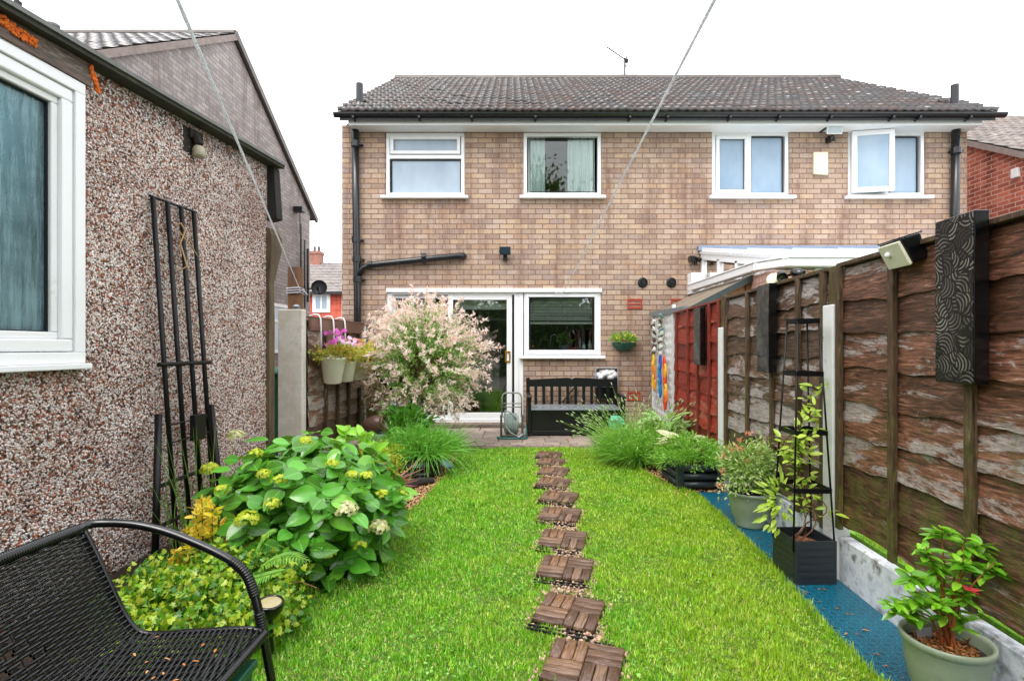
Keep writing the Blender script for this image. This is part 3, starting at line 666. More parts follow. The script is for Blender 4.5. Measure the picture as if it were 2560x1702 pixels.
for px0,px1,py0,py1 in ((1568,1605,747,772),(1677,1714,747,772),(1568,1601,979,1001)):
    mb = MB(); a,b,c,d = hx(px0),hx(px1),hz(py1),hz(py0); frame_ring(mb,a,b,c,d,HYY-.012,HYY+.0,.016)
    for q in range(3): z = c+(d-c)*(q+.5)/3; mb.box(a+.016,HYY-.008,z-.016,b-.016,HYY-.001,z+.008)
    obj('air_brick', mb, m_terra, house)
for px in (1606.5, 1678):
    c = V3(hx(px),HYY,hz(706.5)); mb = MB(); mb.lathe([(.078,0),(.078,.015),(.06,.03),(.056,.018),(.03,.018),(.025,.034),(.0,.034)], c, 24, False, axis=(0,-1,0)); obj('wall_vent', mb, m_black_plastic, house)
# a bath of things on and behind the house wall
def floodlight(name, label, c, s, tilt, face, body, arm=True):
    t = thing(name, label, 'light', c)
    Mx = Matrix.Translation(c) @ Matrix.Rotation(tilt,4,'X')
    mb = MB(); mb.M = Mx; mb.hexa([(-s*.8,.03,-s*.55),(s*.8,.03,-s*.55),(s*.8,.03,s*.55),(-s*.8,.03,s*.55),(-s,-.05,-s*.75),(s,-.05,-s*.75),(s,-.05,s*.75),(-s,-.05,s*.75)]); obj('housing', mb, body, t, bevel=.004)
    mb = MB(); mb.M = Mx; mb.box(-s*.86,-.056,-s*.6,s*.86,-.0505,s*.6); obj('lens', mb, face, t)
    mb = MB(); mb.box(c[0]-.03,c[1]+.02,c[2]-s-.05,c[0]+.03,HYY-.001,c[2]-s+.03); mb.lathe([(.0,-.045),(.022,-.03),(.024,0),(.01,.02)], (c[0]+.02,c[1]+.02,c[2]-s-.03), 12, False); obj('sensor', mb, m_black_plastic, t)
    mb = MB(); mb.box(c[0]-s-.01,c[1]-.01,c[2]-.02,c[0]-s-.002,HYY-.02,c[2]+.012); obj('bracket', mb, m_black_plastic, t)
    return t
m_lens = M('lamp_lens', '#aebcc2', .12, .1, 12, spec=.8); m_lens_d = M('dark_lamp_lens', '#2c3a44', .12, .2, 12, spec=.8)
floodlight('floodlight', 'small black floodlight on the brick wall above the kitchen window', V3(hx(1263),HYY-.09,hz(630)), .085, .15, m_lens_d, m_black_plastic)
floodlight('floodlight', 'floodlight with a pale glass face, high on the wall between the two right-hand bedroom windows', V3(hx(2068),HYY-.16,hz(332)), .12, .25, m_lens, m_upvc_d)
t = thing('alarm_box', 'cream alarm box fixed between the two right-hand upstairs windows', 'alarm', V3(hx(2048),HYY,hz(411)))
a,b,c,d = hx(2031),hx(2066),hz(440),hz(383); mb = MB().hexa([(a,HYY-.05,c+.02),(b,HYY-.05,c),(b,HYY-.001,c),(a,HYY-.001,c+.02),(a,HYY-.05,d),(b,HYY-.05,d),(b,HYY-.001,d),(a,HYY-.001,d)])
obj('case', mb, M('cream_plastic','#ece3c8',.4,.06,6), t, bevel=.008); mb = MB().box((a+b)/2-.035,HYY-.056,c+.16,(a+b)/2+.035,HYY-.0505,d-.05); obj('badge', mb, M('cream_badge','#f3ecd8',.3,.04), t)
# television aerial on the ridge
c = at(1562, 200, 11.7); t = thing('television_aerial', 'thin television aerial pointing up and left above the ridge', 'aerial', c)
mb = MB(); tp = at(1562,152,11.7); mb.tube([c-V3(0,0,.1),tp+V3(0,0,.05)], .018, 8); obj('mast', mb, m_black_metal, t)
mb = MB(); b0 = at(1517,118,11.6); b1 = at(1568,153,11.75); mb.tube([b0,b1], .011, 6)
dv = (b1-b0).normalized(); 
for q in range(9): p = b0+(b1-b0)*(.04+.1*q); mb.tube([p-V3(0,.09,0),p+V3(0,.09,0)], .006, 5)
obj('boom', mb, m_black_metal, t); mb = MB()
for s in (-1,1): mb.tube([b1+V3(-.02,-.12,.09*s),b1+V3(-.02,.12,.09*s)],.008,5); mb.tube([b1,b1+V3(-.02,0,.1*s)],.008,5); mb.tube([b1+V3(-.02,-.1,.0),b1+V3(-.02,-.1,.09*s)],.006,5)
mb.box(b1.x-.06,b1.y-.03,b1.z-.03,b1.x+.02,b1.y+.03,b1.z+.03); obj('reflector', mb, m_black_metal, t)
# hanging basket
c = at(1564,858,HYY-.14); t = thing('wall_basket', 'green half-round wall basket planted with small yellow flowers, right of the kitchen window', 'planter', V3(c.x,HYY,c.z-.13))
mb = MB(); rr = .185
prof = [(.05,-.125),(.11,-.1),(.155,-.05),(rr,0),(rr+.008,.012),(rr-.01,.012)]
for i,(r,z) in enumerate(prof): pass
vs = []; sg = 18
for r,z in prof:
    for q in range(sg+1): an = math.pi+math.pi*q/sg; vs.append((c.x+r*math.cos(an), HYY-.004+r*math.sin(an), c.z+z))
fs = [(i*(sg+1)+q,i*(sg+1)+q+1,(i+1)*(sg+1)+q+1,(i+1)*(sg+1)+q) for i in range(len(prof)-1) for q in range(sg)]; fs.append(tuple(range(sg,-1,-1)))
mb.add(vs, fs); obj('bowl', mb, M('green_plastic','#0f5a47',.35,.15), t, smooth=True)
mb = MB(); mb.add([(c.x+.17*math.cos(math.pi+math.pi*q/sg),HYY-.004+.17*math.sin(math.pi+math.pi*q/sg),c.z-.01) for q in range(sg+1)], [tuple(range(sg+1))]); obj('soil', mb, m_soil, t)
m_lf = FOL('bright_leaf', ['#3d7a1c','#62a226','#93c43a'], .4, .3)
P, D = clumps((c.x,HYY-.1,c.z+.06), (.2,.11,.1), 22, 16, .25, -.1); P[:,1] = np.minimum(P[:,1], HYY-.01)
pl = thing('basket_flowers', 'bright green trailing plant with yellow and pink flowers in the wall basket', 'plant', (c.x,HYY-.1,c.z))
scatter('foliage', T_RHOMB, P, D+rdir(len(P))*.6, rdir(len(P)), rng.uniform(.03,.06,len(P)), rng.uniform(.015,.028,len(P)), m_lf, pl)
m_fy = FOL('yellow_petal',['#e8c21c','#f2dc4a'],.5,.2); m_fpk = FOL('pink_petal',['#ee8fb0','#f6b9cd'],.5,.2)
def bloom(p, s_, m_, par, nrm=(0,-1.,.6)): return scatter('bloom', T_FLOWER, np.array([tuple(p)]), rdir(1), np.array([nrm])+rng.normal(size=(1,3))*.3, s_, s_, m_, par)
for _ in range(14): bloom((c.x+R(-.15,.15),HYY-.1-R(0,.1),c.z+R(.06,.15)), .035, m_fy, pl)
for _ in range(4): bloom((c.x+R(.1,.18),HYY-.12,c.z+R(.08,.14)), .045, m_fpk, pl)
# behind the panes
m_blind = M('cream_blind', '#eef0e2', .5, .04); bl = thing('venetian_blind', 'cream slatted blind half lowered inside the kitchen window', 'blind', ((pg[0]+pg[1])/2,HYY+.13,pg[3]))
mb = MB(); n = 15; zb = hz(804)
for i in range(n):
    z = pg[3]-.01-(pg[3]-zb-.05)*i/(n-1)
    mb.add([(pg[0]+.005,HYY+.118,z-.010),(pg[1]-.005,HYY+.118,z-.010-.006*math.sin(i)),(pg[1]-.005,HYY+.14,z+.008),(pg[0]+.005,HYY+.14,z+.008)], [(0,1,2,3)])
obj('slats', mb, m_blind, bl); mb = MB().box(pg[0]+.004,HYY+.11,zb-.035,pg[1]-.004,HYY+.15,zb); obj('bottom_rail', mb, m_blind, bl)
mb = MB()
for px in (1335,1370,1399,1466,1474): mb.tube([(hx(px),HYY+.112,pg[3]),(hx(px),HYY+.112,zb-.02)], .003, 5)
obj('cords', mb, m_blind, bl)
wz = hz(874); kc = thing('worktop', 'pale kitchen worktop running along the inside of the kitchen window', 'worktop', (WG[0]+.5,HYY+.3,wz-.04)); mb = MB().box(WG[0]+.0,HYY+.14,wz-.05,WG[1]+.5,HYY+.75,wz); obj('slab', mb, M('worktop_stone','#6c6a66',.3,.2), kc)
mb = MB(); x = hx(1380); x2 = hx(1397); mb.tube([(x,HYY+.3,wz),(x,HYY+.3,wz+.16)]+[((x+x2)/2-math.cos(t)*(x2-x)/2,HYY+.3,wz+.16+math.sin(t)*.085) for t in np.linspace(.1,3.04,10)]+[(x2,HYY+.3,wz+.12)], .011, 10)
tag(obj('kitchen_tap', mb, m_grey_metal, None, smooth=True, loc=(x,HYY+.3,wz)), 'swan-neck chrome tap seen through the kitchen window', 'tap')
c = V3(hx(1412),HYY+.26,wz); t = thing('pot_plant', 'small leafy plant in a grey trough behind the kitchen window glass', 'plant', c)
mb = MB().hexa([(c.x-.06,c.y-.04,c.z),(c.x+.06,c.y-.04,c.z),(c.x+.06,c.y+.04,c.z),(c.x-.06,c.y+.04,c.z),(c.x-.075,c.y-.05,c.z+.07),(c.x+.075,c.y-.05,c.z+.07),(c.x+.075,c.y+.05,c.z+.07),(c.x-.075,c.y+.05,c.z+.07)]); obj('trough', mb, M('grey_trough','#5b6a70',.5), t, bevel=.004)
P, D = clumps((c.x,c.y,c.z+.15), (.1,.07,.08), 14, 12, .25); scatter('foliage', T_RHOMB, P, D+rdir(len(P))*.5, rdir(len(P)), .045, .025, m_lf, t)
def bottle(px, h, r, col, label, cap=None, name='bottle'):
    c = V3(hx(px),HYY+.22,wz); t = thing(name, label, 'bottle', c); mb = MB(); mb.lathe([(r*.9,0),(r,.01),(r,h*.62),(r*.5,h*.8),(r*.42,h)], c, 14, True, True); obj('body', mb, M('plastic_'+col.strip('#'), col, .3, .05), t, smooth=True)
    mb = MB(); mb.lathe([(r*.6,h*.8),(r*.6,h*1.15),(0,h*1.16)], c, 12); obj('cap', mb, M('cap_'+(cap or col).strip('#'), cap or col, .3, .05), t)
bottle(1464, .11, .03, '#cfe4e6', 'washing-up bottle with a turquoise top on the window worktop', '#1fa7b8')
bottle(1480, .13, .034, '#e4e6dc', 'white soap bottle at the right end of the window worktop', '#d6d8cf')
c = V3(hx(1439),HYY+.22,wz); tag(obj('red_box', MB().box(c.x-.05,c.y-.03,c.z,c.x+.05,c.y+.03,c.z+.035), M('red_card','#c8503c',.5), None, bevel=.004, loc=c), 'flat red box lying beside the plant in the kitchen window', 'box')
c = V3(hx(1333),HYY+.24,wz); t = thing('mug', 'gold-rimmed mug at the left end of the window worktop', 'mug', c); mb = MB(); mb.lathe([(.03,0),(.035,.09),(.03,.09),(.028,.01)], c, 16); obj('cup', mb, m_gold, t, smooth=True); mb = MB(); mb.tube([c+V3(.03,0,.075),c+V3(.06,0,.07),c+V3(.062,0,.035),c+V3(.032,0,.02)], .006, 6); obj('handle', mb, m_gold, t)
m_curt = M('pale_curtain', '#e4eeee', .8, .08, 4)
for a,b,lab in ((p2[0]-.03,hx(1364),'narrow pale blue curtain at the left of the bedroom window'),(hx(1421),p2[1]+.03,'wide pale blue curtain drawn over the right of the bedroom window')):
    mb = MB(); n = 40; vs = []
    for i in range(n+1):
        x = a+(b-a)*i/n; yy = HYY+.13+.02*math.sin(i*1.1)+.012*math.sin(i*.47); vs += [(x,yy,p2[2]-.1),(x,yy,p2[3]+.05)]
    mb.add(vs, [(2*i,2*i+2,2*i+3,2*i+1) for i in range(n)]); tag(obj('curtain', mb, m_curt, None, smooth=True, loc=((a+b)/2,HYY+.2,p2[2]-.1)), lab, 'curtain')
rb = thing('roller_blind', 'rolled cream blind across the top of the sliding door glass', 'blind', (hx(1200),HYY+.2,z1-.2)); mb = MB().box(hx(1140),HYY+.17,DR[3]-.30,hx(1268),HYY+.18,DR[3]-.13); mb.tube([(hx(1138),HYY+.19,DR[3]-.12),(hx(1270),HYY+.19,DR[3]-.12)],.03,10); obj('fabric', mb, m_blind, rb)
t = thing('dining_chair', 'pale high-backed chair standing inside the sliding door', 'chair', (hx(1208),HYY+1.0,.1)); cx_, cy_ = hx(1208), HYY+1.0; mm = M('pale_chair','#b9b8ad',.6,.1)
mb = MB().box(cx_-.24,cy_-.03,.55,cx_+.24,cy_+.03,1.12); obj('backrest', mb, mm, t, bevel=.02); mb = MB().box(cx_-.24,cy_+.03,.5,cx_+.24,cy_+.45,.57); obj('seat', mb, mm, t, bevel=.02)
for sx in (-1,1):
    for yy in (0,.42): obj('leg', MB().box(cx_+sx*.21-.02,cy_+yy-.02,.1,cx_+sx*.21+.02,cy_+yy+.02,.5), m_timber, t)
# ---------------------------------------------------------------- neighbouring houses
GX = -5.42
nh = thing('grey_brick_house', 'grey brick house with a tall plain gable end, behind the pebble-dashed garage', 'house', (GX-3, 10.2, 0))
mb = MB(); ya, yr, yb = 6.3, 10.2, 14.05; za, zr, zb = 4.78, 7.36, 4.95
mb.add([(GX,ya,-.05),(GX,yb,-.05),(GX,yb,zb-.06),(GX,yr,zr-.1),(GX,ya,za-.06)], [(0,1,2,3,4)])
mb.quad((GX-9,ya,-.05),(GX,ya,-.05),(GX,ya,za-.06),(GX-9,ya,za-.06)); mb.quad((GX-9,yb,-.05),(GX,yb,-.05),(GX,yb,zb),(GX-9,yb,zb)); obj('wall', mb, m_brick_g, nh)
e0 = V3(GX-9,ya-.25,za-.16); tile_roof('roof', e0, (GX+.06,ya-.25,za-.16), (0,yr-ya+.25,zr-za+.16), .33, .22, m_tile_g, nh, .022)
mb = MB().quad((GX-9,yr,zr-.02),(GX+.06,yr,zr-.02),(GX+.06,yb+.35,zb-.2),(GX-9,yb+.35,zb-.2)); obj('far_roof_slope', mb, m_tile_g, nh)
mb = MB(); mb.beam((GX+.045,ya-.25,za-.2),(GX+.045,yr,zr-.05),.07,.1); obj('verge', mb, m_verge, nh)
mb = MB(); mb.beam((GX+.055,yr-.05,zr+.01),(GX+.055,yb+.37,zb-.2),.06,.13); obj('barge_board', mb, m_ridge, nh)
mb = MB(); mb.tube([(GX-9,yr,zr),(GX+.05,yr,zr)], .09, 8); obj('ridge_tile', mb, m_ridge, nh)
wa = at(683,868,12.0); mb = MB()
def wall_window_y(parent, X, y0, y1, z0, z1, glass):
    m1 = MB(); t = .07
    m1.box(X,y0,z0,X+.05,y1,z0+t); m1.box(X,y0,z1-t,X+.05,y1,z1); m1.box(X,y0,z0+t,X+.05,y0+t,z1-t); m1.box(X,y1-t,z0+t,X+.05,y1,z1-t); m1.box(X,y0+t,z0+(z1-z0)*.62,X+.045,y1-t,z0+(z1-z0)*.62+.06)
    w_ = obj('window', m1, m_upvc, parent); m2 = MB().box(X+.005,y0+t,z0+t,X+.02,y1-t,z1-t); obj('pane', m2, glass, w_)
wall_window_y(nh, GX+.002, 11.75, 12.75, 1.15, 2.28, m_obscure)
for (py0,py1,yy,r) in ((560,775,13.3,.02),(600,770,13.55,.018),(622,755,13.75,.03)):
    a_ = H+(HY-py0)/F*yy; b_ = H+(HY-py1)/F*yy; mb = MB(); mb.tube([(GX+.06,yy,a_),(GX+.06,yy,b_)], r, 8); obj('wall_pipe', mb, m_black_pipe, nh)
c = V3(GX+.12,13.1,H+(HY-524)/F*13.1); t = thing('outside_lamp', 'tiny black lamp high on the grey gable wall, above the pipes', 'light', c); mb = MB().box(c.x-.12,c.y-.12,c.z-.06,c.x+.1,c.y+.12,c.z+.05); mb.tube([c,c-V3(0,0,.6)],.012,6); obj('housing', mb, m_black_plastic, t)
c = at(798,719,13.9); sdsh = thing('satellite_dish', 'round dark satellite dish on the far corner of the grey house', 'satellite dish', c)
mb = MB(); ax = Vector((.25,-.95,.2)).normalized(); mb.lathe([(.0,-.05),(.1,-.04),(.17,-.015),(.205,.02),(.2,.03)], c, 24, False, axis=ax); obj('dish', mb, M('dish_mesh','#33363c',.5,.2,20), sdsh, smooth=True)
mb = MB(); mb.tube([c-V3(0,0,.15),c+ax*.25-V3(0,0,.12)],.012,6); mb.box(c.x+ax.x*.25-.03,c.y+ax.y*.25-.04,c.z-.1,c.x+ax.x*.25+.03,c.y+ax.y*.25+.04,c.z-.02); mb.tube([c-ax*.03,(GX+.0,13.98,c.z-.02)],.018,8); obj('arm', mb, m_black_metal, sdsh)
c = at(133,62,6.6); t = thing('roof_vent_pipe', 'short grey capped vent pipe poking above the garage roof edge', 'vent pipe', c-V3(0,0,.5)); mb = MB(); mb.lathe([(.06,-.55),(.06,-.03),(.068,-.03),(.07,0),(.05,0)], c, 18, False); mb.lathe([(.05,-.01),(0,-.01)],c,18,False); obj('pipe', mb, M('grey_pipe','#70767c',.5,.15,9), t)
c = at(45,20,7.2); t = thing('aerial_pole', 'thin dark pole rising above the garage roof at the top left corner', 'pole', V3(c.x,c.y,5.2)); mb = MB(); mb.tube([(c.x,c.y,5.2),(c.x,c.y,c.z+.05)],.022,8); mb.tube([(c.x,c.y,c.z+.05),(c.x,c.y,c.z+1.2)],.014,8); mb.box(c.x-.03,c.y-.03,c.z+.02,c.x+.03,c.y+.03,c.z+.09); obj('mast', mb, m_black_metal, t)
# small orange-red house far between the two
FY = 26.0
def fp(px,py): p = at(px,py,FY); return p.x, p.z
fh = thing('terraced_house', 'distant orange-red house with a tiled roof, seen between the grey and the buff houses', 'house', (-9.2, FY, 0))
xa, ez_ = fp(700,731)[0], fp(771,731)[1]; xb = fp(905,731)[0]
mb = MB().box(xa,FY,-.05,xb,FY+6,ez_); obj('wall', mb, m_brick_o, fh)
rz_ = H+(HY-657)/F*(FY+3); tile_roof('roof', (xa-.2,FY-.25,ez_-.05), (xb+.2,FY-.25,ez_-.05), (0,3.25,rz_-ez_+.05), .36, .3, M('far_roof_tile','#77706d',.45,.25,3,cols=['#5d5856','#857d79','#928a85']), fh, .03, .06, .035)
mb = MB().quad((xa-.2,FY+3,rz_),(xb+.2,FY+3,rz_),(xb+.2,FY+6.2,ez_-.05),(xa-.2,FY+6.2,ez_-.05)); obj('far_roof_slope', mb, m_tile_g, fh)
mb = MB().box(xa-.2,FY-.3,ez_-.12,xb+.2,FY-.2,ez_+.02); obj('gutter', mb, m_black_pipe, fh)
def far_window(px0,px1,py0,py1):
    a,z1_ = fp(px0,py0); b,z0_ = fp(px1,py1); mb = MB(); frame_ring(mb,a,b,z0_,z1_,FY-.06,FY-.001,.16); mb.box((a+b)/2-.04,FY-.055,z0_+.16,(a+b)/2+.04,FY-.002,z1_-.16); f_ = obj('window', mb, m_upvc, fh); mb = MB().box(a+.16,FY-.03,z0_+.16,b-.16,FY-.02,z1_-.16); obj('pane', mb, m_obscure, f_)
far_window(782,826,732,781); far_window(730,765,735,781)
a,_ = fp(855,0); b,_ = fp(861,0); mb = MB().box(a,FY-.04,1.5,b,FY-.001,ez_-.13); obj('trim', mb, m_upvc, fh)
c0 = at(792,660,FY+3); mb = MB().box(c0.x-.27,FY+2.7,rz_-.6,c0.x+.27,FY+3.3,H+(HY-633)/F*(FY+3)); mb.box(c0.x-.31,FY+2.66,H+(HY-637)/F*(FY+3),c0.x+.31,FY+3.34,H+(HY-630)/F*(FY+3))
ch = obj('chimney', mb, M('far_chimney','#9a6a5a',.7,.25,6), fh); mb = MB()
for q in (-.12,.12): mb.lathe([(.08,0),(.07,.3)], (c0.x+q,FY+3,H+(HY-630)/F*(FY+3)), 10)
obj('chimney_pot', mb, m_ridge, ch)
# red brick house on the right
BX = 8.6; rh = thing('red_brick_house', 'red brick house with a brown tiled roof at the right-hand edge, beyond the buff houses', 'house', (BX+3, 12.8, 0))
ya, za, yr, zr = 8.35, 4.33, 13.0, 7.0
mb = MB().add([(BX,ya,-.05),(BX,17.6,-.05),(BX,17.6,za),(BX,yr,zr-.12),(BX,ya,za-.08)], [(0,4,3,2,1)]); mb.quad((BX,ya,-.05),(BX+8,ya,-.05),(BX+8,ya,za-.08),(BX,ya,za-.08)); obj('wall', mb, BRICK('red_brick_y', ['#b8614b','#a04f3e','#c46d55','#ae5a46','#8f4438','#bb6650','#a5523f','#c77a62'], '#cdb2a4', 'Y', dark='#6b3a30'), rh)
tile_roof('roof', (BX-.08,ya-.2,za-.12), (BX+8,ya-.2,za-.12), (0,yr-ya+.2,zr-za+.12), .33, .22, TILEROOF('brown_roof_tile','#6e625b','#6b4a35','#94877f',.3), rh, .022)
mb = MB().quad((BX-.08,yr,zr),(BX+8,yr,zr),(BX+8,17.8,za),(BX-.08,17.8,za)); obj('far_roof_slope', mb, m_tile_g, rh)
mb = MB(); mb.beam((BX-.05,ya-.2,za-.19),(BX-.05,yr,zr-.06),.08,.09); obj('verge', mb, m_verge, rh)
yy = BX*F/(2543-CX); c = at(2543,433,yy); t = thing('small_alarm_box', 'small white box on the red brick wall at the right edge', 'alarm', c); obj('case', MB().box(BX-.06,c.y-.06,c.z-.08,BX-.001,c.y+.06,c.z+.08), m_upvc, t, bevel=.006)

# ---------------------------------------------------------------- pebble-dashed garage on the left
WX0 = -2.5
def wx(y): return WX0 + .0725*y
DV = Vector((.0725,1,0)).normalized(); NV = Vector((1,-.0725,0)).normalized()     # along the garden, out from the left wall
def wp(y, out=0.0, z=0.0): return Vector((wx(y), y, z)) + NV*out
gar = thing('garage', 'pebble-dashed garage with a white-framed window and a thin sloping roof edge, left of the lawn', 'garage', wp(3,-1.5))
YC = 4.63; YN = -1.2
def rz(y): return 2.835 + (y-2.8)*.05 - .03
wy0, wy1, wz0, wz1 = 1.0, 2.775, 1.197, 2.665
mb = MB()
def wallq(y0,y1,z0,z1a,z1b): mb.quad(wp(y0,0,z0),wp(y1,0,z0),wp(y1,0,z1b),wp(y0,0,z1a))
ri = .06
wallq(YN,wy0+ri,-.03,rz(YN),rz(wy0)); wallq(wy0+ri,wy1-ri,-.03,wz0+ri,wz0+ri); wallq(wy0+ri,wy1-ri,wz1-ri,rz(wy0),rz(wy1)); wallq(wy1-ri,YC,-.03,rz(wy1),rz(YC))
c1 = wp(YC); mb.quad(c1+V3(0,0,-.03), c1+V3(-3.4,0,-.03), c1+V3(-3.4,0,rz(YC)), c1+V3(0,0,rz(YC)))
obj('wall', mb, m_pebble, gar)
n = 52000; y = rng.uniform(2.15,YC-.01,n); z = rng.uniform(.0,2.86,n); ok = (z < rz(0)+y*.05-.14+.0) & ((y > wy1+.012) | (z < wz0-.03)); y, z = y[ok], z[ok]; n = len(y)
P = np.array([tuple(wp(a_,0,0)) for a_ in y]); P[:,2] = z; P += np.array(NV)*rng.uniform(-.002,.0025,(n,1)); D = norm(np.array(DV)[None]*rng.normal(size=(n,1))+np.array([0,0,1.])*rng.normal(size=(n,1)))
kind(scatter('stone_dash', T_STONE, P, D, np.tile(np.array(NV),(n,1))+rng.normal(size=(n,3))*.3, rng.uniform(.010,.019,n), rng.uniform(.008,.014,n), m_stone, gar, False, None, rng.uniform(.006,.012,n)), 'stuff')
mb = MB(); o = .12; m_sheet = M('cement_sheet','#6f716f',.7,.25,6,bump=.4,bs=40); m_sheet_u = M('dark_green_sheet_underside','#2c2d25',.8,.35,9,bump=.4,dirt='#40482a',dirt_s=6)  # underside is a darker, greener colour than the sheet above
a0 = wp(YN,o,rz(YN)+.0); a1 = wp(YC+.1,o,rz(YC)+.0); mb.hexa([a0+V3(-3.6,0,.012),a0+V3(0,0,.012),a1+V3(0,0,.012),a1+V3(-3.6,0,.012),a0+V3(-3.6,0,.035),a0+V3(0,0,.035),a1+V3(0,0,.035),a1+V3(-3.6,0,.035)]); obj('roof', mb, m_sheet, gar)
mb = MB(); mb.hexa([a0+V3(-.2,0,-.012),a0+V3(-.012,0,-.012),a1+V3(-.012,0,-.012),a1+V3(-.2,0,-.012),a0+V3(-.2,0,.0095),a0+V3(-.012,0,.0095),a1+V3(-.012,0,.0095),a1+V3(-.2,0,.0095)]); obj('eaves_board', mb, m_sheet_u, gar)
mb = MB(); b0 = wp(YN,.001,wz1+.004); b1 = wp(2.80,.001,wz1+.004); top = rz(2.8)-.015; e = NV*.05
mb.hexa([b0,b0+e,b1+e,b1,V3(b0.x,b0.y,rz(YN)-.015),V3(b0.x,b0.y,rz(YN)-.015)+e,V3(b1.x,b1.y,top)+e,V3(b1.x,b1.y,top)]); obj('fascia', mb, m_fascia_old, gar)
for (y0,y1,zz) in ((2.30,2.50,2.70),(2.79,2.84,2.74)):
    n = 130; mb = MB()
    for i in range(n):
        t_ = i/(n-1); y = y0+(y1-y0)*t_; z = rz(y)-.03-(.1*t_ if y1>2.7 else .03*math.sin(t_*2)); p = wp(y,.052+R(-.004,.008),z+R(-.028,.02)); s_ = R(.2,.62); mb.lathe([(0,-.018*s_),(.012*s_,-.012*s_),(.017*s_,0),(.011*s_,.012*s_),(0,.017*s_)], p, 7, False, axis=(R(-1,1),R(-1,1),1))
    obj('foam_filler', mb, m_foam, gar, smooth=True)
# its window (in the wall plane)
def WB(mb, y0,y1,z0,z1,o0,o1): return mb.hexa([wp(y0,o0,z0),wp(y0,o1,z0),wp(y1,o1,z0),wp(y1,o0,z0),wp(y0,o0,z1),wp(y0,o1,z1),wp(y1,o1,z1),wp(y1,o0,z1)])
def WR(mb, y0,y1,z0,z1,o0,o1,t,tb=None,tt=None):
    tb = tb or t; tt = tt or t; WB(mb,y0,y1,z0,z0+tb,o0,o1); WB(mb,y0,y1,z1-tt,z1,o0,o1); WB(mb,y0,y0+t,z0+tb,z1-tt,o0,o1); WB(mb,y1-t,y1,z0+tb,z1-tt,o0,o1)
mb = MB(); WR(mb, wy0,wy1,wz0,wz1,-.03,.045,.058); wn = obj('window', mb, m_upvc, gar, bevel=.004)
mb = MB(); WR(mb, wy0+.062,wy1-.062,wz0+.062,wz1-.062,-.04,.034,.062); obj('sash', mb, m_upvc, wn, bevel=.008)
mb = MB(); WR(mb, wy0+.1245,wy1-.1245,wz0+.1245,wz1-.1245,-.045,.012,.035); obj('glazing_bead', mb, m_upvc_d, wn, bevel=.006)
mb = MB(); WR(mb, wy0+.16,wy1-.16,wz0+.16,wz1-.16,-.04,-.005,.006); obj('gasket', mb, m_gasket, wn)
mb = MB(); WB(mb, wy0+.16,wy1-.16,wz0+.16,wz1-.16,-.03,-.022); obj('pane', mb, m_steamy, wn)
mb = MB(); WB(mb, wy0-.05,wy1+.01,wz0-.03,wz0-.001,.0,.075); obj('sill', mb, m_upvc, wn, bevel=.005)
mb = MB(); mb.quad(wp(wy0,-1.2,.5),wp(YC-.1,-1.2,.5),wp(YC-.1,-1.2,2.75),wp(wy0,-1.2,2.75)); mb.quad(wp(YC-.1,-1.2,.5),wp(YC-.1,-.05,.5),wp(YC-.1,-.05,2.75),wp(YC-.1,-1.2,2.75)); obj('inner_wall', mb, M('garage_inside','#3b5a5e',.8,.3,3), gar)
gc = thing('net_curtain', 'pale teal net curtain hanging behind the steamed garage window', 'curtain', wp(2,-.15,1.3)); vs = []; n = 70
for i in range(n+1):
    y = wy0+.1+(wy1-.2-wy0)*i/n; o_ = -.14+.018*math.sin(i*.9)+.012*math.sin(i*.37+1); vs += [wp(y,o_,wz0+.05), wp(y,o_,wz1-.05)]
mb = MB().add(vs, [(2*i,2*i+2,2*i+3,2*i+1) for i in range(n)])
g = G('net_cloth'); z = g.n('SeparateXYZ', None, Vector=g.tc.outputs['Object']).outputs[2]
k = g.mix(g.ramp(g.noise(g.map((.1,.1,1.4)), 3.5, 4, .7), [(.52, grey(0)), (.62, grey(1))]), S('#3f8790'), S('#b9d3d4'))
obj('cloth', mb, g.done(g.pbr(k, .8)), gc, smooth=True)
mb = MB()      # corner trim, rotten and bulging half way up
cp = wp(YC,.0); prof = [(-.03,.03,.07),(1.5,.032,.07),(1.85,.03,.06),(1.98,.045,.09),(2.15,.055,.15),(2.27,.05,.16),(2.33,.03,.12)]
ring = []
for z,d_,w_ in prof: ring.append([cp+NV*.012-DV*.02+V3(0,0,z)-V3(.02,0,0), cp+NV*d_-DV*.02+V3(0,0,z), cp+NV*d_+DV*w_+V3(0,0,z), cp-NV*.02+DV*w_+V3(0,0,z)])
vs = [p for r_ in ring for p in r_]; fs = [(4*i+j,4*i+(j+1)%4,4*i+4+(j+1)%4,4*i+4+j) for i in range(len(ring)-1) for j in range(4)] + [(3,2,1,0), tuple(4*(len(ring)-1)+j for j in range(4))]
mb.add(vs, fs); obj('corner_trim', mb, m_timber_d, gar)
mb = MB(); mb.hexa([cp+NV*.0+DV*.0+V3(0,0,2.4),cp+NV*.09+V3(0,0,2.42),cp+NV*.09+DV*.1+V3(0,0,2.42),cp+DV*.1+V3(0,0,2.4),cp+V3(0,0,rz(YC)-.02),cp+NV*.06+V3(0,0,rz(YC)-.02),cp+NV*.06+DV*.1+V3(0,0,rz(YC)-.02),cp+DV*.1+V3(0,0,rz(YC)-.02)]); obj('rafter_end', mb, M('blackened_timber','#23201d',.8,.4,8,bump=.5), gar)
c = wp(3.66,.05,2.66); t = thing('bulkhead_lamp', 'grimy old wall lamp in a dark hollow under the garage roof edge', 'light', c)
mb = MB(); mb.lathe([(.034,-.055),(.042,-.04),(.04,.0),(.028,.02)], c, 14, True, True); obj('shade', mb, M('dirty_cream','#a79f88',.5,.3,9,dirt='#4a4335'), t, smooth=True)
mb = MB(); 
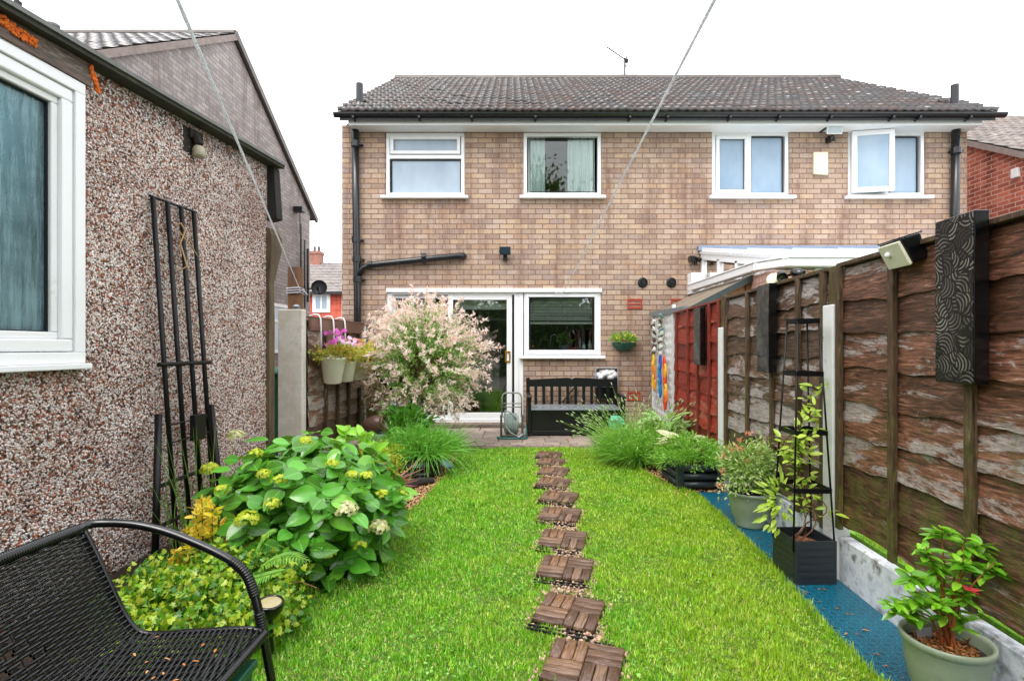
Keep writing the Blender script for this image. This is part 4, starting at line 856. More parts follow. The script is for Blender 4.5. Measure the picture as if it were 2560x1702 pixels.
q0 = c-NV*.05+V3(0,0,.05); mb.beam(q0-DV*.09,q0+DV*.1,.012,.17); mb.beam(q0-DV*.05+V3(0,0,.05),q0+DV*.08+V3(0,0,.06),.05,.06); mb.tube([c+V3(0,0,.03),c+V3(0,0,.1)-NV*.03],.03,8)
obj('bracket', mb, M('painted_hollow_shade','#2a251f',.9,.5,20,bump=.6), t)  # dark boxes paint in the shade of the hollow around the lamp stem

# ---------------------------------------------------------------- right-hand fence
def fx_(y): return 1.593 + .0725*y
FD = DV; FN = Vector((-1,.0725,0)).normalized()          # out into the garden
def rp(y, out=0.0, z=0.0): return Vector((fx_(y), y, z)) + FN*out
def RB(mb, y0,y1,z0,z1,o0,o1): return mb.hexa([rp(y0,o1,z0),rp(y0,o0,z0),rp(y1,o0,z0),rp(y1,o1,z0),rp(y0,o1,z1),rp(y0,o0,z1),rp(y1,o0,z1),rp(y1,o1,z1)])
def waney(P, L, zs, m, parent, out=.012, name='board'):
    """overlapping rough-sawn boards with a wandering lower edge; P(u, out, z) gives the point"""
    mb = MB(); n = 46
    for b in range(len(zs)-1):
        z0, z1 = zs[b], zs[b+1]+.03; ph = [R(0,6.28) for _ in range(4)]; top = []; bot = []; botb = []; mid = []
        for i in range(n+1):
            u = L*i/n; wv = .008*math.sin(u*4.3+ph[0])+.006*math.sin(u*9.7+ph[1])+.004*math.sin(u*23+ph[2])+.002*math.sin(u*51+ph[3])
            wo = .005*math.sin(u*5+ph[2])
            top.append(P(u,.002,z1)); mid.append(P(u,out*.75+wo,(z0*2+z1)/3)); bot.append(P(u,out+wo,z0+wv)); botb.append(P(u,-.004,z0+wv+.006))
        o_ = len(top)
        mb.add(top+mid+bot+botb, [(i,i+1,o_+i+1,o_+i) for i in range(n)]+[(o_+i,o_+i+1,2*o_+i+1,2*o_+i) for i in range(n)]+[(2*o_+i,2*o_+i+1,3*o_+i+1,3*o_+i) for i in range(n)])
    return obj(name, mb, m, parent)
def panel_r(name, label, y0, y1, zb, zt, battens, mB, mb_, nb, group='fence panels along the right side'):
    t = thing(name, label, 'fence panel', rp(y0,0,zb), group)
    L = y1-y0; zs = [zb+.01]; step = (zt-.03-zb)/nb
    for i in range(nb-1): zs.append(zb+step*(i+1)+R(-.014,.014))
    zs.append(zt-.05)
    waney(lambda u,o,z: rp(y0+u,o,z), L, zs, mB, t, .020)
    mb = MB(); RB(mb,y0,y1,zb+.005,zt-.012,-.03,-.012); obj('backing', mb, mB, t)
    mb = MB(); RB(mb,y0,y1,zt-.012,zt+.01,-.035,.034); obj('cap_rail', mb, mb_, t, bevel=.003)
    for y in battens:
        mb = MB(); RB(mb,y-.02,y+.02,zb-.015,zt-.013,.018,.042); obj('batten', mb, mb_, t, bevel=.003)
    return t
panel_r('wooden_fence', 'dark brown fence panel nearest the camera, carrying the white security light', .75, 2.855, .315, 1.725, (.99,1.50,1.945,2.39,2.83), m_fence, m_fence_b, 8)
panel_r('wooden_fence', 'weathered grey and brown fence panel behind the tall obelisk, between two white posts', 2.97, 4.715, .26, 1.72, (3.0,3.30,3.69,4.15,4.66), m_fence2, m_fence_b, 9)
panel_r('wooden_fence', 'fence panel stained brick red, beyond the white posts', 4.83, 6.66, .10, 1.715, (4.86,5.15,5.55,5.95,6.5), m_fence_r, m_fence_rb, 9)
for y0,y1,lab in ((.75,2.86,'stained white concrete gravel board under the near dark brown panel'),(2.97,4.72,'white gravel board behind the variegated shrub pot')):
    mb = MB(); n = 30; vs = []
    for i in range(n+1):
        y = y0+(y1-y0)*i/n; d = R(-.003,.003); vs += [rp(y,.012+d,-.03),rp(y,.012+d*.5,.245+d),rp(y,.0,.253+d),rp(y,-.045,.25),rp(y,-.045,-.03)]
    mb.add(vs, [(5*i+j,5*i+j+1,5*i+5+j+1,5*i+5+j) for i in range(n) for j in range(4)]+[(0,1,2,3,4),tuple(5*n+j for j in range(4,-1,-1))]); tag(obj('gravel_board', mb, m_gravel_board, None, loc=rp(y0)), lab, 'gravel board', 'gravel boards along the right fence')
def post_r(y, top, label, wid=.105):
    t = thing('concrete_post', label, 'fence post', rp(y,0,0), 'white fence posts on the right')
    mb = MB(); RB(mb,y,y+wid,-.03,top,-.05,.046); obj('shaft', mb, m_white_post, t, bevel=.006); return t
post_r(2.868, 1.515, 'flaking white concrete post next to the black square planter')
post_r(4.722, 1.46, 'slim white concrete post between the red panel and the grey brown panel')
mb = MB(); RB(mb,2.872,2.955,1.517,1.73,-.02,.02); n = 5200; yy = rng.uniform(.9,2.86,n); oo = -rng.uniform(.062,.3,n); P = np.array([tuple(rp(a_,b_,.262)) for a_,b_ in zip(yy,oo)]); an = rng.uniform(0,6.28,n); D = np.stack([np.cos(an)*.8,np.sin(an)*.8,np.ones(n)],1)
kind(scatter('verge_grass', T_BLADE, P, D, -np.stack([np.cos(an),np.sin(an),0*an],1), rng.uniform(.015,.035,n), .0035, m_grass), 'stuff')
tag(obj('post_extension', mb, m_fence_b, None, bevel=.003, loc=rp(2.9,0,1.517)), 'timber block standing on top of the nearer white post', 'timber block')
mb = MB(); RB(mb,4.74,4.82,1.463,1.75,-.02,.022); tag(obj('post_extension', mb, m_fence_b, None, bevel=.003, loc=rp(4.78,0,1.463)), 'timber block on top of the farther white post beside the red panel', 'timber block')
g = G('next_garden_turf'); k = g.ramp(g.noise(g.map(), 60, 5, .75), [(.3, S('#4f8a1a')), (.55, S('#86bf2a')), (.75, S('#b4d845'))])
mb = MB(); mb.hexa([rp(.4,-.06,-.03),rp(.4,-3.0,-.03),rp(4.6,-3.0,-.03),rp(4.6,-.06,-.03),rp(.4,-.06,.262),rp(.4,-3.0,.262),rp(4.6,-3.0,.262),rp(4.6,-.06,.262)]); kind(obj('raised_lawn', mb, g.done(g.pbr(k,.6,g.bump(g.noise(g.map(),120),.8,.01)))), 'structure')
# patterned black panels hung on the fence
g = G('silver_leaf_pattern'); v = g.map((1,1,1)); cellv = g.n('TexVoronoi', {'feature':'F1'}, Vector=v, Scale=18, Randomness=1)
sub = g.n('VectorMath', {'operation':'SUBTRACT'}, _0=g.n('VectorMath', {'operation':'SCALE'}, _0=v, Scale=18.0).outputs[0], _1=g.n('VectorMath', {'operation':'SCALE'}, _0=cellv.outputs['Position'], Scale=18.0).outputs[0]).outputs[0]
sx = g.n('SeparateXYZ', None, Vector=sub).outputs; cr = g.n('SeparateColor', None, Color=cellv.outputs['Color']).outputs
ang = g.math('MULTIPLY', cr[0], 6.28); px_ = g.math('ADD', g.math('MULTIPLY', sx[1], g.math('COSINE', ang)), g.math('MULTIPLY', sx[2], g.math('SINE', ang))); py_ = g.math('SUBTRACT', g.math('MULTIPLY', sx[2], g.math('COSINE', ang)), g.math('MULTIPLY', sx[1], g.math('SINE', ang)))
arc = g.math('SINE', g.math('MULTIPLY', g.math('ADD', px_, g.math('MULTIPLY', g.math('POWER', py_, 2.0), .9)), 23.0))
edge = g.n('TexVoronoi', {'feature':'DISTANCE_TO_EDGE'}, Vector=v, Scale=18, Randomness=1).outputs['Distance']
lead = g.math('MULTIPLY', g.math('GREATER_THAN', arc, .3), g.math('GREATER_THAN', edge, .045)); lead = g.math('MULTIPLY', lead, g.math('MULTIPLY_ADD', cr[1], .9, .1))
worn = g.ramp(g.noise(g.map((1,1,.3)), 6, 5, .7), [(.4, grey(.25)), (.6, grey(1))])
k = g.mix(g.math('MULTIPLY', lead, worn), S('#0c0c0d'), S('#8f8c84')); m_leafpat = g.done(g.pbr(k, .3, g.bump(lead,.3,.003), .5))
m_gloss_black = M('gloss_black', '#07080a', .18, .2, 8, spec=.6)
for y0,y1,z0,z1,lab in ((1.842,2.03,1.147,1.765,'black panel with a silver leaf pattern on the near fence panel, largest of the three'),(3.575,3.785,1.105,1.72,'black patterned panel on the grey brown fence panel, behind the obelisk'),(5.22,5.45,1.10,1.68,'black patterned panel on the red fence panel, smallest looking of the three')):
    t = thing('wall_art', lab, 'wall panel', rp(y0,.05,z0), 'black patterned panels hung on the right fence')
    mb = MB(); RB(mb,y0,y1,z0,z1,.044,.095); obj('box', mb, m_gloss_black, t, bevel=.003)
    mb = MB(); RB(mb,y0+.004,y1-.004,z0+.006,z1-.006,.0952,.0975); obj('patterned_face', mb, m_leafpat, t)
# security light
c = rp(2.285,.055,1.70); t = thing('security_light', 'white slanted solar security light on the near fence panel', 'light', c)
Mx = Matrix.Translation(c) @ Matrix.Rotation(math.radians(-6),4,'Z') @ Matrix.Rotation(math.radians(-17),4,'Y') @ Matrix.Scale(.95,4)
mb = MB(); mb.M = Mx; mb.hexa([(-.02,-.085,-.06),(.045,-.085,-.06),(.045,.085,-.06),(-.02,.085,-.06),(-.04,-.085,.055),(.045,-.085,.055),(.045,.085,.055),(-.04,.085,.055)]); obj('housing', mb, m_gloss_black, t, bevel=.005)
mb = MB(); mb.M = Mx; mb.hexa([(-.035,-.078,-.07),(-.02,-.078,-.065),(-.02,.078,-.065),(-.035,.078,-.07),(-.055,-.078,.045),(-.041,-.078,.048),(-.041,.078,.048),(-.055,.078,.045)]); obj('lamp_face', mb, M('cream_lens','#d9d6bf',.35,.06,8), t, bevel=.004)
mb = MB(); mb.M = Mx; mb.lathe([(.014,0),(.014,.008),(.008,.016),(0,.018)], (-.047,.02,.0), 14, False, axis=(-1,0,0)); obj('sensor', mb, m_upvc, t, smooth=True)
mb = MB(); mb.M = Mx; mb.box(-.04,-.09,.056,.05,.09,.062); obj('solar_cell', mb, M('solar_cell','#28313f',.12,.2,20), t)
# white lattice at the far end with the strings of driftwood and coloured glass
lt = thing('lattice_screen', 'tall white lattice screen at the house end of the right fence', 'trellis', rp(6.75,0,0)); mb = MB()
y0,y1 = 6.72,8.1; RB(mb,y0,y0+.05,0,1.83,-.02,.02); RB(mb,y1-.05,y1,0,1.80,-.02,.02); obj('frame', mb, m_upvc_d, lt)
mb = MB(); RB(mb,y0+.05,y1-.05,0,1.75,-.03,-.018); obj('back_boards', mb, M('white_boards','#efeeea',.6,.08,5,stretch=(1,4,.3),dirt='#8f877c',dirt_s=6,dirt_t=(.68,.78)), lt)
mb = MB()
for i in range(-14,16):
    a = y0+.05+i*.11
    for sgn in (1,-1):
        pts = []
        for s_ in (0,1.7):
            pass
        p0, p1 = (a, 0.05), (a+sgn*.85*1.0, 1.75)
        def clip(p,q):
            (ya_,za_),(yb_,zb_) = p,q; lo,hi = 0,1
            for (lim,side) in ((y0+.05,1),(y1-.05,-1)):
                fa = (ya_-lim)*side; fb = (yb_-lim)*side
                if fa<=0 and fb<=0: return None
                if fa*fb<0:
                    tt = fa/(fa-fb)
                    if fa<0: lo = max(lo,tt)
                    else: hi = min(hi,tt)
            if lo>=hi: return None
            return [(ya_+(yb_-ya_)*q_, za_+(zb_-za_)*q_) for q_ in (lo,hi)]
        cc_ = clip(p0,p1)
        if cc_: mb.beam(rp(cc_[0][0],.0 if sgn>0 else .006,cc_[0][1]), rp(cc_[1][0],.0 if sgn>0 else .006,cc_[1][1]), .02, .005, up=(1,0,0))
obj('slats', mb, m_upvc, lt)
lab_done = set()
def hangings(name, label, y, z0, z1, cols, shape, n):
    t = thing(name, label, 'garden ornament', rp(y,.05,z1), None); mb = MB(); mb.tube([rp(y,.04,z1),rp(y+R(-.02,.02),.045,z0)],.004,5); obj('string', mb, m_timber_d, t)
    for i,cn in enumerate(cols):
        mb = MB()
        for q in range(n):
            z = z0+(z1-z0)*(q+R(.2,.8))/n; p = rp(y+R(-.06,.06),.06,z)
            if q % len(cols) != i: continue
            if shape == 'ring': rr_ = R(.055,.085); mb.tube([p+FD*(rr_*.55*math.cos(a_))+V3(0,0,rr_*1.2*math.sin(a_)) for a_ in np.linspace(0,6.28,13)],.016,6)
            else: mb.lathe([(0,-.05),(R(.015,.03),-.02),(R(.015,.035),.02),(0,.05)], p, 6, False, axis=(R(-1,1),R(-1,1),1))
        if mb.v: obj('glass_loop' if shape == 'ring' else 'shell', mb, M('ornament_'+cn.strip('#')+name, cn, .3, .15, 20), t)
hangings('hanging_ornament','string of orange and yellow glass loops nearest the house on the white lattice',7.75,.66,1.12,['#e89a1c','#f0c530','#d9791c'],'ring',5)
hangings('hanging_ornament','string of blue and teal glass loops in the middle of the white lattice',7.32,.66,1.10,['#2a6fae','#1d9aa0','#3a52b0'],'ring',6)
hangings('hanging_ornament','string of red and orange glass loops on the near side of the white lattice',6.96,.5,1.12,['#d8431f','#e9791f','#e8b32a'],'ring',7)
hangings('driftwood_mobile','strings of pale driftwood and shells hanging at the top of the white lattice',7.25,1.2,1.72,['#d8d4c6','#6f8a8c','#5c4433','#aebfae'],'shell',22)
hangings('shell_string','pale shells strung on the house side of the lattice top',7.75,1.15,1.66,['#dcd9cf','#4d3a2d','#8fa8a8'],'shell',16)

# lean-to store behind the fence end, and the white conservatory
ls = thing('lean_to', 'lean-to with a sloping corrugated sheet roof behind the red fence panel', 'lean-to', V3(2.5,7.4,0)); mb = MB()
A0, A1 = V3(fx_(6.25)+.04,6.25,1.73), V3(fx_(8.1)+.03,8.12,1.79); up_ = V3(.78,0,.40); nx = 60; vs = []
for i in range(nx+1):
    p = A0+(A1-A0)*i/nx; o_ = V3(0,0,.012*math.sin(i*1.6)); vs += [p+o_, p+up_+o_]
mb.add(vs,[(2*i,2*i+2,2*i+3,2*i+1) for i in range(nx)]); obj('roof', mb, M('brown_sheet','#7d7264',.35,.25,5,dirt='#4b4338'), ls)
mb = MB(); mb.beam(A0+V3(-.02,-.03,-.03),A0+up_+V3(.0,-.03,-.02),.05,.07); obj('barge_board', mb, M('slate_paint','#3f4a4c',.45,.2,8), ls)
mb = MB(); mb.beam(A0+V3(-.03,-.06,.0),A1+V3(-.03,0,.0),.07,.07); obj('gutter', mb, M('grey_gutter','#6c7a80',.35,.15,8), ls)
mb = MB(); yq = 6.28; mb.add([(A0.x+.02,yq,.2),(A0.x+.8,yq,.2),(A0.x+.8,yq,2.09),(A0.x+.02,yq,1.70)],[(0,1,2,3)]); obj('end_boards', mb, M('pinkish_timber','#d0a184',.6,.2,5,stretch=(1,1,.15),bump=.3), ls)
mb = MB(); mb.box(A0.x+.70,6.235,.1,A0.x+.75,6.275,2.05); mb.box(A0.x+.81,6.22,.1,A0.x+.87,6.28,2.13); obj('post', mb, m_timber, ls)
cv = thing('conservatory', 'white lean-to conservatory against the right half of the buff houses', 'conservatory', V3(4.6,7,0))
CXL, CYF = 2.98, 5.8
mb = MB(); mb.hexa([(CXL-.05,8.19,2.74),(6.6,8.19,2.74),(6.6,CYF-.1,2.24),(CXL-.05,CYF-.1,2.24)][::-1]+[(CXL-.05,8.19,2.78),(6.6,8.19,2.78),(6.6,CYF-.1,2.28),(CXL-.05,CYF-.1,2.28)][::-1]); obj('roof', mb, M('pale_polycarbonate','#d7dde0',.25,.05), cv)
mb = MB()
for x in np.linspace(CXL,6.5,6): mb.beam((x,8.17,2.80),(x,CYF-.1,2.30),.06,.05)
mb.beam((CXL,8.18,2.71),(CXL,CYF,2.22),.07,.12); mb.box(CXL-.05,CYF-.06,2.14,6.6,CYF+.02,2.235)
obj('glazing_bar', mb, m_upvc, cv, bevel=.004)
mb = MB(); mb.box(CXL-.08,8.14,2.78,6.6,8.195,2.86); obj('flashing', mb, M('lead_flashing','#7d8aa0',.4,.12,8), cv)
mb = MB()
for y in (8.14,7.5,6.9,6.3,CYF+.03): mb.box(CXL-.035,y-.035,1.3,CXL+.035,y+.035,2.2+(y-CYF)*.2)
obj('side_frame', mb, m_upvc, cv, bevel=.004)
for ya_,yb_ in ((7.535,8.105),(6.935,7.465),(6.335,6.865),(5.87,6.265)):
    mb = MB().add([(CXL,ya_,1.3),(CXL,yb_,1.3),(CXL,yb_,2.14+(yb_-CYF)*.2),(CXL,ya_,2.14+(ya_-CYF)*.2)],[(0,1,2,3)]); obj('pane', mb, m_glass_b, cv)
mb = MB().box(CXL-.24,8.0,2.1,CXL-.04,8.19,2.42); obj('end_panel', mb, m_upvc, cv, bevel=.004)
gx0 = 2.80; mb = MB(); pts = [(gx0-.02,8.14,2.19),(gx0,5.95,2.19),(gx0+.16,5.66,2.19),(6.5,5.66,2.19)]
for a_,b_ in zip(pts[:-1],pts[1:]): mb.beam(a_,b_,.10,.085)
for a_,b_ in zip(pts[:-1],pts[1:]): mb.beam(Vector(a_)+V3(0,0,.055),Vector(b_)+V3(0,0,.055),.125,.02)
obj('gutter', mb, m_upvc, cv, bevel=.01)
mb = MB().box(gx0+.05,5.805,-.03,gx0+.14,8.1,2.12); obj('wall', mb, m_brick_p, cv); mb = MB().box(gx0+.05,5.70,-.03,3.3,5.80,2.12); obj('front_wall', mb, m_brick_p2, cv)
mb = MB().box(3.3,5.71,.9,6.5,5.76,2.14); obj('front_panel', mb, M('pale_panel','#c9d6d8',.3,.05), cv)
c = at(1960,698,5.5); t = thing('twin_spotlight', 'twin-headed black spotlight on a cream base under the conservatory gutter', 'light', c)
mb = MB(); mb.lathe([(.0,.0),(.09,.0),(.1,.02),(.08,.05),(0,.06)], at(1937,706,5.6), 20, axis=(0,-1,.25)); obj('base', mb, M('cream_base','#e4dcc0',.4,.08), t, smooth=True)
mb = MB()
for px_,ax in ((1955,(-.3,-.8,-.4)),(1995,(.6,-.7,-.35))):
    p = at(px_,690 if px_<1980 else 684,5.48); mb.lathe([(.03,-.07),(.05,-.04),(.055,.05),(.047,.055),(.04,.03),(0,.03)], p, 16, True, axis=ax)
    mb.tube([p,at(1972,688,5.56)],.014,6)
mb.tube([at(1922,690,5.6),at(1935,684,5.6),at(1948,692,5.58)],.01,6); obj('lamp_head', mb, m_gloss_black, t, smooth=True)
p = at(1740,648,8.12); t = thing('wall_camera', 'small black fitting on the wall at the conservatory corner', 'light', p); mb = MB().box(p.x-.1,p.y-.02,p.z-.03,p.x-.02,p.y+.07,p.z+.05); mb.lathe([(.025,-.06),(.035,.05),(0,.05)],p+V3(.03,0,0),12,axis=(.4,-.8,-.5)); mb.box(p.x-.02,p.y,p.z-.09,p.x+.02,p.y+.04,p.z); obj('body', mb, m_gloss_black, t)

# ---------------------------------------------------------------- left fence and what stands by it
FLX = -2.12 - .0725*5.4
def lx_(y): return FLX + .0725*y
def lp(y, out=0.0, z=0.0): return Vector((lx_(y), y, z)) + NV*out
def LB(mb, y0,y1,z0,z1,o0,o1): return mb.hexa([lp(y0,o0,z0),lp(y0,o1,z0),lp(y1,o1,z0),lp(y1,o0,z0),lp(y0,o0,z1),lp(y0,o1,z1),lp(y1,o1,z1),lp(y1,o0,z1)])
def panel_l(label, y0, y1, zb, zt, battens):
    t = thing('wooden_fence', label, 'fence panel', lp(y0,0,zb), 'fence panels along the left side')
    zs = [zb+(zt-.12-zb)*i/8+R(-.012,.012) for i in range(9)]; waney(lambda u,o,z: lp(y0+u,o,z), y1-y0, zs, m_fence_l, t, .02)
    mb = MB(); LB(mb,y0,y1,zb+.005,zt-.02,-.03,-.012); obj('backing', mb, m_fence_l, t)
    mb = MB(); LB(mb,y0,y1,zt-.13,zt,.019,.05); LB(mb,y0,y1,zt+.001,zt+.018,-.04,.055); obj('top_rail', mb, M('pinkish_rail','#6e5144',.6,.3,6,stretch=(1,.2,1),bump=.3), t, bevel=.003)
    for y in battens: mb = MB(); LB(mb,y-.022,y+.022,zb,zt-.131,.019,.05); obj('batten', mb, m_fence_b, t, bevel=.003)
panel_l('grey brown fence panel with the three hanging flower pots', 5.41, 6.93, .12, 1.585, (5.8,6.12,6.45,6.8))
panel_l('grey brown fence panel behind the pink-leaved tree', 7.02, 8.15, .12, 1.57, (7.4,7.8))
c = V3(-2.247,5.345,0); mb = MB(); X0,X1 = (694-CX)/F*5.3,(755-CX)/F*5.3
mb.hexa([(X0,5.3,-.03),(X1,5.3,-.03),(X1+.01,5.39,-.03),(X0,5.39,-.03),(X0,5.3,1.665),(X1,5.3,1.665),(X1+.01,5.39,1.665),(X0,5.39,1.665)])
pt = thing('concrete_slab_post', 'broad pale concrete slab post at the near end of the left fence', 'fence post', c); obj('slab', mb, m_concrete, pt, bevel=.012)
mb = MB(); mb.lathe([(.035,0),(.04,.03),(.022,.05),(0,.052)], (-2.2,5.35,1.665), 12); obj('fixing_knob', mb, m_grey_metal, pt)
mb = MB(); LB(mb,6.935,7.01,-.03,1.56,-.04,.055); tag(obj('concrete_post', mb, m_white_post, None, bevel=.006, loc=lp(6.97)), 'narrow flaking white post between the two left fence panels', 'fence post')
c = at(738,668,6.0); tp = thing('timber_post', 'brown timber washing line post with a rope tied round it', 'post', V3(c.x,6.0,0)); mb = MB().box(c.x-.066,5.95,-.03,c.x+.066,6.05,c.z); obj('shaft', mb, m_timber, tp, bevel=.004)
mb = MB()
for q in range(3):
    zz = H+(HY-722-q*6)/F*6.0; mb.tube([(c.x-.075,5.94,zz),(c.x+.075,5.938,zz+.01),(c.x+.078,6.06,zz),(c.x-.075,6.06,zz-.01),(c.x-.075,5.94,zz)],.007,6)
mb.tube([(c.x+.05,5.935,zz),(c.x+.12,5.93,zz+.04),(c.x+.16,5.95,zz-.02)],.006,6); g = G('white_rope'); kk = g.ramp(g.noise(g.map(), 90, 3), [(.3, S('#c4c6ca')), (.7, S('#f2f3f5'))]); m_rope = g.done(g.n('MixShader', None, _0=.55, _1=g.pbr(kk, .5), _2=g.n('BsdfTranslucent', None, Color=kk).outputs[0]).outputs[0]); obj('tied_rope', mb, m_rope, tp)
hook = V3(.39,-2.2,2.22)
for (a_,lab) in ((at(750,724,5.93),'white washing line running from the brown timber post up past the garage gable'),(at(1410,728,8.16),'white washing line running from the kitchen window head up to the top right')):
    n = 130; mb = MB(); mb.tube([a_+(hook-a_)*(i/n) for i in range(n+1)], [.0052+.0007*math.sin(i*2.4) for i in range(n+1)], 6); tag(obj('washing_line', mb, m_rope, None, smooth=True, loc=a_), lab, 'washing line')
c = at(1398,734,8.15); mb = MB(); mb.tube([c+V3(.08,0,.04),c+V3(.02,-.02,-.01),c+V3(-.05,-.01,0),c+V3(-.08,.02,.05)],.006,6); tag(obj('line_end', mb, m_rope, None, smooth=True, loc=c), 'loose looped end of washing line over the kitchen window', 'rope')
# wheelie bin behind the slab post
bx, by = -2.47, 5.98; bn = thing('wheelie_bin', 'green wheelie bin squeezed between the garage corner and the slab post', 'bin', V3(bx,by,0)); m_bin = M('green_bin','#1c6b4c',.35,.2,5)
mb = MB().hexa([(bx-.2,by-.24,.05),(bx+.2,by-.24,.05),(bx+.2,by+.24,.05),(bx-.2,by+.24,.05),(bx-.24,by-.3,.98),(bx+.24,by-.3,.98),(bx+.24,by+.3,.98),(bx-.24,by+.3,.98)]); obj('body', mb, m_bin, bn, bevel=.02)
mb = MB().hexa([(bx-.26,by-.33,.985),(bx+.26,by-.33,.985),(bx+.26,by+.33,1.0),(bx-.26,by+.33,1.0),(bx-.25,by-.32,1.03),(bx+.25,by-.32,1.03),(bx+.22,by+.3,1.09),(bx-.22,by+.3,1.09)]); obj('lid', mb, m_bin, bn, bevel=.015)
mb = MB(); mb.tube([(bx-.2,by-.36,1.0),(bx+.2,by-.36,1.0)],.02,8); obj('handle', mb, m_bin, bn)
for s_ in (-1,1): mb = MB(); mb.lathe([(.0,-.025),(.1,-.025),(.1,.025),(0,.025)],(bx+s_*.2,by+.26,.1),18,axis=(1,0,0)); obj('wheel', mb, m_black_plastic, bn)
c = lp(6.62,.09,.95); t = thing('fence_solar_light', 'small black box lamp on the left fence under the flower pots', 'light', c); mb = MB(); LB(mb,6.57,6.67,.86,1.04,.052,.11); obj('housing', mb, m_black_plastic, t, bevel=.005); mb = MB(); LB(mb,6.575,6.665,1.041,1.048,.05,.12); obj('solar_cell', mb, m_gloss_black, t)
# ---------------------------------------------------------------- stepping tiles
m_tilew = FENCE('stepping_tile_wood', '#2e1c14', '#6a4630', '#a08474', '#8a5a3a', .12, moss='#4e3d2c', axis='y')
g = G('oiled_slat'); off = g.n('CombineXYZ', None, X=g.math('MULTIPLY', g.math('ADD', g.island(), g.objrand()), 41.0), Y=g.math('MULTIPLY', g.island(), 17.0), Z=0).outputs[0]
uvs = g.n('SeparateXYZ', None, Vector=g.tc.outputs['UV']).outputs
v = g.n('VectorMath', {'operation':'ADD'}, _0=g.tc.outputs['UV'], _1=off).outputs[0]
vs_ = g.n('Mapping', None, Vector=v, Scale=(5,60,1)).outputs[0]
gr = g.noise(vs_, 2.2, 6, .7, .25)
k = g.ramp(gr, [(.3, S('#3a2d25')), (.45, S('#78614f')), (.6, S('#a18570')), (.75, S('#c8b29c'))])
k = g.mix(1.0, k, g.ramp(g.island(), [(0, S('#8a8280')), (.3, S('#c9bbb2')), (.6, S('#94827a')), (.85, S('#f4eee8')), (1, S('#e0c49c'))]), 'MULTIPLY')
k = g.mix(g.ramp(g.noise(g.n('Mapping', None, Vector=v, Scale=(6,14,1)).outputs[0], 1.6, 6, .75), [(.55, grey(0)), (.66, grey(.75))]), k, S('#8d7b74'))
m_slat = g.done(g.pbr(k, g.math('MULTIPLY_ADD', gr, .4, .2), g.bump(gr, .3, .003), .5))
def slat_mesh():
    q = .148; sl_ = []
    for qx in (-1,1):
        for qy in (-1,1):
            horiz = (qx*qy > 0)
            for k_ in range(3):
                a, b = k_*q/3+.0025, (k_+1)*q/3-.0025
                x0 = .0 if qx > 0 else -q; y0 = .0 if qy > 0 else -q
                if horiz: sl_.append((x0+.002,y0+a,x0+q-.002,y0+b,0))
                else: sl_.append((x0+a,y0+.002,x0+b,y0+q-.002,1))
    V, I, T, UV = [], [], [], []
    for x0,y0,x1,y1,o_ in sl_:
        b = len(V); e = .003; zt = .028+R(-.0015,.0015)
        V += [(x0,y0,.013),(x1,y0,.013),(x1,y1,.013),(x0,y1,.013),(x0,y0,zt-e),(x1,y0,zt-e),(x1,y1,zt-e),(x0,y1,zt-e),(x0+e,y0+e,zt),(x1-e,y0+e,zt),(x1-e,y1-e,zt),(x0+e,y1-e,zt)]
        for f in [(0,1,5,4),(1,2,6,5),(2,3,7,6),(3,0,4,7),(4,5,9,8),(5,6,10,9),(6,7,11,10),(7,4,8,11),(8,9,10,11)]:
            I += [i+b for i in f]; T.append(4)
            for i in f: p = V[i+b]; UV.append((p[0],p[1]) if not o_ else (p[1],p[0]))
    return np.array(V), np.array(I), np.array(T), np.array(UV)
lab = ['nearest the camera and cut off by the frame','second from the camera','third from the camera','fourth from the camera','fifth from the camera','sixth from the camera','fourth from the patio edge','third from the patio edge','second from the patio edge','first from the patio edge']
m_base = m_black_plastic
src = None
for i,(tx,ty,a) in enumerate(TILES[::-1]):
    if src is None:
        src = thing('stepping_tile', 'x', 'stepping tile', (0,0,0), 'wooden stepping tiles across the lawn'); V,I,T,UV = slat_mesh(); npmesh('slats', V, I, T, m_slat, src, False, UV)
        mb = MB(); mb.box(-.146,-.146,.002,.146,.146,.0125)
        for q in (-.11,-.04,.035,.1):
            mb.box(q-.004,-.215,.006,q+.004,-.149,.014)
        for yq in (-.175,-.205): mb.box(-.15,yq-.004,.005,.15,yq+.004,.0135)
        for q in (-.08,.06): mb.box(q-.004,.149,.006,q+.004,.21,.014)
        mb.box(-.13,.176,.005,.13,.184,.0135); mb.box(.149,-.12,.004,.165,-.112,.012); mb.box(.149,.08,.004,.165,.088,.012)
        obj('grid_base', mb, m_base, src, local=True); t = src
    else:
        t = src.copy(); COL.objects.link(t)
        for ch in src.children: c2 = ch.copy(); COL.objects.link(c2); c2.parent = t
    t.location = (tx,ty,0); t.rotation_euler = (R(-.02,.02),R(-.02,.02),math.radians(a))
    t['label'] = 'square wooden slatted stepping tile, ' + lab[i]

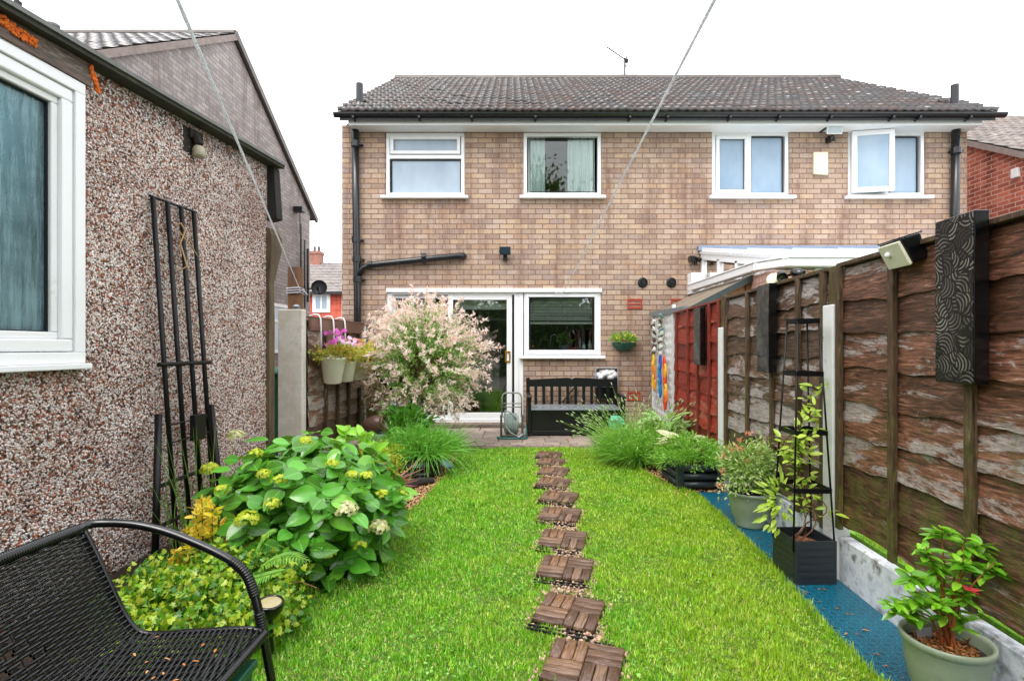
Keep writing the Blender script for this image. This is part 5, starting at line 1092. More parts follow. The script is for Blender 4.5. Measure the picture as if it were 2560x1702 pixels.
# ---------------------------------------------------------------- right-hand planting and pots
m_mat = None
g = G('blue_mat'); sp = g.n('SeparateXYZ', None, Vector=g.tc.outputs['Object']).outputs
def cells(sc): return g.n('TexVoronoi', {'feature':'DISTANCE_TO_EDGE'}, Vector=g.map((1,1,0)), Scale=sc, Randomness=.35).outputs['Distance']
def fr(s, p, o=0.0): return g.math('SUBTRACT', g.math('FRACT', g.math('ADD', g.math('DIVIDE', s, p), 100.0+o)), .5)
def rad(o): a_, b_ = fr(sp[0], .066, o), fr(sp[1], .066, o); return g.math('SQRT', g.math('ADD', g.math('MULTIPLY', a_, a_), g.math('MULTIPLY', b_, b_)))
def band(r, c, w): return g.math('LESS_THAN', g.math('ABSOLUTE', g.math('SUBTRACT', r, c)), w)
ringl = g.math('MAXIMUM', g.math('MAXIMUM', band(rad(0), .40, .035), band(rad(0), .2, .03)), band(rad(.5), .24, .03))
ha, hb_ = fr(sp[0], .0165), fr(sp[1], .0165); holes = g.math('LESS_THAN', g.math('MAXIMUM', g.math('ABSOLUTE', ha), g.math('ABSOLUTE', hb_)), .26); holes = g.math('MULTIPLY', holes, g.math('SUBTRACT', 1.0, ringl))
n_ = g.noise(g.map(), 5, 5)
k = g.mix(g.math('MULTIPLY', holes, .8), g.ramp(n_, [(.3, S('#033c50')), (.6, S('#055066')), (.75, S('#0b5c70'))]), S('#02141c')); k = g.mix(g.math('MULTIPLY', ringl, .8), k, S('#167890'))
k = g.mix(g.ramp(g.noise(g.map(), 14, 6, .75), [(.62, grey(0)), (.72, grey(.6))]), k, S('#3b3a30'))
m_mat = g.done(g.pbr(k, .4, g.bump(g.math('SUBTRACT', 1.0, holes), .7, .006)))
mb = MB(); ys = [.9,1.6,2.28,3.19,3.9,4.6]; xl_ = [1.38,1.39,1.42,1.52,1.57,1.61]
mb.add([(x,y,.004) for x,y in zip(xl_,ys)]+[rp(y,.016,.004) for y in ys], [(i,6+i,7+i,i+1) for i in range(5)]); mb.add([(x,y,.012) for x,y in zip(xl_,ys)]+[rp(y,.016,.012) for y in ys], [(i,6+i,7+i,i+1) for i in range(5)])
mb.add([(x,y,z) for z in (.0,.012) for x,y in zip(xl_,ys)], [(i,i+1,7+i,6+i) for i in range(5)])
tag(obj('path_mat', mb, m_mat, None, loc=(1.6,2.5,0)), 'blue rubber garden matting laid along the foot of the right fence', 'mat')
n = 70; y = rng.uniform(1.8,4.4,n); x = np.interp(y, ys, xl_)+rng.uniform(.0,.2,n); p = np.stack([x,y,np.full(n,.016)],1)
kind(scatter('fallen_leaves', T_RHOMB, p, norm(np.stack([rng.normal(size=n),rng.normal(size=n),rng.uniform(-.1,.3,n)],1)), np.tile([0,0,1.],(n,1)), rng.uniform(.01,.035,n), rng.uniform(.006,.014,n), FOL('dry_leaf',['#7a4526','#a86a3a','#c99a6a','#6a3a22'],.6,.1)), 'stuff')
# square black planter, obelisk, climber, broken brick
m_planter = M('charcoal_planter', '#23282c', .42, .15, 6, bump=.2, bs=120)
x0,x1,y0,y1,h = 1.512,1.735,2.80,3.035,.243
pt = thing('square_planter', 'square charcoal planter holding the tall metal obelisk', 'planter', ((x0+x1)/2,(y0+y1)/2,.013)); mb = MB()
c = V3((x0+x1)/2,(y0+y1)/2,0); rotm = Matrix.Translation(c) @ Matrix.Rotation(math.radians(2),4,'Z') @ Matrix.Translation(-c); mb.M = rotm
t_ = .012; e = .012
for a,b,cc,d in ((x0,y0,x1,y0+t_),(x0,y1-t_,x1,y1),(x0,y0+t_,x0+t_,y1-t_),(x1-t_,y0+t_,x1,y1-t_)): mb.box(a,b,.013,cc,d,h)
mb.box(x0+t_,y0+t_,.02,x1-t_,y1-t_,.035)
for q in range(5):
    z = .05+q*.038; mb.box(x0+.02,y0-.003,z,x1-.02,y0-.0002,z+.022); mb.box(x0-.003,y0+.02,z,x0-.0002,y1-.02,z+.022)
obj('box', mb, m_planter, pt, bevel=.003); mb = MB(); mb.M = rotm; mb.box(x0+t_+.001,y0+t_+.001,.1,x1-t_-.001,y1-t_-.001,h-.055); obj('soil', mb, m_soil, pt)
ob = thing('garden_obelisk', 'tall tapering black metal obelisk with square hoops, standing in the charcoal planter', 'plant support', (c.x,c.y,h-.05)); oc = V3(c.x,c.y+.01,0)
hb, ht = .112, .056; zb_, zt_ = h-.06, 1.44
for sx,sy in ((-1,-1),(1,-1),(1,1),(-1,1)):
    mb = MB(); mb.tube([oc+V3(sx*hb,sy*hb,zb_),oc+V3(sx*ht,sy*ht,zt_)],.0052,8); obj('upright', mb, m_black_metal, ob, smooth=True)
for z,ex in ((1.425,1),(1.135,1),(.815,1),(.505,1)):
    hh = hb+(ht-hb)*(z-zb_)/(zt_-zb_)+.004; mb = MB(); fr_ = .018; 
    for sgn in (-1,1): mb.box(oc.x-hh,oc.y+sgn*hh-.0025,z-fr_/1.4,oc.x+hh,oc.y+sgn*hh+.0025,z+fr_/1.4); mb.box(oc.x+sgn*hh-.0025,oc.y-hh+.003,z-fr_/1.4,oc.x+sgn*hh+.0025,oc.y+hh-.003,z+fr_/1.4)
    obj('hoop', mb, m_black_metal, ob)
mb = MB(); mb.box(oc.x-ht,oc.y-ht,1.43,oc.x+ht,oc.y+ht,1.437); obj('top_plate', mb, m_black_metal, ob)
cl = thing('climbing_plant', 'young climber with bright lime leaves winding up the obelisk', 'plant', (c.x,c.y,h-.05)); mb = MB(); Pn = []; Dn = []
for s_ in range(4):
    a0 = R(0,6.28); pts = []; top = [1.12,1.0,.9,.75][s_]
    for i in range(26):
        z = h-.06+(top-h)*i/25; hh = .055+.045*math.sin(i*.5+s_); a_ = a0+i*.33; pts.append(oc+V3(hh*math.cos(a_)+.02*(s_-1.5)+(.05 if s_==0 else 0)*i/25,hh*math.sin(a_),z)); 
        z_ = z; dens = 5 if (z>.62 and z<1.12) else (2 if z>.35 else 0)
        for q in range(dens):
            if random.random()<.62: d = Vector((R(-1,1),R(-1,.6),R(-.2,.7))); Pn.append(pts[-1]+d*R(.0,.05)); Dn.append(d)
    mb.tube(pts,[.004-.0022*i/25 for i in range(26)],6)
obj('stem', mb, M('reddish_stem','#5e3a26',.5,.3,20), cl)
m_lime = FOL('lime_leaf', ['#6a9a1c','#8dbb25','#b3d63c','#cfe25a'], .32, .35, vein='#d8e58a')
Pn = np.array([tuple(p) for p in Pn]); Dn = np.array([tuple(p) for p in Dn]); n = len(Pn); scatter('foliage', T_OVATE, Pn, Dn, np.tile([0,-.4,1.],(n,1))+rng.normal(size=(n,3))*.35, rng.uniform(.035,.07,n), rng.uniform(.018,.032,n), m_lime, cl, True)
# a low spray leaning out of the planter towards the shrub pot
P, D = clumps((1.5,2.95,.42),(.06,.08,.12),9,7,.35,-1); scatter('low_foliage', T_OVATE, P, D+np.array([-.4,-.3,.2]), np.tile([0,-.3,1.],(len(P),1))+rng.normal(size=(len(P),3))*.4, rng.uniform(.04,.075,len(P)), rng.uniform(.016,.028,len(P)), m_lime, cl, True)
bk = MB(); bk.M = Matrix.Translation((1.63,2.9,.205)) @ Matrix.Rotation(.5,4,'Z') @ Matrix.Rotation(.3,4,'Y'); bk.box(-.05,-.035,-.02,.05,.035,.02); tag(obj('brick_piece', bk, M('brown_brick','#8a5a40',.7,.3,14,bump=.5), None, bevel=.005, loc=(1.63,2.9,.2)), 'broken brown brick lying in the charcoal planter', 'brick')
# plant pots
m_pot = M('sage_glazed_pot', '#84907a', .38, .10, 5, bump=.15, bs=180, cols=['#75816c','#87937d','#909b87'])
def pot(name, label, c, r, h, mm):
    t = thing(name, label, 'plant pot', c); c = Vector(c)
    prof = [(r*.60,0),(r*.66,.012),(r*.64,.03),(r*.8,h*.35),(r*.90,h*.66),(r*.93,h*.84),(r*.955,h*.87),(r*.955,h*.89),(r*.995,h*.91),(r*1.01,h*.955),(r,h*.995),(r*.97,h*1.0),(r*.92,h*.99),(r*.9,h*.93),(r*.86,h*.7)]
    mb = MB(); mb.lathe(prof, c, 56); obj('body', mb, mm, t, smooth=True)
    mb = MB(); vs=[]; n=40
    mb.lathe([(r*.885,h*.80),(r*.6,h*.815),(r*.3,h*.83),(0,h*.825)], c, 36, False); obj('soil', mb, m_soil, t); return t
c1 = V3(1.532,1.85,.013); pot('plant_pot', 'large sage green pot with a rolled rim, nearest the camera at bottom right', c1, .136, .25, m_pot)
n = 420; a = rng.uniform(0,6.28,n); rr_ = .092*rng.uniform(0,1,n)**.5; P = np.stack([c1.x+rr_*np.cos(a), c1.y+rr_*np.sin(a), np.full(n, c1.z+.25*.825)+rng.uniform(0,.012,n)],1)
kind(scatter('pot_mulch', T_RHOMB, P, rdir(n)*np.array([1,1,.3]), np.tile([0,0,1.],(n,1))+rng.normal(size=(n,3))*.4, rng.uniform(.012,.04,n), rng.uniform(.006,.014,n), FOL('mulch_flake',['#2d1a10','#5d3620','#8f5a32','#c98a4e'],.6,.05)), 'stuff')
ps = thing('pieris_shrub', 'young glossy-leaved shrub with one red new tip in the large near pot', 'shrub', c1+V3(0,0,.21)); base = c1+V3(.01,0,.205); mb = MB(); P=[];D=[]
tops = [(-.14,-.02,.52),(-.07,.0,.60),(.0,.02,.66),(.07,.0,.63),(.14,.02,.60),(-.11,.0,.43),(-.16,.02,.40),(-.06,-.05,.44),(.03,-.04,.47),(.0,.05,.40),(.1,.03,.54),(-.03,.0,.53),(.16,-.01,.55),(.05,.0,.36),(-.10,.05,.36),(.02,-.05,.58)]
for (dx,dy,z) in tops:
    tp_ = V3(c1.x+dx,c1.y+dy,.21+(z-.24)*1.02); mid = base+(tp_-base)*.55+V3(-dx*.25,0,.02); mb.tube([base+V3(R(-.02,.02),R(-.02,.02),0),mid,tp_],[.004,.0035,.002],7)
    for q in range(15):
        a_ = 6.28*q/7.5+R(-.3,.3); el = R(-.35,.75); P.append(tp_-V3(0,0,R(0,.045))); D.append((math.cos(a_),math.sin(a_),el))
    for q in range(5): f_ = R(.5,.9); P.append(base+(tp_-base)*f_+V3(0,0,.015)); D.append((R(-1,1),R(-1,1),R(-.2,.5)))
obj('stem', mb, M('orange_stem','#8a4a22',.5,.2,20), ps)
P = np.array([tuple(p) for p in P]); D = np.array(D); n = len(P); N_ = np.tile([0,-.15,1.],(n,1))+rng.normal(size=(n,3))*.25
scatter('foliage', T_OVATE, P, D, N_, rng.uniform(.04,.068,n), rng.uniform(.018,.028,n), FOL('glossy_leaf', ['#1f5c14','#3f8c1a','#6cb824','#a4da40'], .22, .35, spec=.6), ps, True)
tp_ = V3(c1.x+.035,c1.y-.06,.445); P = np.array([tuple(tp_)]*9); D = np.stack([np.cos(np.arange(9)*.7),np.sin(np.arange(9)*.7),rng.uniform(.2,1,9)],1); scatter('red_tip', T_OVATE, P, D, np.tile([0,-.3,1.],(9,1)), .03, .010, FOL('red_leaf',['#c81f38','#e8405a'],.35,.3), ps, True)
tag(obj('plant_label', MB().hexa([(c1.x-.065,c1.y+.04,.20),(c1.x+.0,c1.y+.055,.20),(c1.x+.0,c1.y+.057,.20),(c1.x-.065,c1.y+.042,.20),(c1.x-.065,c1.y+.05,.262),(c1.x+.0,c1.y+.065,.257),(c1.x+.0,c1.y+.067,.257),(c1.x-.065,c1.y+.052,.262)]), M('pale_label','#a9adb8',.4,.05), None, loc=c1+V3(-.03,.05,.2)), 'blank pale grey plant label stuck in the soil of the near pot', 'plant label')
c2 = V3(1.695,3.73,.013); pot('plant_pot', 'smaller sage green pot with the cream variegated shrub, by the blue matting', c2, .152, .25, m_pot)
vsb = thing('variegated_shrub', 'bushy cream and green variegated shrub with coral new tips in the smaller pot', 'shrub', c2+V3(0,0,.19)); P, D = clumps((c2.x,c2.y,.40),(.21,.17,.21),130,34,.15,-.6,.4); P[:,0] = np.minimum(P[:,0], np.array([fx_(y) for y in P[:,1]])-.05); n = len(P)
scatter('foliage', T_LONG, P, D+rdir(n)*.8, rdir(n), rng.uniform(.022,.038,n), rng.uniform(.009,.014,n), FOL('cream_edged_leaf', ['#4f8a26','#7fb03e','#c9d890','#eef0c8','#6fa034','#a8c468'], .4, .3), vsb)
P, D = [], []
for q in ((-.19,0,.50),(-.21,-.02,.40),(-.23,-.04,.30),(-.1,-.04,.56),(-.07,0,.62),(-.02,-.02,.66),(-.14,.0,.55),(.06,-.06,.52),(-.06,-.1,.47),(.0,-.13,.33)):
    for i in range(16): P.append((c2.x+q[0]+R(-.02,.02),c2.y+q[1]+R(-.02,.02),q[2]+R(-.015,.02))); D.append((R(-1,1),R(-1,1),R(0,1)))
m_ = FOL('coral_leaf',['#e0604a','#f08a74','#f2b29a'],.4,.3); P, D = np.array(P), np.array(D)
for q in range(0,len(P),16): scatter('coral_tip', T_LONG, P[q:q+16], D[q:q+16], rdir(16), rng.uniform(.02,.034,16), .008, m_, vsb)
mb = MB()
for q in range(14): mb.tube([c2+V3(R(-.03,.03),R(-.03,.03),.18),c2+V3(R(-.15,.13),R(-.12,.12),R(.35,.55))],.003,5)
obj('stem', mb, M('twig','#5c4030',.6,.2), vsb)
# slatted raised planter with its planting
rx0,rx1,ry0,ry1,rh_ = 1.505,1.86,4.70,5.15,.235
rp_ = thing('slatted_planter', 'low dark slatted planter with wavy slats, beside the near end of the red panel', 'planter', ((rx0+rx1)/2,(ry0+ry1)/2,0)); m_char = M('charcoal_slat','#252c33',.35,.2,6)
for x in (rx0,rx1):
    for y in (ry0,ry1): obj('corner_post', MB().box(x-.03,y-.03,0,x+.03,y+.03,rh_), m_char, rp_, bevel=.004)
for q in range(3):
    z = .02+q*.073
    for a_,b_,nm in (((rx0+.03,ry0-.006),(rx1-.03,ry0-.006),'slat'),((rx0-.006,ry0+.03),(rx0-.006,ry1-.03),'slat'),((rx0+.03,ry1),(rx1-.03,ry1),'slat'),((rx1,ry0+.03),(rx1,ry1-.03),'slat')):
        mb = MB(); mb.tube([(a_[0],a_[1],z+.03),(b_[0],b_[1],z+.03)],.034,10); obj(nm, mb, m_char, rp_, smooth=True)
mb = MB().box(rx0+.03,ry0+.03,.02,rx1-.03,ry1-.03,.19); obj('soil', mb, m_soil, rp_)
wf = thing('wallflower_clump', 'bright green narrow-leaved clump spilling over the slatted planter', 'plant', (1.62,4.8,.2)); P, D = clumps((1.64,4.78,.30),(.30,.26,.17),90,34,.14,-.5,.45); P = P[P[:,2]>.03]; D = D[:len(P)]; ok = P[:,0] < np.array([fx_(y) for y in P[:,1]])-.06; P, D = P[ok], D[ok]; n = len(P)
scatter('foliage', T_LONG, P, D+rdir(n)*.7+np.array([0,0,.3]), rdir(n), rng.uniform(.03,.055,n), rng.uniform(.006,.010,n), FOL('fresh_leaf', ['#3c8a1e','#5aa82a','#86c440','#a9d860'], .38, .35), wf)
ho = thing('hosta', 'cream and green striped hosta at the back of the slatted planter', 'plant', (1.66,5.0,.2)); n = 34; a = rng.uniform(0,6.28,n); P = np.stack([1.64+.10*np.cos(a),5.0+.07*np.sin(a),rng.uniform(.32,.42,n)],1); D = np.stack([np.cos(a)*1.2,np.sin(a)*.7,rng.uniform(-.1,.6,n)],1)
scatter('foliage', T_OVATE, P, D, np.tile([0,-.2,1.],(n,1))+rng.normal(size=(n,3))*.2, rng.uniform(.14,.21,n), rng.uniform(.05,.075,n), FOL('cream_hosta_leaf',['#efe6c4','#d9ddb0','#f4ecd4','#e6e0b4'],.4,.35,vein='#4f8a35'), ho, True)
h2 = thing('hosta', 'taller green hosta with pale leaf edges behind the slatted planter by the lattice', 'plant', (1.75,5.9,0)); n = 46; a = rng.uniform(0,6.28,n); P = np.stack([1.72+.1*np.cos(a),5.9+.1*np.sin(a),rng.uniform(.25,.5,n)],1); D = np.stack([np.cos(a),np.sin(a),rng.uniform(-.1,.9,n)],1)
scatter('foliage', T_OVATE, P, D, np.tile([0,-.2,1.],(n,1))+rng.normal(size=(n,3))*.2, rng.uniform(.15,.23,n), rng.uniform(.06,.09,n), FOL('green_hosta_leaf',['#4f9038','#6fae4c','#8fc468','#c9dc9a'],.4,.3,vein='#cfe0a8'), h2, True)
mb = MB(); 
for q in range(20): a_=R(0,6.28); mb.tube([V3(1.72,5.9,0),V3(1.72+.1*math.cos(a_),5.9+.1*math.sin(a_),R(.25,.45))],.005,5)
obj('stem', mb, m_lf, h2)
# lavender on the right: thin grey-green stems with unopened heads
m_lav = FOL('lavender_stem', ['#468f24','#64ae34','#8cca48','#b0dc6c'], .42, .38); m_lavh = FOL('lavender_head', ['#7fa860','#9dbb7a','#b9c79a'], .6, .2)
lv = thing('lavender_bush', 'wide feathery lavender bush leaning over the lawn in front of the storage bench', 'shrub', (1.40,5.75,0)); ctr, d = blades('foliage', (1.40,5.8,.0), 2300, (.35,.62), 1.15, .008, m_lav, lv, up=.75, droop=.75, base=.16, bias=(-.12,-.1,0))
ctr2, d2 = blades('stem', (1.40,5.8,.05), 330, (.6,.92), 1.0, .006, m_lav, lv, up=.75, droop=.5, base=.14, bias=(-.2,-.02,0))
tpz = ctr2[:,-1]; td = ctr2[:,-1]-ctr2[:,-2]; kind(scatter('flower_spikes', T_STONE, tpz+td*.05, td, rdir(len(tpz)), .05, .012, m_lavh, lv, False, None, .012), 'stuff')
P, D = clumps((1.40,5.75,.18),(.42,.38,.25),60,26,.2,-.2,.3); scatter('inner_leaves', T_LONG, P, D+rdir(len(P)), rdir(len(P)), rng.uniform(.05,.09,len(P)), .011, m_lav, lv)
# storage bench
sb = thing('storage_bench', 'black storage bench with a slatted back against the kitchen wall', 'bench', (.9,7.7,.03)); m_bench = M('black_resin','#0a0d10',.38,.15,10,bump=.15,bs=40,stretch=(1,1,.2)); bx0,bx1,byf,byb = .215,1.595,7.38,7.98
mb = MB().box(bx0+.055,byf+.035,.06,bx1-.055,byb-.03,.375); obj('storage_box', mb, m_bench, sb, bevel=.006); mb = MB().box(bx0+.06,byf+.02,.345,bx1-.06,byf+.034,.39).box(bx0+.06,byf+.022,.045,bx1-.06,byf+.034,.10); obj('front_rail', mb, m_bench, sb, bevel=.004)
mb = MB().hexa([(bx0+.055,byf+.0,.392),(bx1-.055,byf+.0,.392),(bx1-.055,byb-.1,.40),(bx0+.055,byb-.1,.40),(bx0+.055,byf+.0,.412),(bx1-.055,byf+.0,.412),(bx1-.055,byb-.1,.425),(bx0+.055,byb-.1,.425)]); obj('seat_lid', mb, M('lid_painted_sheen','#7d868c',.25,.15,6,spec=.7), sb, bevel=.004)  # wet sheen on the black lid is put into its grey base colour
for x in (bx0,bx1-.055):
    mb = MB().box(x,byf-.01,.03,x+.055,byf+.07,.56); obj('leg', mb, m_bench, sb, bevel=.005); mb = MB().box(x,byb-.06,.03,x+.055,byb,.82); obj('back_post', mb, m_bench, sb, bevel=.005)
    mb = MB().box(x-.005,byf-.03,.561,x+.06,byb-.06,.60); mb.tube([(x-.006,byf-.02,.578),(x+.061,byf-.02,.578)],.03,12); obj('armrest', mb, m_bench, sb, bevel=.004)
mb = MB(); n = 40; vs = []
for i in range(n+1):
    x = bx0+.055+(bx1-bx0-.11)*i/n; f_ = abs(i/n-.5)*2; z1_ = .79+.035*(1-f_)-(.03*max(0,1-abs(i/n-.5)/.035)); vs += [(x,byb-.05,.685),(x,byb-.05,z1_),(x,byb-.02,z1_),(x,byb-.02,.685)]
mb.add(vs,[(4*i+j,4*i+4+j,4*i+4+(j+1)%4,4*i+(j+1)%4) for i in range(n) for j in range(4)]); obj('top_rail', mb, m_bench, sb)
for i in range(10): x = bx0+.055+(bx1-bx0-.11)*(i+.75)/10.5; obj('back_slat', MB().box(x-.022,byb-.045,.41,x+.022,byb-.025,.684), m_bench, sb, bevel=.003)
# clear box with white things on the wall behind the bench
c = V3(1.45,8.09,.86); t = thing('clear_box', 'clear plastic box with white cloth in it behind the right end of the bench', 'box', c-V3(0,0,.17)); mb = MB(); frame_ring(mb,c.x-.17,c.x+.17,c.z-.19,c.z+.11,8.0,8.18,.008); obj('case', mb, M('clear_grey_plastic','#a9b0b6',.2,.05), t)
P = MB(); n = 9
for i in range(n): P.lathe([(0,-.05),(.05,-.035),(.065,0),(.04,.04),(0,.05)], (c.x-.12+.03*i,8.07+R(-.02,.02),c.z+R(-.06,.05)), 8, False, axis=(R(-1,1),R(-.3,.3),R(.2,1)))
obj('cloth', P, M('white_cloth','#e6e6e8',.7,.06,20), t, smooth=True); mb = MB().box(c.x-.16,8.02,.5,c.x+.16,8.18,.66); obj('stand', mb, m_black_plastic, t)
mb = MB(); mb.beam((.78,8.16,.42),(1.02,8.13,.72),.04,.02); tag(obj('wooden_stick', mb, m_bench, None, loc=(.9,8.15,.5)), 'dark stick leaning on the wall behind the bench slats', 'stick')
# hose reel
hr = thing('hose_reel', 'free-standing hose reel wound with grey hose, left of the storage bench', 'hose reel', (0,7.3,.03)); m_frame = M('grey_green_frame','#4a5348',.4,.15); m_hose = M('grey_hose','#8f9f9a',.35,.12,9); x0,x1 = -.15,.145
mb = MB()
for x in (x0,x1): mb.hexa([(x-.015,7.2,.03),(x+.015,7.2,.03),(x+.015,7.42,.03),(x-.015,7.42,.03),(x-.015,7.24,.34),(x+.015,7.24,.34),(x+.015,7.36,.34),(x-.015,7.36,.34)])
mb.box(x0+.016,7.2,.03,x1-.016,7.225,.07); obj('side_frame', mb, m_frame, hr, bevel=.006)
mb = MB(); mb.tube([(x0+.01,7.36,.3),(x0+.01,7.38,.58),(x0+.03,7.385,.625),(x0+.07,7.39,.638),(x1-.07,7.39,.638),(x1-.03,7.385,.625),(x1-.01,7.38,.58),(x1-.01,7.36,.3)],.012,10); mb.tube([(x0+.01,7.375,.49),(x1-.01,7.375,.49)],.008,8); mb.tube([(x0+.01,7.375,.44),(x1-.01,7.375,.44)],.008,8); obj('handle', mb, M('grey_handle','#7d857c',.35,.1), hr, smooth=True)
mb = MB()
for lay,rr_ in ((0,.105),(1,.125),(2,.142)):
    for k_ in range(9-lay):
        x = -.10+.0225*(k_+lay*.5); mb.tube([(x+.004*math.sin(3*a_),7.30+rr_*math.cos(a_),.215+rr_*math.sin(a_)) for a_ in np.linspace(0,6.28,25)],.0105,7,False)
mb.tube([(.06,7.17,.30),(-.03,7.14,.40),(-.09,7.15,.42),(-.11,7.14,.33),(-.08,7.13,.2),(-.02,7.12,.12),(.04,7.11,.09)],.0105,8); obj('hose', mb, m_hose, hr, smooth=True)
mb = MB(); mb.tube([(.04,7.11,.09),(.1,7.105,.06),(.15,7.1,.11)],[.013,.018,.012],10); obj('spray_gun', mb, m_grey_metal, hr, smooth=True)
mb = MB(); mb.tube([(-.22+.0*a_,0,0) if False else (.0+.2*math.cos(a_),7.16+.06*math.sin(a_),.045) for a_ in np.linspace(2.6,6.6,26)],.012,8); mb.tube([(.19,7.18,.045),(.2,7.2,.12),(.185,7.22,.2)],.010,8); tag(obj('green_hose', mb, M('teal_hose','#0f6a66',.35,.15), None, smooth=True, loc=(0,7.16,.03)), 'teal garden hose curled on the paving at the foot of the hose reel', 'hose')
c = V3(1.43,7.15,.03); t = thing('water_carrier', 'pale green plastic water carrier half hidden by the lavender, before the bench', 'water carrier', c); m_can = M('pale_green_plastic','#58bf98',.3,.1,5); mb = MB(); mb.hexa([(c.x-.11,c.y-.07,.03),(c.x+.11,c.y-.07,.03),(c.x+.11,c.y+.07,.03),(c.x-.11,c.y+.07,.03),(c.x-.11,c.y-.07,.27),(c.x+.11,c.y-.07,.27),(c.x+.11,c.y+.07,.27),(c.x-.11,c.y+.07,.27)]); mb.hexa([(c.x-.11,c.y-.07,.2701),(c.x+.11,c.y-.07,.2701),(c.x+.11,c.y+.07,.2701),(c.x-.11,c.y+.07,.2701),(c.x-.07,c.y-.045,.35),(c.x+.04,c.y-.045,.35),(c.x+.04,c.y+.045,.35),(c.x-.07,c.y+.045,.35)]); obj('body', mb, m_can, t, bevel=.025)
mb = MB(); mb.tube([(c.x-.06,c.y-.075,.34),(c.x-.03,c.y-.11,.30),(c.x+.05,c.y-.11,.25),(c.x+.08,c.y-.075,.22)],.014,10); obj('handle', mb, m_can, t, smooth=True); mb = MB(); mb.lathe([(.025,.34),(.025,.385),(0,.385)],(c.x-.01,c.y,0),14); obj('cap', mb, M('dark_cap','#23614f',.4), t)

# ---------------------------------------------------------------- left-hand planting
# pink-tipped willow
wt = thing('pink_willow', 'round dappled willow with pink and cream shoot tips, in front of the sliding door', 'tree', (-1.23,6.45,0)); m_bark = M('dark_bark','#2b1f1a',.7,.35,14,bump=.6,bs=50)
mb = MB(); mb.tube([(-1.23,6.45,-.03),(-1.24,6.44,.3),(-1.25,6.45,.55),(-1.24,6.45,.75)],[.045,.038,.035,.03],10)
limbs = [[(-1.25,6.45,.5),(-1.42,6.35,.72),(-1.62,6.25,.95),(-1.68,6.2,1.15)],[(-1.42,6.35,.72),(-1.3,6.3,.95),(-1.1,6.25,1.1)],[(-1.24,6.45,.7),(-1.2,6.5,1.0),(-1.15,6.5,1.4)],[(-1.24,6.45,.7),(-.95,6.45,.9),(-.7,6.4,1.1)],[(-1.2,6.5,1.0),(-1.4,6.55,1.3),(-1.45,6.5,1.6)]]
obj('trunk', mb, m_bark, wt, smooth=True)
for l in limbs: mb = MB(); mb.tube(l,[.026-.005*i for i in range(len(l))],8); obj('branch', mb, m_bark, wt, smooth=True)
cw = np.array([-1.08,6.42,1.10]); rw = np.array([.76,.64,.80]); nW = 560
d = rdir(nW*2); d = d[d[:,2]>-.85][:nW]; nW = len(d)
st_ = cw + d*rw*rng.uniform(.05,.45,(nW,1)) + np.array([0,0,-.15]); en = cw + d*rw*rng.uniform(.72,1.16,(nW,1))*np.where(rng.uniform(size=(nW,1))<.12,1.14,1.0)
sag = np.array([0,0,1.])*rng.uniform(.05,.2,(nW,1))
P_,D_,P2,D2 = [],[],[],[]; mb = MB()
for i in range(nW):
    a_,b_ = st_[i],en[i]; m_ = (a_+b_)/2+sag[i]
    f = lambda t: (1-t)**2*a_+2*t*(1-t)*m_+t*t*b_
    ax = norm((b_-a_)[None])[0]
    if i % 2 == 0: mb.tube([f(0),f(.35),f(.7),f(1)],[.004,.003,.0022,.0012],4,False)
    for t in np.arange(.28,1.02,.036):
        p = f(min(t,1)); 
        for q in range(2):
            dd = ax*.75+norm(rng.normal(size=(1,3)))[0]*.85
            pink = t > .73+rng.normal()*.14
            (P2 if pink else P_).append(p+rng.normal(size=3)*.008); (D2 if pink else D_).append(dd)
    for q in range(7): P2.append(b_+rng.normal(size=3)*.010); D2.append(ax*.6+norm(rng.normal(size=(1,3)))[0])
obj('twig', mb, M('green_twig','#6a5a30',.6,.2), wt)
P_,D_,P2,D2 = map(np.array,(P_,D_,P2,D2))
scatter('crown', T_LONG, P_, D_, rdir(len(P_)), rng.uniform(.032,.055,len(P_)), rng.uniform(.010,.015,len(P_)), FOL('dappled_leaf',['#3f7f26','#5faa38','#8cc850','#cfe490','#e8f0c0','#6fb03a'],.45,.35), wt)
scatter('pink_tips', T_LONG, P2, D2, rdir(len(P2)), rng.uniform(.034,.060,len(P2)), rng.uniform(.012,.018,len(P2)), FOL('pink_cream_leaf',['#fff2ea','#fddfd4','#fff6f0','#f4b8ac','#ffeae0','#fffaf4'],.45,.5,pale=True), wt)
# lavender in the black tub
tb = thing('black_tub', 'round black plastic tub under the left lavender, at the gravel edge', 'planter', (-.93,5.28,0)); mb = MB(); c = V3(-.93,5.28,0); mb.lathe([(.20,0),(.215,.04),(.2,.05),(.205,.1),(.225,.11),(.23,.125),(.2,.13),(.185,.165),(.195,.175),(.175,.18),(.16,.12)], c, 36); obj('body', mb, m_gloss_black, tb, smooth=True); mb = MB(); mb.lathe([(.17,.14),(0,.15)],c,24,False); obj('soil', mb, m_soil, tb)
mb = MB(); mb.lathe([(0,0),(.06,.01),(.075,.03),(.05,.05),(0,.055)],(-.66,5.2,.1),14,axis=(.5,-.3,1)); tag(obj('slate_dish', mb, M('blue_grey_dish','#5d7080',.3,.1), None, smooth=True, loc=(-.66,5.2,.1)), 'blue grey dish tipped on the rim of the black tub', 'dish')
l2 = thing('lavender_bush', 'bright green lavender spilling from the black tub, before the pink willow', 'shrub', (-.98,5.5,.1)); m_lav2 = FOL('young_lavender_stem', ['#2f7f1c','#4a9a28','#6ab83a','#8fce58'], .45, .35)
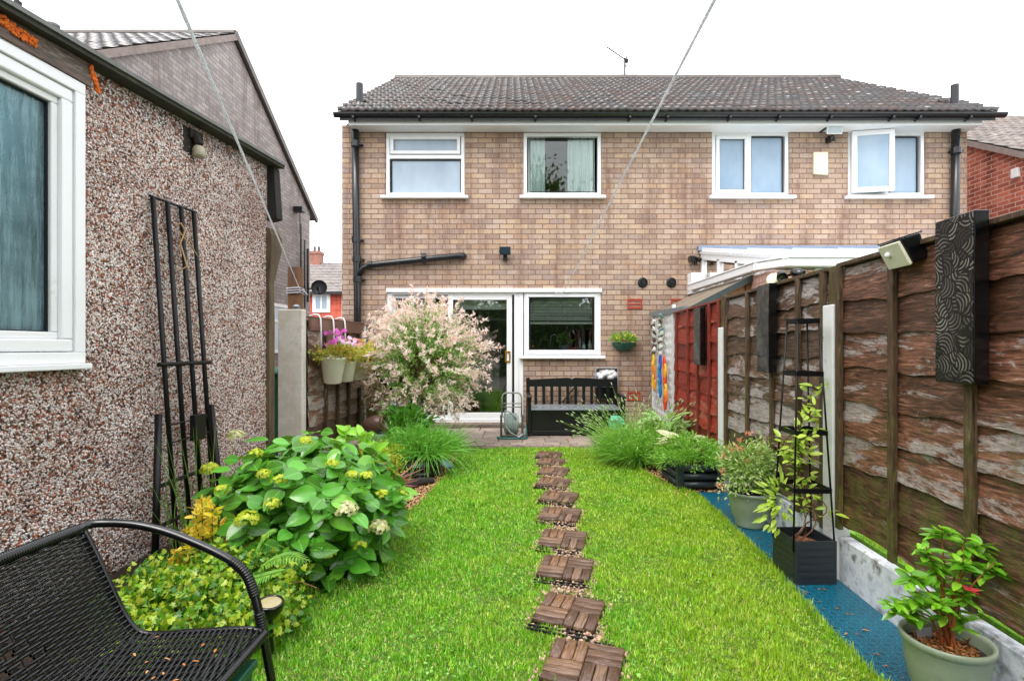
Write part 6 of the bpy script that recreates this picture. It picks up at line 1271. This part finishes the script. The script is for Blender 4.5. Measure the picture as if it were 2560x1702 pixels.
blades('foliage', (-1.0,5.6,.12), 1900, (.28,.5), 1.2, .009, m_lav2, l2, up=.8, droop=.9, base=.24, bias=(.1,-.1,0)); blades('trailing_stem', (-.85,5.35,.2), 260, (.3,.55), 1.6, .007, m_lav2, l2, up=.4, droop=1.3, base=.15, bias=(.15,-.35,0)); blades('stem', (-.95,5.6,.1), 200, (.5,.72), 1.1, .006, m_lav2, l2, up=.8, droop=.6, base=.16, bias=(.35,-.02,0))
P, D = clumps((-1.0,5.5,.26),(.36,.3,.17),70,26,.2,-.3,.3); scatter('inner_leaves', T_LONG, P, D+rdir(len(P)), rdir(len(P)), rng.uniform(.04,.08,len(P)), .011, m_lav2, l2)
lf = thing('leafy_perennial', 'leafy clump with toothed green leaves at the foot of the pink willow', 'plant', (-1.25,6.0,0)); P, D = clumps((-1.22,6.0,.34),(.26,.22,.22),40,16,.2,-.2,.4); scatter('foliage', T_OVATE, P, D+rdir(len(P))*.5, np.tile([0,-.4,1.],(len(P),1))+rng.normal(size=(len(P),3))*.4, rng.uniform(.06,.11,len(P)), rng.uniform(.03,.05,len(P)), FOL('mid_green_leaf',['#2f7a1c','#4f9a2a','#74b845'],.4,.3), lf, True)
ivf = thing('fence_creeper', 'dark green creeper on the fence behind the willow', 'climber', (-1.9,7.1,.3)); P, D = clumps((-1.86,7.2,.75),(.14,.5,.55),60,18,.2,-.9,.3); scatter('foliage', T_OVATE, P, D+rdir(len(P))*.6, rdir(len(P)), rng.uniform(.035,.06,len(P)), rng.uniform(.02,.035,len(P)), FOL('dark_green_leaf',['#1e4a16','#336a20','#5a8f34','#b8653a'],.4,.3), ivf)
# stone jug water feature
m_jug = M('brown_stoneware','#5a4038',.32,.2,8,bump=.15,bs=60); m_blk = M('grey_block','#7b8489',.6,.2,6,bump=.4)
c = V3(-1.49,5.7,0); tag(obj('stone_block', MB().hexa([(c.x-.10,c.y-.1,0),(c.x+.10,c.y-.1,0),(c.x+.10,c.y+.1,0),(c.x-.10,c.y+.1,0),(c.x-.105,c.y-.1,.345),(c.x+.105,c.y-.1,.345),(c.x+.105,c.y+.1,.345),(c.x-.105,c.y+.1,.345)]), m_blk, None, bevel=.012, loc=c), 'rough grey stone block carrying the tipped brown jug', 'stone block')
jg = thing('stoneware_jug', 'brown stoneware jug lying on its side on the grey block', 'jug', c+V3(0,0,.346)); mb = MB(); jc = c+V3(0,0,.445); mb.lathe([(.0,-.12),(.05,-.12),(.075,-.09),(.092,-.03),(.095,.03),(.082,.075),(.078,.09),(.092,.105),(.09,.118),(.06,.115),(.055,.05)], jc, 28, False, axis=(1,-.15,.14)); obj('body', mb, m_jug, jg, smooth=True)
bc = V3(-1.33,5.62,.0); t = thing('stoneware_bowl', 'small brown bowl below the tipped jug', 'bowl', bc); mb = MB(); mb.lathe([(.05,.09),(.075,.13),(.09,.2),(.095,.215),(.08,.21),(.06,.14),(0,.12)], bc, 24); mb.lathe([(.05,0),(.04,.088)], bc, 16); obj('body', mb, m_jug, t, smooth=True)
# golden euonymus, red phormium, dark logs
eu = thing('golden_shrub', 'small dense golden green shrub beside the hydrangea', 'shrub', (-1.2,4.75,0)); P, D = clumps((-1.22,4.75,.22),(.21,.2,.22),70,22,.17,-.4,.5); scatter('foliage', T_RHOMB, P, D+rdir(len(P))*.6, rdir(len(P)), rng.uniform(.018,.03,len(P)), rng.uniform(.011,.016,len(P)), FOL('golden_leaf',['#5f8f14','#9cb81c','#d2d62a','#e8e04a','#86a81c'],.4,.3), eu)
ph = thing('red_flax', 'bronze red strap-leaved flax between the hydrangea and the golden shrub', 'plant', (-1.2,4.25,0)); blades('foliage', (-1.17,4.3,.08), 34, (.26,.42), 1.5, .028, FOL('bronze_leaf',['#7a3a3a','#a8605a','#b98a80','#6a2f30'],.4,.15), ph, up=.35, droop=.25, base=.04, bias=(1.0,-.1,.1), seg=5)
mb = MB()
mb.tube([(-.98,4.72,.02),(-.86,4.85,.035),(-.74,4.92,.03)],[.04,.045,.03],9); tag(obj('dark_log', mb, M('charred_log','#1f1815',.6,.4,14,bump=.8,bs=40), None, loc=(-.86,4.85,0)), 'short dark log on the bark chips at the lawn edge', 'log')
mb = MB(); mb.tube([(-1.0,4.3,.0),(-.93,4.36,.05),(-.88,4.46,.03)],[.05,.06,.035],8); tag(obj('dark_stone', mb, M('dark_stone','#26211f',.5,.3,9,bump=.6), None, bevel=.01, loc=(-.94,4.36,0)), 'dark stone on the bark chips in front of the log', 'stone')
# hydrangea
hd = thing('hydrangea', 'big hydrangea with broad glossy leaves and lime flower heads, before the slab post', 'shrub', (-1.35,3.45,0)); hc = np.array([-1.22,3.14,.31]); hrd = np.array([.49,.58,.44])
P, D = [], []; mb = MB()
heads = [(590,1090),(640,1135),(525,1175),(620,1300),(660,1185),(700,1200),(765,1105),(880,1187),(865,1275),(915,1190),(955,1235),(945,1320),(820,1385),(900,1365),(680,1260),(555,1225),(830,1160),(1002,1236)]
d = rdir(560); d = d[d[:,2]>-.6]; rad = rng.uniform(.62,1.10,len(d))
for i in range(len(d)):
    tp_ = hc+d[i]*hrd*rad[i]; tp_[0] = max(tp_[0], lx_(tp_[1])+.02 if tp_[1]>5.2 else wx(tp_[1])+.06)
    if tp_[2] < .04: continue
    az0 = R(0,3.14); up_ = norm((d[i]*.55+np.array([0,-.15,.85]))[None])[0]
    for q in range(2):
        for sgn in (0,math.pi):
            a_ = az0+sgn+q*1.57+R(-.25,.25); dd = np.array([math.cos(a_),math.sin(a_),R(-.15,.3)-.25*q]); P.append(tp_-up_*.045*q+dd*.012); D.append(dd-up_*.1)
    if i % 3 == 0: mb.tube([(hc[0]+R(-.2,.2),hc[1]+R(-.2,.2),0),tuple((hc+tp_)/2+np.array([0,0,-.05])),tuple(tp_)],[.007,.005,.004],5)
obj('stem', mb, M('green_brown_stem','#5a6a2c',.5,.3), hd)
P, D = np.array(P), np.array(D); n = len(P); Nn_ = norm(P-hc)*np.array([.9,.9,.3])+np.tile([0,-.2,.62],(n,1))+rng.normal(size=(n,3))*.3
m_hyd = FOL('hydrangea_leaf', ['#0d4210','#185e15','#2a821a','#4fa82c','#145214','#86cc40'], .24, .16, vein='#6cb04c', spec=.55)
scatter('foliage', T_OVATE, P, D, Nn_, rng.uniform(.085,.145,n), rng.uniform(.058,.094,n), m_hyd, hd, True)
P, D = [], []
for (px,py) in ((868,1075),(905,1090),(940,1130),(845,1110),(800,1125),(985,1240),(1000,1225)):
    p = at(px,py,3.75 if px<960 else 3.5)
    for q in range(7): a_ = R(0,6.28); P.append(tuple(p-V3(0,0,R(0,.06)))); D.append((math.cos(a_),math.sin(a_)*.6,R(-.1,1.0)))
P, D = np.array(P), np.array(D); n = len(P); scatter('young_foliage', T_OVATE, P, D, np.tile([0,-.5,.8],(n,1))+rng.normal(size=(n,3))*.3, rng.uniform(.09,.13,n), rng.uniform(.055,.08,n), FOL('young_hydrangea_leaf',['#5fb01e','#7cc62a','#9bdc40'],.3,.4,vein='#c5e87a'), hd, True)
m_hf = FOL('lime_floret', ['#b9c81e','#d2dc3c','#e2e66a','#c4d62e'], .5, .3); m_hf2 = FOL('cream_floret', ['#e9e6b0','#f3ecd0','#eed8cc','#d8df7a'], .5, .3)
for hi,(px,py) in enumerate(heads):
    big = hi in (0,3,8,11,2); Y = 3.02+.05*(hi%4) if py > 1230 else (3.3 if py > 1150 else 3.6)
    rd_ = np.array([(px-CX)/F,1,(HY-py)/F]); o_ = np.array([0,0,H])-hc; qa = ((rd_/hrd)**2).sum(); qb = 2*(rd_*o_/hrd**2).sum(); qc = ((o_/hrd)**2).sum()-1.22; dc = qb*qb-4*qa*qc
    Y = (-qb-math.sqrt(dc))/(2*qa) if dc > 0 else Y
    c = np.array(tuple(at(px,py,Y))); r_ = .062 if big else R(.034,.045); n = 110 if big else 60; dd = rdir(n); dd = np.where(dd[:,2:3] < -.3, -dd, dd)
    scatter('flower_head', T_FLORET, c+dd*np.array([1,1,.75])*r_*rng.uniform(.75,1,(n,1)), perp(dd), dd+rng.normal(size=dd.shape)*.35, .024 if big else .018, .024 if big else .018, m_hf2 if hi in (0,8,11) else m_hf, hd)
# fern and long grass stems in front
fn = thing('fern', 'two pale green fern fronds in front of the hydrangea', 'fern', (-1.25,2.9,.1)); P, D, L_ = [], [], []; mb = MB()
for (p0,p1,p2) in (((640,1430,2.36),(705,1392,2.34),(775,1402,2.3)),((632,1420,2.46),(655,1350,2.44),(690,1328,2.42)),((610,1450,2.3),(655,1440,2.25),(710,1425,2.2))):
    a_,b_,c_ = [np.array(tuple(at(*q))) for q in (p0,p1,p2)]; b_ = 2*b_-(a_+c_)/2
    f = lambda t: (1-t)**2*a_+2*t*(1-t)*b_+t*t*c_
    mb.tube([f(t) for t in np.linspace(0,1,10)],.0025,5)
    for t in np.linspace(.08,1,17):
        tg = f(min(1,t+.02))-f(t-.02); sd = norm(np.cross(tg,[0,-.3,1.])[None])[0]
        for sg in (-1,1): P.append(f(t)); D.append(sd*sg+norm(tg[None])[0]*.55+np.array([0,0,-.1])); L_.append(.048*math.sin(math.pi*min(1,.12+t*.86))+.008)
obj('stem', mb, m_lf, fn); P, D, L_ = np.array(P), np.array(D), np.array(L_); scatter('foliage', T_LONG, P, D, np.tile([0,-.5,1.],(len(P),1)), L_, L_*.15, FOL('fern_leaf',['#4a8420','#64a030','#82b844'],.45,.3), fn)
gs = thing('tall_grass_tuft', 'thin arching grass stems rising by the trellis and over the hydrangea', 'grass tuft', (-1.85,3.1,0)); blades('foliage', (-1.80,3.15,.0), 70, (.5,1.0), .45, .006, FOL('grass_stem',['#3f7f22','#5f9f34','#8abf50'],.45,.3), gs, up=1.2, droop=.35, base=.22, bias=(.1,-.05,0), seg=8); blades('long_stem', (-1.5,2.9,.15), 16, (.6,1.0), .8, .006, FOL('arching_stem',['#6f9f3a','#9abf60'],.45,.3), gs, up=.6, droop=.9, base=.1, bias=(1.0,-.2,0), seg=9)
# ivy mound with its box, golden spirea, lamp
iv = thing('ivy_mound', 'low mound of small bright variegated ivy in front of the trellis', 'ivy', (-1.35,2.45,0)); P, D = clumps((-1.38,2.40,.10),(.40,.42,.24),190,30,.11,-.15,.6); P2_, D2_ = clumps((-1.14,2.32,.08),(.19,.28,.15),70,24,.15,-.1,.5); P = np.concatenate([P,P2_]); D = np.concatenate([D,D2_]); ok = (P[:,2]>.0)&(P[:,0]>np.array([wx(y) for y in P[:,1]])+.03); P, D = P[ok], D[ok]; n = len(P)
scatter('foliage', T_IVY, P, D*.6+rdir(n)*.8, D+np.array([.1,-.5,.6])+rng.normal(size=(n,3))*.35, rng.uniform(.018,.040,n), rng.uniform(.017,.036,n), FOL('ivy_leaf',['#1a4a0e','#367512','#6ea418','#b2cc26','#d2dc4c','#4a8412'],.3,.18), iv)
mb = MB()
for q in range(46):
    a_ = R(0,6.28); p0 = V3(-1.3+R(-.3,.3),2.4+R(-.3,.3),R(.02,.2)); p1 = p0+V3(R(-.1,.2),R(-.18,.08),R(-.04,.06)); mb.tube([p0,(p0+p1)/2+V3(R(-.02,.02),R(-.02,.02),.02),p1,p1+V3(R(-.02,.03),R(-.04,.02),-R(.02,.07))],.0017,4)
obj('stem', mb, M('orange_runner','#8a5a2a',.5,.2), iv)
gp_ = thing('golden_spirea', 'golden yellow upright shrub at the foot of the trellis', 'shrub', (-1.5,2.75,.1)); mb = MB(); P, D = [], []
for (px,py,Y) in ((505,1255,2.5),(490,1280,2.48),(530,1275,2.5),(470,1320,2.45),(505,1255,2.66),(520,1300,2.62),(485,1310,2.66),(545,1290,2.6),(480,1345,2.6),(440,1380,2.5),(455,1405,2.5),(590,1300,2.7),(595,1330,2.7),(430,1410,2.45),(560,1365,2.55),(505,1330,2.62),(610,1310,2.7),(515,1270,2.64)):
    p = at(px,py,Y); r0 = V3(p.x+R(-.03,.03),p.y+.02,.08); mb.tube([r0,(r0+p)/2+V3(R(-.02,.02),0,0),p],[.0035,.003,.0018],5)
    for q in range(26): f_ = R(.62,1.04); P.append(tuple(r0+(p-r0)*f_+V3(R(-.015,.015),R(-.015,.015),0))); D.append((R(-1,1),R(-1,1),R(.1,1.1)))
obj('stem', mb, m_bark, gp_); n = len(P); scatter('foliage', T_LONG, np.array(P), np.array(D), rdir(n), rng.uniform(.03,.055,n), rng.uniform(.014,.022,n), FOL('gold_leaf',['#e8b81c','#f4d83a','#d9cc1e','#eda030','#f8e85a'],.4,.35), gp_)
c = at(676,1506,2.15); lp_ = thing('ground_lamp', 'round solar ground lamp with a cream lens and black rim among the ivy', 'light', V3(c.x,c.y,0)); mb = MB(); ax = Vector((.1,-.12,1)).normalized(); mb.lathe([(.03,-.06),(.05,-.03),(.053,.0),(.05,.006),(.044,.006),(.043,0)], c, 30, axis=ax); obj('rim', mb, m_gloss_black, lp_, smooth=True); mb = MB(); mb.lathe([(.0435,.001),(.03,.003),(0,.004)],c,30,False,axis=ax); obj('lens', mb, M('cream_lamp_lens','#a89c76',.25,.12,30), lp_, smooth=True); mb = MB(); mb.tube([c-ax*.06,V3(c.x,c.y+.02,-.03)],.01,6); obj('spike', mb, m_black_plastic, lp_)
# trellis against the garage
tr = thing('metal_trellis', 'tall black metal trellis leaning on the pebble-dashed wall', 'trellis', wp(3.4,.2,0))
def tpnt(y,out,z): return wp(y,out,z)
ys_ = [3.26,3.385,3.51,3.635]
def lean(z): return .03+.16*(2.215-z)/2.215
for i,y in enumerate(ys_): mb = MB(); mb.tube([tpnt(y,lean(0)+.0,0.0),tpnt(y,lean(2.215),2.215)],.0150,10); obj('upright', mb, m_black_metal, tr, smooth=True)
mb = MB(); mb.tube([tpnt(3.235,lean(2.215),2.215),tpnt(3.66,lean(2.215),2.22)],.009,8); obj('cross_bar', mb, m_black_metal, tr)
for z,a_,b_ in ((1.175,3.10,3.65),):
    mb = MB(); mb.tube([tpnt(a_+.08,lean(z)+.028,z),tpnt(b_,lean(z)+.028,z)],.014,8); obj('cross_bar', mb, m_black_metal, tr)
mb = MB(); mb.tube([wp(2.95,.29,0),wp(3.2,.115,.87)],.020,10); obj('leg', mb, m_black_metal, tr, smooth=True)
mb = MB(); mb.tube([wp(3.62,.26,0),wp(3.74,.085,.87)],.020,10); obj('leg', mb, m_black_metal, tr, smooth=True)
for f_,z in ((.28,.25),(.53,.46)):
    a_ = wp(2.95,.29,0)+(wp(3.2,.115,.87)-wp(2.95,.29,0))*f_; b_ = wp(3.62,.26,0)+(wp(3.74,.085,.87)-wp(3.62,.26,0))*f_; mb = MB(); mb.tube([a_,b_],.013,8); obj('cross_bar', mb, m_black_metal, tr)
for z in (.80,.69):
    mb = MB(); mb.tube([tpnt(3.24,lean(z)+.02,z),tpnt(3.6,lean(z)+.02,z+.01)],.005,6); obj('tie_rod', mb, m_black_metal, tr)
q0 = tpnt(3.50,lean(.75)+.02,.75); mb = MB(); mb.M = Matrix.Translation(q0) @ Matrix.Rotation(-math.atan(.0725),4,'Z'); mb.box(-.02,-.055,-.085,.02,.055,.085); tag(obj('solar_box', mb, m_black_plastic, None, bevel=.004, loc=q0), 'small black box tied to the bars of the metal trellis', 'box')
mb = MB(); q1 = tpnt(3.4,lean(1.95)+.02,1.98); mb.tube([q1+V3(0,0,.09),q1+V3(.02,.03,.11),q1+V3(.03,.06,.07),q1+V3(.01,.04,-.02),q1+V3(.03,.08,-.16),q1+V3(.0,.05,-.2)],.005,6); mb.tube([q1+V3(.01,.02,.06),q1+V3(.03,.14,-.03),q1+V3(.02,.22,-.08)],.004,6); tag(obj('garden_twine', mb, M('tan_twine','#c09a6a',.7,.15), None, smooth=True, loc=q1), 'loop of tan twine tied near the top of the metal trellis', 'twine')
# three hanging pots with their flowers
m_cream = M('cream_enamel','#ebebd9',.35,.06,6,dirt='#9c9a80',dirt_s=12,dirt_t=(.68,.75))
pots = [(5.58,'hanging cream bucket pot nearest the slab post'),(5.91,'middle one of the three hanging cream bucket pots'),(6.24,'hanging cream bucket pot farthest from the slab post')]
for i,(y,lb) in enumerate(pots):
    c = lp(y,.21,1.17); t = thing('hanging_pot', lb, 'plant pot', c, 'cream bucket pots hung on the left fence'); mb = MB(); ax = Vector((.06,-.1,1)).normalized(); mb.lathe([(.085,-.27),(.09,-.265),(.127,-.01),(.136,.0),(.136,.012),(.122,.012),(.118,-.04)], c, 32, axis=ax); obj('bucket', mb, m_cream, t, smooth=True)
    mb = MB(); mb.lathe([(.118,-.04),(0,-.03)],c,24,False,axis=ax); obj('soil', mb, m_soil, t)
    mb = MB(); b_ = lp(y,.075,1.17); mb.tube([b_,lp(y,.075,1.5),lp(y,.07,1.585),lp(y,.05,1.625),lp(y,.0,1.63),lp(y,-.045,1.615),lp(y,-.05,1.56)],.009,8); obj('hook', mb, m_upvc, t, smooth=True)
    fl = thing('potted_flowers', ['magenta flowers over green leaves in the nearest hanging pot','pale lilac flowers over lime leaves in the middle hanging pot','pink flowers over yellow green leaves in the farthest hanging pot'][i], 'flowers', c); P, D = clumps((c.x+.02,c.y,c.z+.03),(.19,.19,.09),48,18,.22,-.4); n = len(P)
    scatter('foliage', T_RHOMB, P, D+rdir(n)*.6, rdir(n), rng.uniform(.025,.05,n), rng.uniform(.015,.028,n), FOL('pot_leaf_'+'abc'[i], [['#3f7a1c','#6aa428','#a8c43a','#e08a5a'],['#7aa81c','#b4cc2a','#dcdc4a','#d8a05a'],['#9cb81c','#d2d83a','#e8d44a','#b8c83a']][i], .4, .3), fl)
    n = (26,22,16)[i]; m_ = FOL('bloom_'+'abc'[i], [['#d83fc8','#e86ad8','#c02a9a'],['#e0b4dc','#ecd0e8','#d89ad0'],['#f29aa8','#f6b8bc','#ea7f92']][i], .5, .25)
    for _ in range(n): bloom((c.x+R(-.08,.1),c.y+R(-.12,.12),c.z+R(.10,(.30,.22,.20)[i])), (.05,.048,.06)[i], m_, fl, (.2,-1.,.4))
    if i == 2:
        P, D = clumps((c.x+.15,c.y-.05,c.z+.0),(.14,.12,.14),16,10,.3,-1); scatter('trailing_leaves', T_RHOMB, P, D+rdir(len(P)), rdir(len(P)), .04, .024, FOL('yellow_leaf',['#c9cc2a','#e6dc3c','#e8b82a'],.4,.3), fl)

# ---------------------------------------------------------------- woven bench at bottom left
wb = thing('woven_bench', 'black woven two-seat garden bench with tubular arms at bottom left', 'bench', (-1.1,1.1,0)); m_cane = M('black_cane','#040609',.27,.2,30,spec=.55); m_tube = M('black_lacquered_tube','#05070b',.24,.15,14,spec=.7)
prof = [(-.80,.360),(-.822,.374),(-.87,.376),(-.95,.372),(-1.05,.366),(-1.14,.360),(-1.195,.366),(-1.228,.395),(-1.258,.445),(-1.293,.52),(-1.33,.600),(-1.362,.665),(-1.378,.695)]
prof = np.array(prof)
def catmull(p, n):
    out = []; q = np.vstack([2*p[0]-p[1], p, 2*p[-1]-p[-2]])
    for i in range(1,len(q)-2):
        for t in np.linspace(0,1,n,endpoint=False):
            a,b,c,d = q[i-1],q[i],q[i+1],q[i+2]; out.append(.5*((2*b)+(-a+c)*t+(2*a-5*b+4*c-d)*t*t+(-a+3*b-3*c+d)*t**3))
    out.append(p[-1]); return np.array(out)
cv_ = catmull(prof, 24); sl = np.concatenate([[0],np.cumsum(np.linalg.norm(np.diff(cv_,axis=0),axis=1))]); Ltot = sl[-1]
def pf(s): return np.array([np.interp(s,sl,cv_[:,0]), np.interp(s,sl,cv_[:,1])])
Y0, Y1 = .60, 1.685; pitch = .0088; warp = .033; nW_ = int(Ltot/pitch)
holes = set()
ns = int((Y1-Y0)/.0075); ysg = np.linspace(Y0,Y1,ns+1); VV, II = [], []; cnt = 0
for j in range(nW_+1):
    s = min(Ltot-.001, j*pitch); p = pf(s); p2 = pf(min(Ltot,s+.004))-pf(max(0,s-.004)); tg = p2/np.linalg.norm(p2); nr = np.array([-tg[1],tg[0]]); nr = nr if nr[1] > 0 or nr[0] > 0 else -nr
    grp = j % 2
    ph = np.pi*(ysg-Y0)/warp + grp*np.pi
    off = .0034*np.sin(ph); 
    cx_ = p[0]+nr[0]*off; cz_ = p[1]+nr[1]*off; k_ = 7; rr_ = .0043
    ring = np.stack([np.stack([cx_+rr_*(math.cos(a)*tg[0]+math.sin(a)*nr[0]), ysg, cz_+rr_*(math.cos(a)*tg[1]+math.sin(a)*nr[1])],1) for a in np.linspace(0,2*np.pi,k_,endpoint=False)],1)
    sB = s/Ltot; ok = np.ones(ns, bool)
    if .66 < sB < .86:   # open diamond of small holes in the backrest
        row = int((s-.66*Ltot)/(pitch*2)); ymid = (ysg[:-1]+ysg[1:])/2
        if row % 2 == 0:
            cellx = np.floor((ymid-.9+.032*(row//2%2))/.032); within = abs(ymid-1.22) < .20-.015*row; ok &= ~((np.mod(cellx,2)==0) & within)
    VV.append(ring.reshape(-1,3)); i0 = np.arange(ns)[ok]*k_+cnt
    for a in range(k_): b = (a+1)%k_; II.append(np.stack([i0+a,i0+b,i0+k_+b,i0+k_+a],1))
    cnt += (ns+1)*k_
II = np.concatenate(II); npmesh('woven_seat', np.concatenate(VV), II.ravel(), np.full(len(II),4), m_cane, wb, True)
mb = MB()
for y in np.arange(Y0+warp, Y1-.01, warp): mb.tube([(pf(s)[0],y,pf(s)[1]) for s in np.linspace(.004,Ltot-.004,40)],.0026,5)
obj('warp_canes', mb, m_cane, wb)
for y in (Y0,Y1): mb = MB(); mb.tube([(pf(s)[0],y,pf(s)[1]-.001) for s in np.linspace(0.0,Ltot,44)],.0095,10); obj('side_edge', mb, m_cane, wb, smooth=True)
mb = MB(); top_ = [(-1.384,y,.698+.012*math.sin(math.pi*(y-Y0)/(Y1-Y0))) for y in np.linspace(Y0+.02,Y1-.02,20)]
def wrapped(mb, pts, r, pitch_=.0075, rw=.0028):
    """cane wound tightly round a tube: one continuous ribbed sleeve"""
    P = [Vector(p) for p in pts]; L_ = [0]
    for a,b in zip(P[:-1],P[1:]): L_.append(L_[-1]+(b-a).length)
    n_ = int(L_[-1]/pitch_*6); xs_ = [L_[-1]*i/n_ for i in range(n_+1)]; pa = np.array([tuple(p) for p in P]); out = [tuple(np.interp(x,L_,pa[:,k]) for k in range(3)) for x in xs_]
    mb.tube(out, [r+rw*abs(math.sin(math.pi*x/pitch_)) for x in xs_], 14)
wrapped(mb, top_, .0155); obj('top_rail', mb, m_cane, wb, smooth=True)
for yy,sg in ((Y1,1),(Y0,-1)):
    arm = [(-1.384,yy-.02*sg,.698),(-1.375,yy+.012*sg,.705),(-1.34,yy+.03*sg,.705),(-1.25,yy+.04*sg,.698),(-1.15,yy+.042*sg,.676),(-1.05,yy+.04*sg,.64),(-.96,yy+.035*sg,.602),(-.905,yy+.03*sg,.572),(-.865,yy+.025*sg,.535),(-.84,yy+.02*sg,.48),(-.822,yy+.017*sg,.42),(-.81,yy+.017*sg,.36),(-.79,yy+.02*sg,.24),(-.765,yy+.022*sg,.10),(-.745,yy+.024*sg,.0)]
    A_ = catmull(np.array(arm), 6); mb = MB(); mb.tube([tuple(p) for p in A_], .0135, 14); obj('arm', mb, m_tube, wb, smooth=True)
    mb = MB(); i0 = 6*6; wrapped(mb, [tuple(p) for p in A_[i0+4:i0+20]], .0145, .0085, .0022); obj('arm_binding', mb, m_cane, wb, smooth=True)
    mb = MB(); wrapped(mb, [tuple(p) for p in A_[60:67]], .0150, .0085, .0022); obj('joint_binding', mb, m_cane, wb, smooth=True)
    mb = MB(); mb.tube([(-1.384,yy-.01*sg,.69),(-1.33,yy+.012*sg,.55),(-1.24,yy+.012*sg,.34),(-1.27,yy+.012*sg,.15),(-1.33,yy+.012*sg,0)],.012,10); obj('rear_leg', mb, m_tube, wb, smooth=True)
mb = MB(); wrapped(mb, [(-.797,y,.358) for y in np.linspace(Y0,Y1,12)], .0140, .0075, .0012); obj('front_rail', mb, m_cane, wb, smooth=True)
mb = MB()
for x in (-1.22,-1.0): mb.tube([(x,Y0,.335),(x,Y1,.335)],.010,8)
obj('cross_tube', mb, m_tube, wb)
n = 16; P = np.array([(R(-1.12,-.84),R(1.35,1.66),.385) for _ in range(n)]); kind(scatter('dry_petals', T_LONG, P, rdir(n)*np.array([1,1,.2]), np.tile([0,0,1.],(n,1)), rng.uniform(.008,.02,n), .006, FOL('dry_petal',['#a8521f','#c97a3a','#d9a060'],.6,.1)), 'stuff')
c = V3(-.90,1.50,0); gb = thing('green_planter_box', 'dark green plastic planter tucked under the woven bench', 'planter', c); mb = MB().hexa([(c.x-.16,c.y-.1,0),(c.x+.10,c.y-.1,0),(c.x+.10,c.y+.1,0),(c.x-.16,c.y+.1,0),(c.x-.17,c.y-.11,.30),(c.x+.11,c.y-.11,.30),(c.x+.11,c.y+.1,.30),(c.x-.17,c.y+.1,.30)]); obj('body', mb, M('dark_green_plastic','#0f3f2e',.35,.2,5), gb, bevel=.008); mb = MB().box(c.x-.18,c.y-.12,.301,c.x+.12,c.y+.11,.325); obj('rim', mb, M('dark_green_rim','#134a36',.35,.15), gb, bevel=.004)
n = 5; P = np.array([(R(-.9,1.2),R(2.2,4.2),.03) for _ in range(n)]); P[0] = (-.79*.95,2.63,.03)
# ---------------------------------------------------------------- trees at the end of the garden, behind the camera: they are what the panes reflect
m_far_leaf = FOL('garden_end_leaf', ['#1a3a10','#2f5c1a','#4a7a28','#6f9438'], .5, .25)
for (x,y,z,r,hh,lb) in ((1.6,-9.5,5.6,3.0,4.4,'tall dark green tree at the end of the garden, mirrored in the bedroom window'),(-4.2,-8.5,3.6,2.6,3.0,'rounded green tree at the end of the garden, mirrored in the sliding door'),(6.5,-9.0,3.9,2.7,3.2,'bushy green tree at the end of the garden beyond the fence')):
    t = thing('garden_tree', lb, 'tree', (x,y,0)); mb = MB(); mb.tube([(x,y,-.05),(x+.1,y,z*.4),(x,y,z*.9),(x-.2,y,z*1.3)],[.22,.18,.12,.05],10); obj('trunk', mb, m_bark, t)
    P, D = clumps((x,y,z),(r,r*.8,hh),110,90,.2,-.9,.3); q = rdir(1500)*rng.uniform(.1,.8,(1500,1))*np.array([r,r*.8,hh])+np.array([x,y,z]); mc = q; ok = P[:,2]>.4; P, D = P[ok], D[ok]; n = len(P); scatter('crown', T_RHOMB, P, rdir(n), D+rdir(n)*.6, rng.uniform(.16,.34,n), rng.uniform(.1,.2,n), m_far_leaf, t); scatter('inner_crown', T_RHOMB, mc, rdir(1500), rdir(1500), rng.uniform(.7,1.2,1500), rng.uniform(.5,.8,1500), m_far_leaf, t)
t = thing('reflection_hedge', 'unseen green hedge added behind the camera to darken the reflections in the panes', 'hedge', (0,-7.0,0)); n = 14000; mb = MB().box(-5,-7.3,0,6,-6.7,3.0); obj('core', mb, M('hedge_shade','#1c2c12',.9,.4,6), t)  # hedge added out of view so the lower panes reflect solid dark green
P = np.stack([rng.uniform(-5,6,n), -7+rng.uniform(-.5,.5,n), rng.uniform(0,3.2,n)],1); scatter('foliage', T_RHOMB, P, rdir(n), rdir(n), rng.uniform(.08,.2,n), rng.uniform(.06,.12,n), m_far_leaf, t)
